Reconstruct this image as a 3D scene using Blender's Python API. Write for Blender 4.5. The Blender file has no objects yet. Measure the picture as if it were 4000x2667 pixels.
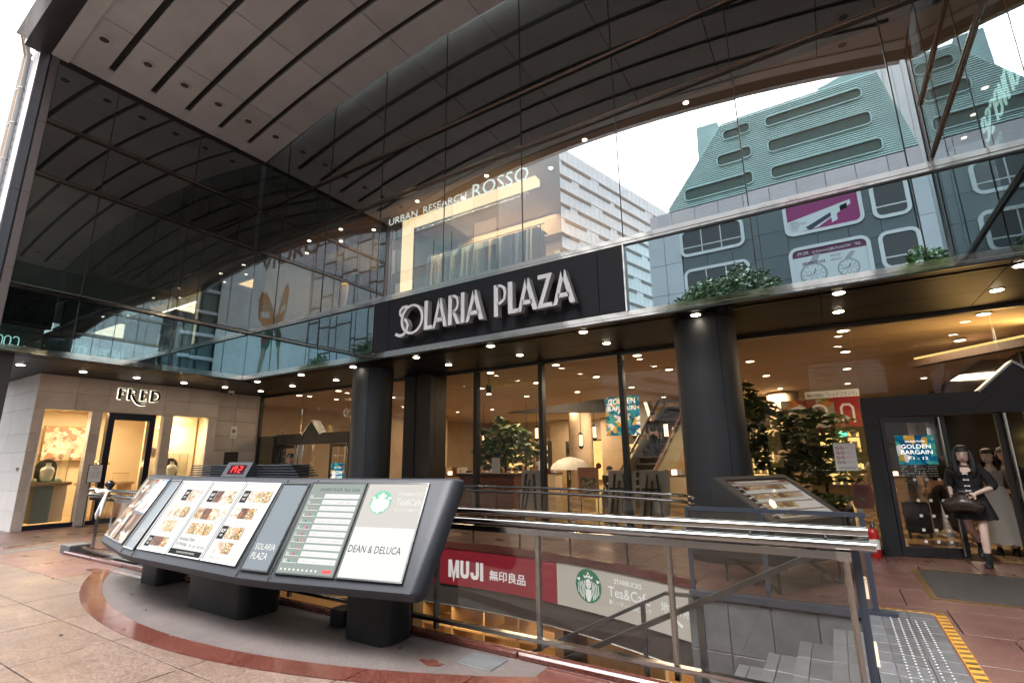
import bpy, bmesh, math, random
from mathutils import Vector, Matrix
random.seed(7)
sc = bpy.context.scene
D = bpy.data
COL = sc.collection
# ------------------------------------------------------------------ camera, sky, sun, exposure
cam_d = D.cameras.new('camera'); cam = D.objects.new('camera', cam_d); COL.objects.link(cam); sc.camera = cam
cam_d.sensor_width = 36.0; cam_d.lens = 17.64; cam_d.clip_start = 0.05; cam_d.clip_end = 2000
Rm = [[0.846272, -0.130051, -0.516633], [0.53261, 0.184215, 0.82607], [-0.01226, -0.974244, 0.225162]]
cam.matrix_world = Matrix(((Rm[0][0], -Rm[0][1], -Rm[0][2], 0), (Rm[1][0], -Rm[1][1], -Rm[1][2], 0),
                           (Rm[2][0], -Rm[2][1], -Rm[2][2], 1.5), (0, 0, 0, 1)))
w = D.worlds.new('World'); sc.world = w; w.use_nodes = True
nt = w.node_tree; nt.nodes.clear()
sky = nt.nodes.new('ShaderNodeTexSky'); sky.sky_type = 'NISHITA'; sky.sun_disc = False
sky.sun_elevation = math.radians(68); sky.sun_rotation = math.radians(195)
sky.air_density = 1.0; sky.dust_density = 6.0; sky.ozone_density = 1.0
hs = nt.nodes.new('ShaderNodeHueSaturation'); hs.inputs['Saturation'].default_value = 0.22
bg = nt.nodes.new('ShaderNodeBackground'); bg.inputs['Strength'].default_value = 0.15
wo = nt.nodes.new('ShaderNodeOutputWorld')
nt.links.new(sky.outputs[0], hs.inputs['Color']); nt.links.new(hs.outputs[0], bg.inputs[0]); nt.links.new(bg.outputs[0], wo.inputs[0])
sun_d = D.lights.new('sun', 'SUN'); sun_d.energy = 0.5; sun_d.angle = math.radians(50); sun_d.color = (1.0, 0.97, 0.93)
sun = D.objects.new('sun', sun_d); COL.objects.link(sun)
_e, _a = math.radians(68), math.radians(195)
_sd = Vector((math.cos(_e) * math.sin(_a), math.cos(_e) * math.cos(_a), math.sin(_e)))
sun.rotation_euler = _sd.to_track_quat('Z', 'Y').to_euler()
vs = sc.view_settings; vs.view_transform = 'Standard'; vs.look = 'None'; vs.gamma = 1.0; vs.use_curve_mapping = False
EX = 2.9
vs.exposure = EX
LS = 2 ** (2.1 - EX)      # lamp outputs below were set for exposure 2.1
sc.render.engine = 'CYCLES'
cy = sc.cycles; cy.use_denoising = True; cy.max_bounces = 8; cy.transparent_max_bounces = 14; cy.glossy_bounces = 5
cy.diffuse_bounces = 4; cy.transmission_bounces = 4; cy.caustics_reflective = False; cy.caustics_refractive = False
cy.sample_clamp_indirect = 4.0; cy.blur_glossy = 0.5

# ------------------------------------------------------------------ materials
MAT = {}
def _new(name):
    m = D.materials.new(name); m.use_nodes = True; n = m.node_tree
    for x in list(n.nodes): n.nodes.remove(x)
    out = n.nodes.new('ShaderNodeOutputMaterial'); MAT[name] = m
    return m, n, out
def mat(name, col, rough=0.5, metal=0.0, var=0.0, scale=6.0, bump=0.0, bscale=60.0, spec=0.5, rvar=0.0, col2=None, speck=None, coat=0.0, stretch=None, alpha=None, sheen=0):
    m, n, out = _new(name); N = n.nodes.new; L = n.links.new
    p = N('ShaderNodeBsdfPrincipled'); L(p.outputs[0], out.inputs[0])
    p.inputs['Base Color'].default_value = (*col, 1); p.inputs['Roughness'].default_value = rough
    p.inputs['Metallic'].default_value = metal; p.inputs['Specular IOR Level'].default_value = spec
    if coat: p.inputs['Coat Weight'].default_value = coat; p.inputs['Coat Roughness'].default_value = 0.08
    tc = N('ShaderNodeTexCoord'); vec = tc.outputs['Object']
    geo = N('ShaderNodeNewGeometry'); vec = geo.outputs['Position']
    if stretch:
        mp = N('ShaderNodeMapping'); mp.inputs['Scale'].default_value = stretch; L(vec, mp.inputs[0]); vec = mp.outputs[0]
    cur = None
    if var or col2:
        nz = N('ShaderNodeTexNoise'); nz.inputs['Scale'].default_value = scale; nz.inputs['Detail'].default_value = 6; nz.inputs['Roughness'].default_value = 0.65
        L(vec, nz.inputs['Vector'])
        r = N('ShaderNodeValToRGB'); L(nz.outputs[0], r.inputs[0])
        r.color_ramp.elements[0].position = 0.3; r.color_ramp.elements[1].position = 0.7
        c0 = [max(0, c * (1 - var)) for c in col]; c1 = col2 if col2 else [min(1, c * (1 + var)) for c in col]
        r.color_ramp.elements[0].color = (*c0, 1); r.color_ramp.elements[1].color = (*c1, 1); cur = r.outputs[0]
        oi = N('ShaderNodeObjectInfo'); mr = N('ShaderNodeMapRange'); mr.inputs['To Min'].default_value = 1 - var * 0.8; mr.inputs['To Max'].default_value = 1 + var * 0.8
        L(oi.outputs['Random'], mr.inputs[0])
        mx = N('ShaderNodeMix'); mx.data_type = 'RGBA'; mx.blend_type = 'MULTIPLY'; mx.inputs[0].default_value = 1.0
        L(cur, mx.inputs[6]); L(mr.outputs[0], mx.inputs[7]); cur = mx.outputs[2]
    if speck:
        sscale, samt, scol = speck
        vo = N('ShaderNodeTexVoronoi'); vo.inputs['Scale'].default_value = sscale; L(vec, vo.inputs['Vector'])
        sep = N('ShaderNodeSeparateColor'); L(vo.outputs['Color'], sep.inputs[0])
        gt = N('ShaderNodeMath'); gt.operation = 'LESS_THAN'; gt.inputs[1].default_value = samt; L(sep.outputs[0], gt.inputs[0])
        mu = N('ShaderNodeMath'); mu.operation = 'MULTIPLY'; mu.inputs[1].default_value = 0.75; L(gt.outputs[0], mu.inputs[0])
        mx = N('ShaderNodeMix'); mx.data_type = 'RGBA'; L(mu.outputs[0], mx.inputs[0])
        if cur is not None: L(cur, mx.inputs[6])
        else: mx.inputs[6].default_value = (*col, 1)
        mx.inputs[7].default_value = (*scol, 1); cur = mx.outputs[2]
        # second grain: lighter crystals
        gt2 = N('ShaderNodeMath'); gt2.operation = 'GREATER_THAN'; gt2.inputs[1].default_value = 1 - samt * 0.8; L(sep.outputs[1], gt2.inputs[0])
        mu2 = N('ShaderNodeMath'); mu2.operation = 'MULTIPLY'; mu2.inputs[1].default_value = 0.5; L(gt2.outputs[0], mu2.inputs[0])
        mx2 = N('ShaderNodeMix'); mx2.data_type = 'RGBA'; L(mu2.outputs[0], mx2.inputs[0]); L(cur, mx2.inputs[6])
        mx2.inputs[7].default_value = (*[min(1, c * 1.7 + 0.03) for c in col], 1); cur = mx2.outputs[2]
    if cur is not None: L(cur, p.inputs['Base Color'])
    if rvar:
        nz2 = N('ShaderNodeTexNoise'); nz2.inputs['Scale'].default_value = 1.3; nz2.inputs['Detail'].default_value = 4; L(geo.outputs['Position'], nz2.inputs['Vector'])
        mr2 = N('ShaderNodeMapRange'); mr2.inputs['From Min'].default_value = 0.35; mr2.inputs['From Max'].default_value = 0.65
        mr2.inputs['To Min'].default_value = max(0.03, rough - rvar); mr2.inputs['To Max'].default_value = min(1, rough + rvar); L(nz2.outputs[0], mr2.inputs[0]); L(mr2.outputs[0], p.inputs['Roughness'])
    if bump:
        nb = N('ShaderNodeTexNoise'); nb.inputs['Scale'].default_value = bscale; nb.inputs['Detail'].default_value = 4; L(vec, nb.inputs['Vector'])
        b = N('ShaderNodeBump'); b.inputs['Strength'].default_value = bump; b.inputs['Distance'].default_value = 0.01; L(nb.outputs[0], b.inputs['Height']); L(b.outputs[0], p.inputs['Normal'])
    return m
def emis(name, col, strength):
    m, n, out = _new(name); e = n.nodes.new('ShaderNodeEmission'); e.inputs[0].default_value = (*col, 1); e.inputs[1].default_value = strength * LS
    n.links.new(e.outputs[0], out.inputs[0]); return m
def glass(name, tint, refl, rcol=(1, 1, 1), rough=0.0, ior=1.5):
    m, n, out = _new(name); N = n.nodes.new; L = n.links.new
    t = N('ShaderNodeBsdfTransparent'); t.inputs[0].default_value = (*tint, 1)
    g = N('ShaderNodeBsdfGlossy'); g.inputs['Color'].default_value = (*rcol, 1); g.inputs['Roughness'].default_value = rough
    fr = N('ShaderNodeFresnel'); fr.inputs[0].default_value = ior
    a = N('ShaderNodeMath'); a.operation = 'ADD'; a.use_clamp = True; a.inputs[1].default_value = refl; L(fr.outputs[0], a.inputs[0])
    ge = N('ShaderNodeNewGeometry'); bf = N('ShaderNodeMath'); bf.operation = 'MULTIPLY_ADD'; bf.inputs[1].default_value = -0.85; bf.inputs[2].default_value = 1.0
    L(ge.outputs['Backfacing'], bf.inputs[0])
    mu = N('ShaderNodeMath'); mu.operation = 'MULTIPLY'; L(a.outputs[0], mu.inputs[0]); L(bf.outputs[0], mu.inputs[1])
    mx = N('ShaderNodeMixShader'); L(mu.outputs[0], mx.inputs[0]); L(t.outputs[0], mx.inputs[1]); L(g.outputs[0], mx.inputs[2]); L(mx.outputs[0], out.inputs[0])
    return m
def printmat(name, cols, scale=14.0, rough=0.4, em=0.0, detail=2.0):
    """flat print: patches of the given colours (food photographs, paintings)"""
    m, n, out = _new(name); N = n.nodes.new; L = n.links.new
    p = N('ShaderNodeBsdfPrincipled'); p.inputs['Roughness'].default_value = rough; p.inputs['Specular IOR Level'].default_value = 0.08; L(p.outputs[0], out.inputs[0])
    geo = N('ShaderNodeNewGeometry'); nz = N('ShaderNodeTexNoise'); nz.inputs['Scale'].default_value = scale; nz.inputs['Detail'].default_value = detail; L(geo.outputs['Position'], nz.inputs['Vector'])
    vo = N('ShaderNodeTexVoronoi'); vo.inputs['Scale'].default_value = scale * 1.4
    mxv = N('ShaderNodeMix'); mxv.data_type = 'VECTOR'; mxv.inputs[0].default_value = 0.12; L(geo.outputs['Position'], mxv.inputs[4]); L(nz.outputs['Color'], mxv.inputs[5]); L(mxv.outputs[1], vo.inputs['Vector'])
    sep = N('ShaderNodeSeparateColor'); L(vo.outputs['Color'], sep.inputs[0])
    r = N('ShaderNodeValToRGB'); r.color_ramp.interpolation = 'CONSTANT'; L(sep.outputs[0], r.inputs[0])
    while len(r.color_ramp.elements) < len(cols): r.color_ramp.elements.new(0.5)
    for i, c in enumerate(cols):
        r.color_ramp.elements[i].position = i / len(cols); r.color_ramp.elements[i].color = (*c, 1)
    mx = N('ShaderNodeMix'); mx.data_type = 'RGBA'; mx.blend_type = 'MULTIPLY'; mx.inputs[0].default_value = 0.6
    L(r.outputs[0], mx.inputs[6]); mr = N('ShaderNodeMapRange'); mr.inputs['From Min'].default_value = 0.3; mr.inputs['From Max'].default_value = 0.65; mr.inputs['To Min'].default_value = 0.35; mr.inputs['To Max'].default_value = 1.25; L(nz.outputs[0], mr.inputs[0]); L(mr.outputs[0], mx.inputs[7])
    L(mx.outputs[2], p.inputs['Base Color'])
    if em: L(mx.outputs[2], p.inputs['Emission Color']); p.inputs['Emission Strength'].default_value = em * LS
    return m

mat('granite_tan', (0.098, 0.066, 0.051), 0.42, var=0.16, scale=2.2, speck=(75, 0.30, (0.042, 0.025, 0.017)), rvar=0.12, bump=0.12, bscale=220)
mat('granite_pink', (0.098, 0.046, 0.039), 0.38, var=0.15, scale=1.6, speck=(110, 0.25, (0.05, 0.02, 0.016)), rvar=0.13, bump=0.1, bscale=160)
mat('granite_rose', (0.105, 0.06, 0.054), 0.5, var=0.25, scale=3.0, speck=(130, 0.25, (0.05, 0.027, 0.023)), rvar=0.15, bump=0.2, bscale=200)
mat('granite_wash', (0.048, 0.040, 0.039), 0.6, var=0.2, scale=1.5, col2=(0.072, 0.056, 0.053), speck=(110, 0.2, (0.035, 0.027, 0.025)), rvar=0.1, bump=0.25, bscale=180)
mat('granite_red', (0.062, 0.019, 0.014), 0.16, var=0.18, scale=3.0, speck=(110, 0.25, (0.03, 0.008, 0.006)), rvar=0.07)
mat('joint', (0.02, 0.016, 0.015), 0.8)
mat('slate', (0.068, 0.071, 0.077), 0.45, var=0.25, scale=5, bump=0.35, bscale=22, rvar=0.12, stretch=(1, 1.6, 1))
mat('slate_light', (0.078, 0.081, 0.088), 0.42, var=0.2, scale=5, bump=0.35, bscale=26, rvar=0.12)
mat('steel', (0.33, 0.315, 0.30), 0.2, metal=1.0, bump=0.03, bscale=12)
mat('chrome', (0.36, 0.35, 0.34), 0.10, metal=1.0)
mat('rail_chrome', (0.25, 0.243, 0.235), 0.13, metal=1.0)
mat('trim_steel', (0.66, 0.62, 0.57), 0.06, metal=1.0, bump=0.12, bscale=3.0)
mat('dark_trim', (0.035, 0.033, 0.032), 0.35, metal=0.6)
mat('kiosk_grey', (0.018, 0.0205, 0.026), 0.5, spec=0.25, metal=0.0, var=0.12, scale=20, bump=0.05, bscale=300)
mat('kiosk_panel', (0.075, 0.088, 0.098), 0.3, spec=0.2)
mat('pedestal', (0.008, 0.008, 0.009), 0.5, spec=0.2, var=0.3, scale=4)
mat('column_dark', (0.017, 0.018, 0.021), 0.5, metal=0.2, var=0.15, scale=3, bump=0.05, bscale=400)
mat('pier_brown', (0.030, 0.024, 0.020), 0.45)
mat('soffit', (0.007, 0.006, 0.0055), 0.45, spec=0.25, var=0.15, scale=2)
mat('soffit_joint', (0.008, 0.007, 0.006), 0.8)
mat('vault', (0.60, 0.60, 0.605), 0.75, var=0.10, scale=0.9, bump=0.08, bscale=90)
mat('vault_slot', (0.012, 0.011, 0.010), 0.6)
mat('slot_metal', (0.16, 0.13, 0.11), 0.3, metal=0.9)
mat('lamp_ring', (0.66, 0.62, 0.60), 0.6)
mat('lamp_hole', (0.10, 0.075, 0.06), 0.5)
mat('fascia', (0.05, 0.045, 0.045), 0.35, metal=0.5)
mat('silver', (0.62, 0.63, 0.66), 0.22, metal=1.0)
mat('clad_blue', (0.30, 0.33, 0.38), 0.22, metal=0.9)
mat('clad_brown', (0.16, 0.135, 0.13), 0.35, metal=0.4)
mat('sign_black', (0.011, 0.011, 0.014), 0.5, spec=0.2, var=0.1, scale=30)
mat('letter_white', (0.62, 0.62, 0.64), 0.35)
mat('letter_side', (0.46, 0.44, 0.42), 0.4)
mat('stone', (0.54, 0.465, 0.40), 0.6, var=0.10, scale=3, bump=0.08, bscale=80)
mat('stone_pale', (0.55, 0.53, 0.51), 0.6, var=0.07, scale=3)
mat('navy', (0.006, 0.008, 0.022), 0.3)
mat('cream', (0.72, 0.60, 0.42), 0.7, var=0.05, scale=2)
mat('cream_ceiling', (0.75, 0.66, 0.52), 0.7)
mat('wood_pale', (0.45, 0.30, 0.16), 0.5, var=0.2, scale=4, stretch=(1, 6, 6))
mat('wood_red', (0.17, 0.055, 0.025), 0.35, var=0.25, scale=3, stretch=(1, 1, 8))
mat('wood_dark', (0.06, 0.035, 0.022), 0.45)
mat('teal_weave', (0.22, 0.28, 0.27), 0.7, var=0.3, scale=40, stretch=(1, 1, 5), bump=0.4, bscale=70)
mat('white_cloth', (0.80, 0.78, 0.74), 0.8)
mat('white_paper', (0.78, 0.78, 0.76), 0.6)
mat('grey_board', (0.42, 0.39, 0.36), 0.7)
mat('black', (0.010, 0.010, 0.010), 0.5)
mat('black_gloss', (0.008, 0.008, 0.009), 0.12)
mat('ink', (0.02, 0.02, 0.022), 0.8, spec=0.05)
mat('ink_grey', (0.20, 0.20, 0.205), 0.8, spec=0.05)
mat('print_black', (0.008, 0.008, 0.009), 0.8, spec=0.05)
mat('ink_brown', (0.10, 0.06, 0.05), 0.6)
mat('bronze_plate', (0.10, 0.085, 0.075), 0.35, metal=0.7)
mat('muji_red', (0.17, 0.004, 0.013), 0.5)
mat('band_grey', (0.33, 0.31, 0.28), 0.55)
mat('logo_green', (0.005, 0.115, 0.055), 0.5)
mat('lime', (0.45, 0.75, 0.05), 0.6)
mat('red_paint', (0.40, 0.012, 0.012), 0.35)
mat('red_plate', (0.33, 0.008, 0.012), 0.4)
mat('yellow_tape', (0.42, 0.20, 0.02), 0.5, var=0.12, scale=12)
mat('black_tape', (0.03, 0.025, 0.02), 0.6, var=0.5, scale=40, col2=(0.14, 0.08, 0.02))
mat('mat_rubber', (0.045, 0.04, 0.037), 0.75, var=0.2, scale=12, bump=0.9, bscale=130, stretch=(1, 3, 1))
mat('brass', (0.45, 0.33, 0.16), 0.3, metal=1.0)
mat('steel_blue', (0.032, 0.040, 0.058), 0.4, metal=0.4)
mat('rail_black', (0.028, 0.027, 0.028), 0.4, metal=0.3)
mat('plastic_bag', (0.75, 0.75, 0.76), 0.35, sheen=1)
mat('hall_ceiling', (0.62, 0.50, 0.39), 0.7)
mat('hall_stone', (0.48, 0.37, 0.26), 0.5, var=0.12, scale=1.5, bump=0.05, bscale=30)
mat('tile_tan', (0.42, 0.27, 0.14), 0.14, var=0.15, scale=3)
mat('tile_brown', (0.06, 0.042, 0.03), 0.12, var=0.2, scale=3)
mat('hall_dark', (0.035, 0.026, 0.020), 0.5)
mat('steel_dull', (0.45, 0.45, 0.43), 0.3, metal=0.8)
mat('escalator_skin', (0.42, 0.42, 0.38), 0.3, metal=0.5)
mat('copper_pipe', (0.48, 0.31, 0.16), 0.45)
mat('pipe_grey', (0.50, 0.50, 0.50), 0.45)
mat('brick_pale', (0.42, 0.38, 0.36), 0.6, var=0.1, scale=3)
mat('skin', (0.74, 0.53, 0.44), 0.5)
mat('skin_man', (0.40, 0.22, 0.15), 0.5)
mat('hair', (0.012, 0.010, 0.010), 0.38, bump=0.4, bscale=90, stretch=(6, 6, 0.6))
mat('hair_brown', (0.035, 0.018, 0.012), 0.4, bump=0.4, bscale=90, stretch=(6, 6, 0.6))
mat('cloth_black', (0.014, 0.013, 0.015), 0.85, bump=0.3, bscale=40)
mat('cloth_dark', (0.03, 0.028, 0.028), 0.85, bump=0.3, bscale=30)
mat('cloth_grey', (0.10, 0.12, 0.145), 0.85, bump=0.3, bscale=30)
mat('cloth_beige', (0.36, 0.31, 0.26), 0.85, bump=0.3, bscale=30)
mat('cloth_white', (0.62, 0.60, 0.56), 0.8, bump=0.3, bscale=30)
mat('cloth_maroon', (0.10, 0.018, 0.02), 0.8, bump=0.3, bscale=30)
mat('leather', (0.040, 0.024, 0.019), 0.28, var=0.2, scale=10, bump=0.3, bscale=25)
mat('lips', (0.34, 0.09, 0.08), 0.4)
mat('umbrella_white', (0.70, 0.68, 0.64), 0.5)
mat('pink_poster', (0.62, 0.33, 0.24), 0.6)
mat('leaf', (0.09, 0.16, 0.055), 0.5, var=0.5, scale=3, col2=(0.17, 0.27, 0.09))
mat('leaf_inner', (0.07, 0.12, 0.035), 0.5, var=0.5, scale=4, col2=(0.14, 0.19, 0.05))
mat('bark', (0.06, 0.045, 0.035), 0.9, var=0.3, scale=8, bump=0.6, bscale=20)
mat('green_clad', (0.39, 0.62, 0.605), 0.35, var=0.12, scale=0.8, metal=0.2)
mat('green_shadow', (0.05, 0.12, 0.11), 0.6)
mat('panel_light', (0.52, 0.54, 0.57), 0.5, var=0.06, scale=0.5)
mat('panel_grey', (0.105, 0.125, 0.135), 0.5, var=0.06, scale=0.5)
mat('white_frame', (0.66, 0.67, 0.68), 0.45)
mat('recess', (0.36, 0.31, 0.28), 0.7)
mat('pane_dark', (0.03, 0.03, 0.032), 0.08)
mat('blind', (0.34, 0.32, 0.28), 0.7)
mat('louver_white', (0.78, 0.79, 0.80), 0.5, var=0.07, scale=0.6)
mat('louver_brown', (0.20, 0.165, 0.14), 0.6)
mat('wall_white', (0.78, 0.79, 0.80), 0.6, var=0.05, scale=0.3)
mat('grid_brown', (0.12, 0.075, 0.055), 0.6)
mat('grid_pane', (0.60, 0.64, 0.70), 0.3)
mat('glass_teal', (0.10, 0.15, 0.155), 0.12)
mat('asphalt', (0.05, 0.05, 0.052), 0.6, var=0.2, scale=4, bump=0.3, bscale=90)
mat('far_pavement', (0.22, 0.19, 0.17), 0.6, var=0.15, scale=3)
mat('magenta', (0.27, 0.015, 0.13), 0.5)
mat('plum', (0.13, 0.015, 0.06), 0.5)
mat('shirt_rack_a', (0.10, 0.13, 0.15), 0.9); mat('shirt_rack_b', (0.55, 0.46, 0.34), 0.9); mat('shirt_rack_c', (0.04, 0.05, 0.06), 0.9); mat('shirt_rack_d', (0.30, 0.33, 0.30), 0.9)
mat('room_brown', (0.36, 0.23, 0.14), 0.6)
mat('room_grey', (0.17, 0.175, 0.16), 0.6, var=0.1, scale=1)
mat('spandrel', (0.03, 0.031, 0.031), 0.6)
mat('spandrel_grey', (0.30, 0.32, 0.295), 0.6, var=0.08, scale=1)
mat('trim_dim', (0.30, 0.255, 0.22), 0.12, metal=1.0)
mat('stud_steel', (0.26, 0.26, 0.26), 0.3, metal=1.0)
mat('spandrel_teal', (0.012, 0.018, 0.020), 0.6)
mat('butterfly_a', (0.45, 0.22, 0.10), 0.6); mat('butterfly_b', (0.06, 0.14, 0.06), 0.6); mat('butterfly_c', (0.30, 0.03, 0.06), 0.6); mat('butterfly_d', (0.10, 0.12, 0.30), 0.6)
mat('watch_face', (0.62, 0.65, 0.66), 0.4); mat('watch_ring', (0.30, 0.31, 0.32), 0.4, metal=0.3)
mat('balloon', (0.008, 0.008, 0.009), 0.1)
printmat('food_a', [(0.042, 0.008, 0.004), (0.231, 0.042, 0.021), (0.315, 0.260, 0.176), (0.050, 0.105, 0.017), (0.252, 0.126, 0.034), (0.336, 0.328, 0.302)], 45, em=0.16)
printmat('food_b', [(0.021, 0.013, 0.008), (0.147, 0.055, 0.021), (0.260, 0.151, 0.050), (0.336, 0.294, 0.210), (0.084, 0.034, 0.013), (0.042, 0.084, 0.021)], 45, em=0.16)
printmat('food_c', [(0.315, 0.311, 0.294), (0.277, 0.084, 0.050), (0.336, 0.231, 0.176), (0.063, 0.118, 0.034), (0.344, 0.336, 0.328), (0.168, 0.042, 0.025)], 45, em=0.16)
printmat('food_dark', [(0.008, 0.006, 0.005), (0.042, 0.017, 0.008), (0.147, 0.067, 0.029), (0.017, 0.013, 0.011), (0.092, 0.025, 0.013)], 45, em=0.16)
printmat('ad_brown', [(0.05, 0.03, 0.018), (0.09, 0.055, 0.035), (0.16, 0.10, 0.06), (0.05, 0.028, 0.018), (0.30, 0.26, 0.2)], 7, em=0.10)
printmat('ad_blue', [(0.78, 0.78, 0.78), (0.45, 0.13, 0.10), (0.12, 0.28, 0.62), (0.80, 0.78, 0.75), (0.62, 0.48, 0.42)], 10, em=0.10)
printmat('bargain', [(0.005, 0.09, 0.20), (0.01, 0.20, 0.30), (0.07, 0.36, 0.30), (0.62, 0.36, 0.06), (0.005, 0.14, 0.26), (0.75, 0.72, 0.70), (0.02, 0.24, 0.33)], 7, em=0.10)
printmat('painting', [(0.75, 0.60, 0.45), (0.70, 0.52, 0.40), (0.66, 0.62, 0.55), (0.48, 0.26, 0.19), (0.72, 0.55, 0.42), (0.36, 0.22, 0.16)], 7)
printmat('pattern_pop', [(0.50, 0.42, 0.32), (0.25, 0.22, 0.2), (0.60, 0.5, 0.4), (0.20, 0.25, 0.18)], 14)
printmat('food_big', [(0.45, 0.40, 0.34), (0.10, 0.22, 0.04), (0.50, 0.22, 0.06), (0.62, 0.58, 0.50), (0.22, 0.08, 0.04), (0.30, 0.05, 0.03)], 4.5)
mat('sunset', (0.75, 0.45, 0.10), 0.5, var=0.2, scale=1.2, col2=(0.25, 0.33, 0.40))
emis('panel_lit', (1.0, 0.995, 0.97), 0.235)
emis('panel_lit_warm', (1.0, 0.96, 0.88), 0.185)
emis('guide_lit', (0.30, 0.34, 0.31), 0.32)
emis('lamp_warm', (1.0, 0.80, 0.55), 3.5)
emis('lamp_soft', (1.0, 0.72, 0.42), 0.8)
emis('lamp_spot', (1.0, 0.86, 0.66), 6.0)
emis('strip_warm', (1.0, 0.74, 0.42), 0.62)
emis('strip_gold', (1.0, 0.66, 0.22), 0.35)
emis('sign_glow', (1.0, 0.93, 0.70), 0.6)
emis('neon', (0.62, 0.95, 0.88), 1.1)
emis('neon_white', (0.92, 1.0, 0.95), 0.5)
emis('led_red', (1.0, 0.03, 0.02), 1.6)
mat('clock_dark', (0.02, 0.001, 0.004), 0.8, spec=0.05)
mat('misty', (0.17, 0.18, 0.20), 0.7)
emis('exit_green', (0.1, 0.9, 0.45), 0.7)
emis('atm_white', (0.95, 1.0, 1.0), 0.3)
emis('white_lit', (1.0, 0.98, 0.92), 0.3)
glass('glass_vision', (0.80, 0.82, 0.80), 0.34, (0.92, 0.98, 1.0), ior=1.5)
glass('glass_dark', (0.55, 0.58, 0.57), 0.17, (0.95, 1.0, 1.0), ior=1.45)
glass('glass_wing', (0.55, 0.58, 0.57), 0.20, (0.95, 1.0, 1.0), ior=1.5)
glass('glass_teal_pane', (0.45, 0.52, 0.53), 0.40, (0.74, 0.93, 0.97), ior=1.5)
glass('glass_shop', (0.93, 0.91, 0.87), 0.0, (1, 1, 1), ior=1.38)
glass('glass_rail', (0.90, 0.90, 0.87), 0.025, (1, 1, 1), ior=1.4)
glass('glass_clear', (0.95, 0.95, 0.93), 0.01, (1, 1, 1), ior=1.3)
glass('glass_frost', (0.40, 0.44, 0.40), 0.05, (0.8, 0.9, 0.85), rough=0.3)

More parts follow.
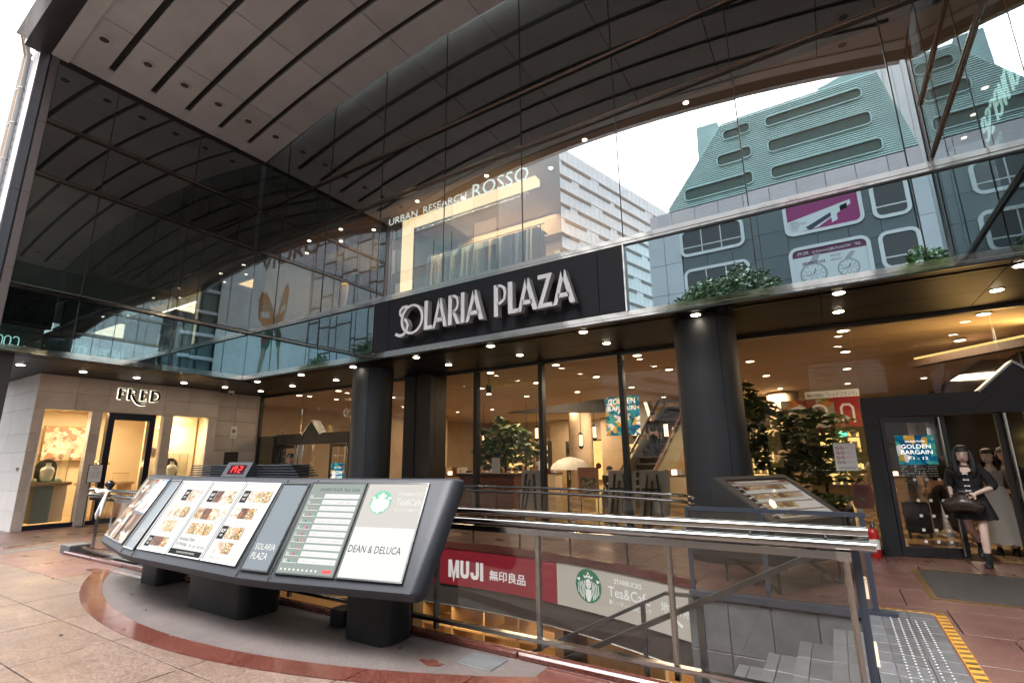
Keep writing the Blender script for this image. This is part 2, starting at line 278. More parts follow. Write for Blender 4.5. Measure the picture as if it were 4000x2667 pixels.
# ------------------------------------------------------------------ building helpers
def V(*a): return Vector(a)
class MB:
    def __init__(s): s.v = []; s.f = []; s.mi = []
    def add(s, vs_, fs, mi=0):
        o = len(s.v); s.v += [tuple(x) for x in vs_]; s.f += [tuple(o + i for i in f) for f in fs]; s.mi += [mi] * len(fs); return s
    def box(s, x0, x1, y0, y1, z0, z1, mi=0):
        if x0 > x1: x0, x1 = x1, x0
        if y0 > y1: y0, y1 = y1, y0
        if z0 > z1: z0, z1 = z1, z0
        return s.add([(x0,y0,z0),(x1,y0,z0),(x1,y1,z0),(x0,y1,z0),(x0,y0,z1),(x1,y0,z1),(x1,y1,z1),(x0,y1,z1)],
            [(3,2,1,0),(4,5,6,7),(0,1,5,4),(1,2,6,5),(2,3,7,6),(3,0,4,7)], mi)
    def cbox(s, x0, x1, y0, y1, z0, z1, c=0.004, mi=0):
        """box with its upper edges chamfered (slabs, tiles)"""
        return s.add([(x0,y0,z0),(x1,y0,z0),(x1,y1,z0),(x0,y1,z0),(x0,y0,z1-c),(x1,y0,z1-c),(x1,y1,z1-c),(x0,y1,z1-c),
                      (x0+c,y0+c,z1),(x1-c,y0+c,z1),(x1-c,y1-c,z1),(x0+c,y1-c,z1)],
            [(3,2,1,0),(0,1,5,4),(1,2,6,5),(2,3,7,6),(3,0,4,7),(4,5,9,8),(5,6,10,9),(6,7,11,10),(7,4,8,11),(8,9,10,11)], mi)
    def fbox(s, F, u0, u1, v0, v1, n0, n1, mi=0, c=0.0):
        """box in a frame F=(origin,u,v,n); its front face (n1) chamfered by c"""
        o, u, v, n = F; P = lambda a, b, d: o + u * a + v * b + n * d
        if c:
            vs_ = [P(u0,v0,n0),P(u1,v0,n0),P(u1,v1,n0),P(u0,v1,n0),P(u0,v0,n1-c),P(u1,v0,n1-c),P(u1,v1,n1-c),P(u0,v1,n1-c),P(u0+c,v0+c,n1),P(u1-c,v0+c,n1),P(u1-c,v1-c,n1),P(u0+c,v1-c,n1)]
            return s.add(vs_, [(3,2,1,0),(0,1,5,4),(1,2,6,5),(2,3,7,6),(3,0,4,7),(4,5,9,8),(5,6,10,9),(6,7,11,10),(7,4,8,11),(8,9,10,11)], mi)
        vs_ = [P(u0,v0,n0),P(u1,v0,n0),P(u1,v1,n0),P(u0,v1,n0),P(u0,v0,n1),P(u1,v0,n1),P(u1,v1,n1),P(u0,v1,n1)]
        return s.add(vs_, [(3,2,1,0),(4,5,6,7),(0,1,5,4),(1,2,6,5),(2,3,7,6),(3,0,4,7)], mi)
    def prism(s, F, poly, n0, n1, mi=0, side=None):
        o, u, v, n = F; k = len(poly); side = mi if side is None else side
        a = [o + u * p[0] + v * p[1] + n * n0 for p in poly]; b = [o + u * p[0] + v * p[1] + n * n1 for p in poly]
        q = len(s.v); s.v += [tuple(x) for x in a + b]
        s.f.append(tuple(q + i for i in reversed(range(k)))); s.mi.append(mi)
        s.f.append(tuple(q + k + i for i in range(k))); s.mi.append(mi)
        for i in range(k):
            j = (i + 1) % k; s.f.append((q + i, q + j, q + k + j, q + k + i)); s.mi.append(side)
        return s
    def bar(s, p, q, w_, h_, up=None, mi=0):
        p = Vector(p); q = Vector(q); d = (q - p); L_ = d.length; d.normalize()
        up = Vector(up) if up else (Vector((0,0,1)) if abs(d.z) < 0.95 else Vector((0,1,0)))
        x = d.cross(up).normalized(); y = x.cross(d).normalized()
        F = (p, x, y, d); return s.fbox(F, -w_/2, w_/2, -h_/2, h_/2, 0, L_, mi)
    def tube(s, pts, r, n=8, mi=0, closed=False, cap=True):
        pts = [Vector(p) for p in pts]; k = len(pts); rr = r if isinstance(r, (list, tuple)) else [r] * k
        rings = []; prevx = None
        for i, p in enumerate(pts):
            if closed: d = pts[(i + 1) % k] - pts[i - 1]
            else: d = pts[min(i + 1, k - 1)] - pts[max(i - 1, 0)]
            d.normalize()
            if prevx is None:
                a = Vector((0,0,1)) if abs(d.z) < 0.9 else Vector((1,0,0)); x = d.cross(a).normalized()
            else:
                x = (prevx - d * prevx.dot(d)).normalized()
            prevx = x; y = d.cross(x)
            o = len(s.v); rings.append(o)
            for j in range(n):
                t = 2 * math.pi * j / n; s.v.append(tuple(p + x * (math.cos(t) * rr[i]) + y * (math.sin(t) * rr[i])))
        for i in range(k if closed else k - 1):
            a, b = rings[i], rings[(i + 1) % k]
            for j in range(n):
                j2 = (j + 1) % n; s.f.append((a + j, a + j2, b + j2, b + j)); s.mi.append(mi)
        if cap and not closed:
            s.f.append(tuple(rings[0] + j for j in reversed(range(n)))); s.mi.append(mi)
            s.f.append(tuple(rings[-1] + j for j in range(n))); s.mi.append(mi)
        return s
    def lathe(s, prof, c=(0,0,0), n=20, mi=0, axis='z'):
        """prof: [(r,h)...] bottom to top"""
        c = Vector(c); rings = []
        for r, h in prof:
            o = len(s.v); rings.append(o)
            for j in range(n):
                t = 2 * math.pi * j / n; a, b = r * math.cos(t), r * math.sin(t)
                s.v.append(tuple(c + (V(a, b, h) if axis == 'z' else V(a, h, b) if axis == 'y' else V(h, a, b))))
        for a, b in zip(rings, rings[1:]):
            for j in range(n):
                j2 = (j + 1) % n; s.f.append((a + j, a + j2, b + j2, b + j) if axis != 'y' else (b + j, b + j2, a + j2, a + j)); s.mi.append(mi)
        s.f.append(tuple(rings[0] + j for j in (reversed(range(n)) if axis != 'y' else range(n)))); s.mi.append(mi)
        s.f.append(tuple(rings[-1] + j for j in (range(n) if axis != 'y' else reversed(range(n))))); s.mi.append(mi)
        return s
    def loft(s, rings, mi=0, cap=True, closed=True):
        idx = []
        for r in rings:
            idx.append(len(s.v)); s.v += [tuple(p) for p in r]
        n = len(rings[0])
        for a, b in zip(idx, idx[1:]):
            for j in range(n if closed else n - 1):
                j2 = (j + 1) % n; s.f.append((a + j, a + j2, b + j2, b + j)); s.mi.append(mi)
        if cap:
            s.f.append(tuple(idx[0] + j for j in reversed(range(n)))); s.mi.append(mi)
            s.f.append(tuple(idx[-1] + j for j in range(n))); s.mi.append(mi)
        return s
    def mesh(s, name, mats, smooth=None):
        me = D.meshes.new(name); me.from_pydata(s.v, [], s.f)
        for m_ in (mats if isinstance(mats, (list, tuple)) else [mats]): me.materials.append(MAT[m_])
        if any(s.mi): me.polygons.foreach_set('material_index', s.mi)
        if smooth is not None:
            me.polygons.foreach_set('use_smooth', [True] * len(me.polygons)); me.set_sharp_from_angle(angle=math.radians(smooth))
        me.update(); return me
    def build(s, name, mats, parent=None, smooth=None, **props):
        return link(name, s.mesh(name, mats, smooth), parent, **props)
def link(name, me, parent=None, **props):
    o = D.objects.new(name, me); COL.objects.link(o)
    if parent is not None: o.parent = parent; o.matrix_parent_inverse = Matrix.Translation(-parent.location) if parent.type == 'EMPTY' and parent.get('_abs') else Matrix()
    for k_, v_ in props.items():
        if v_ is not None: o[k_] = v_
    return o
def thing(name, label, cat, loc=(0, 0, 0), rotz=0.0, group=None, absolute=True, kind=None):
    """an Empty at the thing's base; with absolute=True its parts are given in world coordinates"""
    o = D.objects.new(name, None); COL.objects.link(o); o.location = loc; o.rotation_euler = (0, 0, rotz); o.empty_display_size = 0.2
    if label: o['label'] = label
    if cat: o['category'] = cat
    if group: o['group'] = group
    if kind: o['kind'] = kind
    if absolute: o['_abs'] = 1
    return o
def tag(o, label, cat, group=None):
    o['label'] = label; o['category'] = cat
    if group: o['group'] = group
    return o
def copy_tree(o, loc=None, label=None, parent=None, rotz=None):
    c = o.copy(); COL.objects.link(c)
    if parent is not None: c.parent = parent
    if loc is not None: c.location = loc
    if rotz is not None: c.rotation_euler = (0, 0, rotz)
    if label: c['label'] = label
    for ch in list(o.children): copy_tree(ch, parent=c)
    return c
ORD = ['first', 'second', 'third', 'fourth', 'fifth', 'sixth', 'seventh', 'eighth', 'ninth', 'tenth', 'eleventh', 'twelfth', 'thirteenth', 'fourteenth']
# frames (origin, right, up, normal towards the viewer)
def FY(x, y, z): return (V(x, y, z), V(1,0,0), V(0,0,1), V(0,-1,0))          # faces -Y (towards the plaza from the main front)
def FXp(x, y, z): return (V(x, y, z), V(0,1,0), V(0,0,1), V(1,0,0))           # faces +X (left wing, shop wall)
def FXm(x, y, z): return (V(x, y, z), V(0,-1,0), V(0,0,1), V(-1,0,0))         # faces -X (right wing)
def FYp(x, y, z): return (V(x, y, z), V(-1,0,0), V(0,0,1), V(0,1,0))          # faces +Y (houses across the street)
def FZ(x, y, z): return (V(x, y, z), V(1,0,0), V(0,1,0), V(0,0,1))            # lies on the floor
# ---- lettering
_TC = {}
def text_poly(s, bold=0.0, spacing=1.0, shear=0.0):
    key = (s, bold, spacing, shear)
    if key in _TC: return _TC[key]
    cu = D.curves.new('lettering', 'FONT'); cu.body = s; cu.resolution_u = 2; cu.offset = bold; cu.space_character = spacing; cu.shear = shear
    ob = D.objects.new('lettering', cu); COL.objects.link(ob)
    dg = bpy.context.evaluated_depsgraph_get(); me = D.meshes.new_from_object(ob.evaluated_get(dg))
    vs_ = [tuple(v.co) for v in me.vertices]; fs = [tuple(p.vertices) for p in me.polygons]
    D.objects.remove(ob); D.curves.remove(cu); D.meshes.remove(me)
    xs = [v[0] for v in vs_] or [0, 1]; ys = [v[1] for v in vs_] or [0, 1]
    r = (vs_, fs, min(xs), max(xs), min(ys), max(ys)); _TC[key] = r; return r
def text(F, s, u0, v0, width=None, height=None, n=0.002, mi=0, mb=None, bold=0.0, spacing=1.0, shear=0.0, align='l'):
    """flat lettering on frame F with its lower left corner at (u0,v0); returns the MB"""
    vs_, fs, x0, x1, y0, y1 = text_poly(s, bold, spacing, shear); o, u, v, nn = F
    if not vs_: return mb or MB()
    sx = width / (x1 - x0) if width else height / (y1 - y0); sy = height / (y1 - y0) if height else sx
    du = {'l': 0, 'c': -(x1 - x0) * sx / 2, 'r': -(x1 - x0) * sx}[align]
    mb = mb or MB()
    flip = u.cross(v).dot(nn) < 0
    return mb.add([o + u * (u0 + du + (p[0] - x0) * sx) + v * (v0 + (p[1] - y0) * sy) + nn * n for p in vs_], [tuple(reversed(f)) if flip else f for f in fs], mi)
def stroke(mb, F, pts, w_, n0, n1, mi=0, side=None, closed=False):
    """a flat stroke of width w_ along pts with mitred joints, extruded n0..n1"""
    k = len(pts); P = [Vector((p[0], p[1])) for p in pts]; Lf = []; Rt = []
    for i in range(k):
        a = P[i - 1] if (i > 0 or closed) else None; b = P[(i + 1) % k] if (i < k - 1 or closed) else None
        d1 = (P[i] - a).normalized() if a is not None else None; d2 = (b - P[i]).normalized() if b is not None else None
        if d1 is None: d1 = d2
        if d2 is None: d2 = d1
        n1_ = Vector((-d1.y, d1.x)); n2_ = Vector((-d2.y, d2.x)); m_ = (n1_ + n2_)
        if m_.length < 1e-4: m_ = n1_
        m_.normalize(); c = max(0.35, m_.dot(n1_)); wi = w_[i] if isinstance(w_, (list, tuple)) else w_
        Lf.append(P[i] + m_ * (wi / 2 / c)); Rt.append(P[i] - m_ * (wi / 2 / c))
    o, u, v, nn = F; side = mi if side is None else side; q = len(mb.v); T = lambda p, d: tuple(o + u * p.x + v * p.y + nn * d)
    for i in range(k): mb.v += [T(Lf[i], n0), T(Rt[i], n0), T(Lf[i], n1), T(Rt[i], n1)]
    def face(a, m): mb.f.append(tuple(q + i for i in a)); mb.mi.append(m)
    for i in range(k if closed else k - 1):
        a = 4 * i; b = 4 * ((i + 1) % k)
        face((a+2, a+3, b+3, b+2), mi); face((a+1, a, b, b+1), mi); face((a, a+2, b+2, b), side); face((a+3, a+1, b+1, b+3), side)
    if not closed: face((1, 3, 2, 0), side); b = 4 * (k - 1); face((b, b+2, b+3, b+1), side)
    return mb
def arcpts(cx, cy_, rx, ry, a0, a1, n=16): return [(cx + rx * math.cos(math.radians(a0 + (a1 - a0) * i / n)), cy_ + ry * math.sin(math.radians(a0 + (a1 - a0) * i / n))) for i in range(n + 1)]
def rrect(u0, u1, v0, v1, r, n=5):
    r_ = r if isinstance(r, (list, tuple)) else (r, r, r, r); P = []
    for (cx, cy_, a, q) in ((u1, v1, 0, r_[0]), (u0, v1, 90, r_[1]), (u0, v0, 180, r_[2]), (u1, v0, 270, r_[3])):
        sx = -1 if cx == u1 else 1; sy = -1 if cy_ == v1 else 1
        if q <= 0: P.append((cx, cy_)); continue
        P += arcpts(cx + sx * q, cy_ + sy * q, q, q, a, a + 90, n)
    return P
def area_lamp(name, loc, size, power, col=(1, 0.8, 0.55), parent=None, direction=(0, 0, -1), sy=None):
    l = D.lights.new(name, 'AREA'); l.energy = power * LS; l.color = col; l.shape = 'RECTANGLE' if sy else 'DISK'; l.size = size
    if sy: l.size_y = sy
    o = D.objects.new(name, l); COL.objects.link(o); o.location = loc
    o.rotation_euler = (-Vector(direction)).to_track_quat('Z', 'Y').to_euler()
    if parent is not None: o.parent = parent; o.matrix_parent_inverse = Matrix.Translation(-parent.location) if parent.get('_abs') else Matrix()
    return o
def point_lamp(name, loc, power, col, r, parent):
    l = D.lights.new(name, 'POINT'); l.energy = power * LS; l.color = col; l.shadow_soft_size = r
    o = D.objects.new(name, l); COL.objects.link(o); o.location = loc; o.parent = parent
    o.matrix_parent_inverse = Matrix.Translation(-parent.location) if parent.get('_abs') else Matrix()
    return o

# ================================================================== SETTING: ground, road, paving
base = MB()
HX0, HX1, HY0, HY1 = -11.35, 0.06, 3.70, 7.56     # the sunken stairwell
for (x0, x1, y0, y1) in ((-17.5, 6, -2.0, HY0), (-17.5, HX0, HY0, 9.9), (HX1, 6, HY0, 9.9), (HX0, HX1, HY1, 9.9)):
    base.add([(x0, y0, -0.022), (x1, y0, -0.022), (x1, y1, -0.022), (x0, y1, -0.022)], [(0, 1, 2, 3)])
pavement = base.build('pavement', 'joint', kind='structure', label='granite paved plaza floor around the sunken stairwell')
g = MB()
for (x0, x1, y0, y1) in ((-400, -17.5, -400, 400), (6, 400, -400, 400), (-17.5, 6, 9.9, 400), (-17.5, 6, -400, -2)):
    g.add([(x0, y0, -0.16), (x1, y0, -0.16), (x1, y1, -0.16), (x0, y1, -0.16)], [(0, 1, 2, 3)])
ground = g.build('ground', 'asphalt', kind='structure')
MB().box(-60, 60, -12.0, -9.5, -0.16, -0.01).build('far_pavement', 'far_pavement', kind='structure')
MB().box(-17.5, 6, -2.15, -2.0, -0.16, 0.0).build('kerb', 'far_pavement', kind='structure')
_slabs = {}
def slab(x0, x1, y0, y1, m, name='slab', parent=None, z=0.0, gap=0.006):
    key = (round(x1 - x0, 3), round(y1 - y0, 3), m)
    if key not in _slabs:
        _slabs[key] = MB().cbox(gap, x1 - x0 - gap, gap, y1 - y0 - gap, -0.02, 0.0, 0.002).mesh('slab', m)
    o = D.objects.new(name, _slabs[key]); COL.objects.link(o); o.location = (x0, y0, z + random.uniform(-0.0006, 0.0006)); o.parent = parent or pavement; return o
def pave(x0, x1, y0, y1, dx, dy, m, ox=0.0, skip=None, shift=0.0):
    y = y0; r = 0
    while y < y1 - 1e-4:
        ye = min(y + dy, y1); x = x0 - ((ox + shift * r) % dx)
        while x < x1 - 1e-4:
            a, b = max(x, x0), min(x + dx, x1)
            if b - a > 0.02 and not (skip and skip(a, b, y, ye)): slab(a, b, y, ye, m)
            x += dx
        y = ye; r += 1
pave(-17.2, 5.5, 0.24, 2.88, 1.17, 0.66, 'granite_tan', ox=0.0)
pave(-17.2, 5.5, -2.0, 0.24, 2.34, 1.12, 'granite_tan')
pave(-17.2, -9.05, 2.88, 3.70, 1.10, 0.82, 'granite_pink')
pave(-9.05, -2.0, 2.88, 3.70, 1.17, 0.82, 'granite_tan')
pave(-2.0, 0.06, 2.88, 3.70, 0.72, 0.41, 'granite_rose')
pave(0.06, 5.8, 2.88, 9.9, 0.95, 0.78, 'granite_pink', shift=0.31)
pave(-17.2, -11.35, 3.70, 9.9, 1.10, 0.90, 'granite_pink', shift=0.37)
pave(-11.35, 0.06, 7.56, 9.9, 1.10, 0.78, 'granite_pink', shift=0.42)
# paving between the curved rim and the rectangle of the well
AC, AR = V(-5.6, -2.07), 9.6
def rim_y(x, r=AR): return AC.y + math.sqrt(r * r - (x - AC.x) ** 2)
RX0, RX1 = -9.55, -1.62
n_ = 18
for i in range(n_):
    xa = HX0 if i == 0 else RX0 + (RX1 - RX0) * (i - 1) / (n_ - 2); xb = RX0 + (RX1 - RX0) * i / (n_ - 2) if i < n_ - 1 else HX1
    if i == 0: xb = RX0
    if i == n_ - 1: xa = RX1
    ya, yb = (6.32, 6.32) if i in (0, n_ - 1) else (rim_y(xa), rim_y(xb))
    MB().prism(FZ(0, 0, 0), [(xa + .002, ya), (xb - .002, yb), (xb - .002, HY1 - .002), (xa + .002, HY1 - .002)], -0.02, 0).build('slab', 'granite_pink', pavement)
# the curved red inlay in front of the information board and the washed granite inside it
BC = V(-5.4, 9.73)
def band_pt(r, x): return (x, BC.y - math.sqrt(r * r - (x - BC.x) ** 2))
xs = [-9.12 + (9.12 - 1.78) * i / 40 for i in range(41)]
poly = [band_pt(7.2, x) for x in xs if band_pt(7.2, x)[1] < 3.62]
poly = poly + [(poly[-1][0], 3.62), (poly[0][0], 3.62)]
MB().prism(FZ(0, 0, 0), poly, -0.01, 0.004).build('washed_paving', 'granite_wash', pavement, label='greyish worn granite inside the curved red inlay')
cuts = [-9.12, -8.35, -7.4, -6.3, -5.2, -4.1, -3.1, -2.35, -1.75]
for a, b in zip(cuts, cuts[1:]):
    xs = [a + 0.004 + (b - a - 0.008) * i / 8 for i in range(9)]
    P = [band_pt(7.4, x) for x in xs] + [band_pt(7.19, x) for x in reversed(xs)]
    MB().prism(FZ(0, 0, 0), P, -0.01, 0.008).build('inlay_stone', 'granite_red', pavement)
for (x0, x1, y0, y1) in ((-9.35, -8.9, 3.3, 3.42), (-8.9, -8.0, 3.42, 3.5), (-1.98, -1.5, 3.02, 3.6)):
    MB().box(x0, x1, y0, y1, -0.01, 0.009).build('inlay_stone', 'granite_red', pavement)
# small drain cover and a patch of rust powder beside the board
MB().cbox(-2.62, -2.30, 3.33, 3.56, -0.01, 0.012, 0.003).build('drain_cover', 'slate', pavement)
MB().prism(FZ(-2.78, 3.24, 0), [(0.10 * math.cos(t * .45) * (1 + .25 * math.sin(t * 2.1)), 0.05 * math.sin(t * .45) * (1 + .3 * math.cos(t * 1.7))) for t in range(14)], 0, 0.0075).build('rust_stain', 'granite_red', pavement)
rs = random.Random(17)
for i in range(14):
    x, y, r = rs.uniform(-9.5, -2.2), rs.uniform(1.5, 3.5), rs.uniform(.008, .024)
    MB().prism(FZ(x, y, 0), [(r * math.cos(t * .628) * rs.uniform(.7, 1.2), r * math.sin(t * .628) * rs.uniform(.7, 1.2)) for t in range(10)], .003, .0094).build('gum_spot', 'joint' if i % 3 else 'granite_wash', pavement)
# grey strip of the inlaid floor guide on the left
MB().box(-12.62, -12.36, 3.1, 9.5, -0.01, 0.004).build('floor_strip', 'slate', pavement)
# entrance mat set into the paving
fm = thing('floor_mat', 'dark ribbed entrance mat set into red paving before the doors', 'mat', (1.6, 8.0, 0))
m_ = MB().box(0.72, 3.6, 7.25, 8.83, -0.01, 0.006).build('rubber_top', 'mat_rubber', fm)
for (x0, x1, y0, y1) in ((0.64, 0.71, 7.2, 8.88), (0.71, 3.6, 7.2, 7.235), (0.71, 3.6, 8.845, 8.88)):
    MB().box(x0, x1, y0, y1, -0.01, 0.010).build('edge_strip', 'brass', fm)
# red bullnose kerbs of the well
kb = MB()
for i in range(10):
    a = HX0 + 0.05 + i * 1.13; b = min(a + 1.122, 0.04)
    MB().fbox((V(a, 3.70, 0), V(1,0,0), V(0,0,1), V(0,-1,0)), 0, b - a, -0.01, 0.05, 0, 0.07, c=0.015).build('kerb_stone', 'granite_red', pavement)
for i in range(14):
    xa = RX0 + (RX1 - RX0) * i / 14; xb = RX0 + (RX1 - RX0) * (i + 1) / 14 - 0.004
    P = [(x, rim_y(x, AR - 0.03)) for x in (xa, (xa + xb) / 2, xb)] + [(x, rim_y(x, AR + 0.06)) for x in (xb, (xa + xb) / 2, xa)]
    MB().prism(FZ(0, 0, 0), P, -0.06, 0.045).build('kerb_stone', 'granite_red', pavement)

# ------------------------------------------------------------------ sunken stairwell: stairs, walls, basement
well = thing('stairwell', 'sunken stairwell with grey slate steps going down to the basement', 'stairwell', (-5.6, 5.2, -3.6))
TR, RI, NS = 0.30, 0.157, 21
for side in (1, -1):
    x_top = 0.06 if side == 1 else HX0
    for k in range(NS):
        xa = x_top - side * TR * k; xb = x_top - side * TR * (k + 1); z = -RI * (k + 1)
        st = MB().box(min(xa, xb), max(xa, xb), 3.86, 6.24, z - 0.30, z - 0.02).build('step', 'slate', well)
        for (t0, t1) in ((0.0, 0.11), (0.112, 0.30)):
            for j in range(5):
                y0 = 3.87 + j * 0.472
                u0, u1 = xa - side * (TR - t1), xa - side * (TR - t0)
                MB().cbox(min(u0, u1), max(u0, u1) - 0.003, y0, y0 + 0.468, z - 0.02, z, 0.003).build('tread_tile', 'slate_light' if t0 == 0 else 'slate', st)
for (x0, x1) in ((-1.62, 0.06), (HX0, -9.55)):
    wl = MB().box(x0, x1, 6.26, 6.6, -3.6, -0.03).build('side_wall', 'joint', well)
    nx = 4
    for i in range(nx):
        for j in range(7):
            a = x0 + (x1 - x0) * i / nx; b = x0 + (x1 - x0) * (i + 1) / nx
            MB().fbox(FY(a, 6.26, -0.05 - 0.505 * (j + 1)), 0.004, b - a - 0.004, 0.004, 0.50, 0, 0.018, c=0.004).build('wall_tile', 'slate', wl)
MB().box(HX0, HX1, 3.60, 3.72, -3.6, -0.03).build('near_wall', 'slate', well)
for (x0, x1) in ((0.07, 0.3), (HX0 - 0.3, HX0 - 0.01)): MB().box(x0, x1, 3.6, 6.6, -3.6, -0.2).build('end_wall', 'slate', well)
MB().box(-13, 2, 3.6, 18, -3.75, -3.60).build('basement_floor', 'wood_pale', well)
MB().box(-13, 2, 7.62, 18, -1.05, -0.95).build('basement_ceiling', 'hall_ceiling', well)
MB().box(-13, 2, 17.8, 18, -3.6, -1.05).build('basement_wall', 'wood_pale', well)
for x in (-13.1, 2.0): MB().box(x, x + .1, 6.6, 18, -3.6, -1.05).build('basement_wall', 'hall_stone', well)
# fascia band on the curved far rim: black drop and the lettered panels
def rim_panel(xa, xb, z0, z1, r0, r1, m, name, parent, n=10):
    mb = MB(); q = [xa + (xb - xa) * i / n for i in range(n + 1)]
    mb.prism(FZ(0, 0, 0), [(x, rim_y(x, r0)) for x in q] + [(x, rim_y(x, r1)) for x in reversed(q)], z0, z1); return mb.build(name, m, parent)
rim_panel(RX0, RX1, -1.0, -0.66, AR + 0.02, AR + 0.16, 'pier_brown', 'rim_drop', well, 16)
rim_panel(RX0, RX1, -0.66, -0.05, AR + 0.02, AR + 0.16, 'pier_brown', 'rim_back', well, 16)
mb = MB(); q = [RX0 + (RX1 - RX0) * i / 24 for i in range(25)]
mb.tube([(x, rim_y(x, AR + 0.0), -0.99) for x in q], 0.012, 6).build('rim_edge', 'steel', well)
for x in (-8.2, -4.4, -1.75): MB().box(x, x + .3, 8.6, 8.9, -3.6, -1.05).build('basement_post', 'pier_brown', well)
for i in range(9):
    for j in range(9):
        MB().box(-5.15 + i * .24, -4.92 + i * .24, 9.7 - random.uniform(0, .03), 9.9, -3.6 + j * .29 + .01, -3.6 + (j + 1) * .29).build('wall_stone', 'stone', well)
for (x, y) in ((-7.5, 9.5), (-3.0, 10.5), (-10, 11), (-5.2, 12), (-0.8, 10)):
    area_lamp('basement_lamp', (x, y, -1.12), 0.9, 18, (1, 0.72, 0.40), well)
    MB().lathe([(0.12, -1.07), (0.12, -1.055)], (x, y, 0), 14).build('basement_lamp_disc', 'lamp_warm', well)
sh = thing('display_shelf', 'pale wooden display shelving with goods in basement shop below', 'shelf', (-7.2, 10.4, -3.6))
for i in range(4):
    MB().box(-8.9 + i * 0.9, -8.86 + i * 0.9, 10.0, 10.8, -3.6, -1.6).build('upright', 'wood_pale', sh)
    for j in range(4): MB().box(-8.86 + i * 0.9, -8.02 + i * 0.9, 10.0, 10.8, -3.3 + j * .5, -3.26 + j * .5).build('shelf_board', 'wood_pale', sh)
for k, (x, y, h) in enumerate(((-6.6, 8.9, 0.9), (-5.6, 9.1, 1.0))):
    t = thing('display_table', ['low pale display table holding a small white case in basement shop', 'pale plinth with folded goods and a red bottle in basement shop'][k], 'table', (x, y, -3.6))
    MB().box(x - .45, x + .45, y - .35, y + .35, -3.6 + h, -3.52 + h).build('table_top', 'wood_pale', t)
    for sx in (-.4, .36):
        for sy in (-.3, .26): MB().box(x + sx, x + sx + .04, y + sy, y + sy + .04, -3.6, -3.6 + h).build('leg', 'wood_pale', t)
    b = MB().box(x - .15, x + .15, y - .1, y + .1, -3.52 + h, -3.26 + h).build('white_case' if k == 0 else 'folded_goods', 'white_paper')
    tag(b, 'small white boxed item on low table in basement shop' if k == 0 else 'stack of white folded goods on basement plinth', 'box')
# shop lettering on the curved band
def rim_F(x, z):
    c = V(x, rim_y(x, AR), z); nrm = V(AC.x - x, AC.y - c.y, 0).normalized(); return (c, V(0,0,1).cross(nrm) * -1 if False else nrm.cross(V(0,0,1)) * -1, V(0,0,1), nrm)
def curve_text(s, xa, z0, height, width, m, parent, name, bold=0.0):
    """lettering bent along the curved rim"""
    vs_, fs, x0, x1, y0, y1 = text_poly(s, bold); out = []
    for p in vs_:
        x = xa + (p[0] - x0) / (x1 - x0) * width; z = z0 + (p[1] - y0) / (y1 - y0) * height; out.append((x, rim_y(x, AR - 0.018), z))
    return MB().add(out, fs).build(name, m, parent)
sg = thing('shop_sign', 'dark red curved shop sign band with white capitals on far rim of stairwell', 'sign', (-6.5, 7.4, -0.66))
for i in range(3): rim_panel(RX0 + i * 1.9, RX0 + (i + 1) * 1.9 - .002, -0.66, -0.05, AR - 0.012, AR + 0.018, 'muji_red', 'red_panel', sg)
# heavy condensed capitals built stroke by stroke
def rim_strokes(parent, name, paths, x0, z0, sx, sz, wd, m):
    mb = MB(); tmp = MB(); stroke_done = []
    for pts in paths: stroke(tmp, (V(0,0,0), V(1,0,0), V(0,0,1), V(0,-1,0)), [(x0 + a * sx, z0 + b * sz) for a, b in pts], wd, 0, 0.006)
    tmp.v = [(v[0], rim_y(v[0], AR - 0.014) + v[1], v[2]) for v in tmp.v]
    return tmp.build(name, m, parent)
bw = 0.062
rim_strokes(sg, 'letter', [[(0, 0), (0, 1)], [(1, 0), (1, 1)]], -6.05, -0.535, 0.17, 0.285, bw, 'letter_white')
rim_strokes(sg, 'letter', [[(0.1, 1), (0.5, 0.0), (0.9, 1)]], -6.05, -0.535, 0.17, 0.285, bw * .8, 'letter_white')
rim_strokes(sg, 'letter', [[(0, 1), (0, .2), (.15, .04), (.5, 0.0), (.85, .04), (1, .2), (1, 1)]], -5.79, -0.50, 0.125, 0.25, bw, 'letter_white')
rim_strokes(sg, 'letter', [[(1, 1), (1, .2), (.85, .04), (.5, 0.0), (.15, .04), (0, .2), (0, .32)]], -5.57, -0.50, 0.115, 0.25, bw, 'letter_white')
rim_strokes(sg, 'letter', [[(0, 0), (0, 1)]], -5.365, -0.535, 0.1, 0.285, bw, 'letter_white')
curve_text('無印良品', -5.20, -0.50, 0.165, 0.74, 'letter_white', sg, 'lettering', bold=0.02)
sg2 = thing('shop_sign', 'pale grey curved cafe sign band with green round emblem above the stairs', 'sign', (-2.8, 7.0, -0.66))
for a, b in ((-3.845, -2.75), (-2.748, RX1)): rim_panel(a, b, -0.66, -0.05, AR - 0.012, AR + 0.018, 'band_grey', 'grey_panel', sg2)
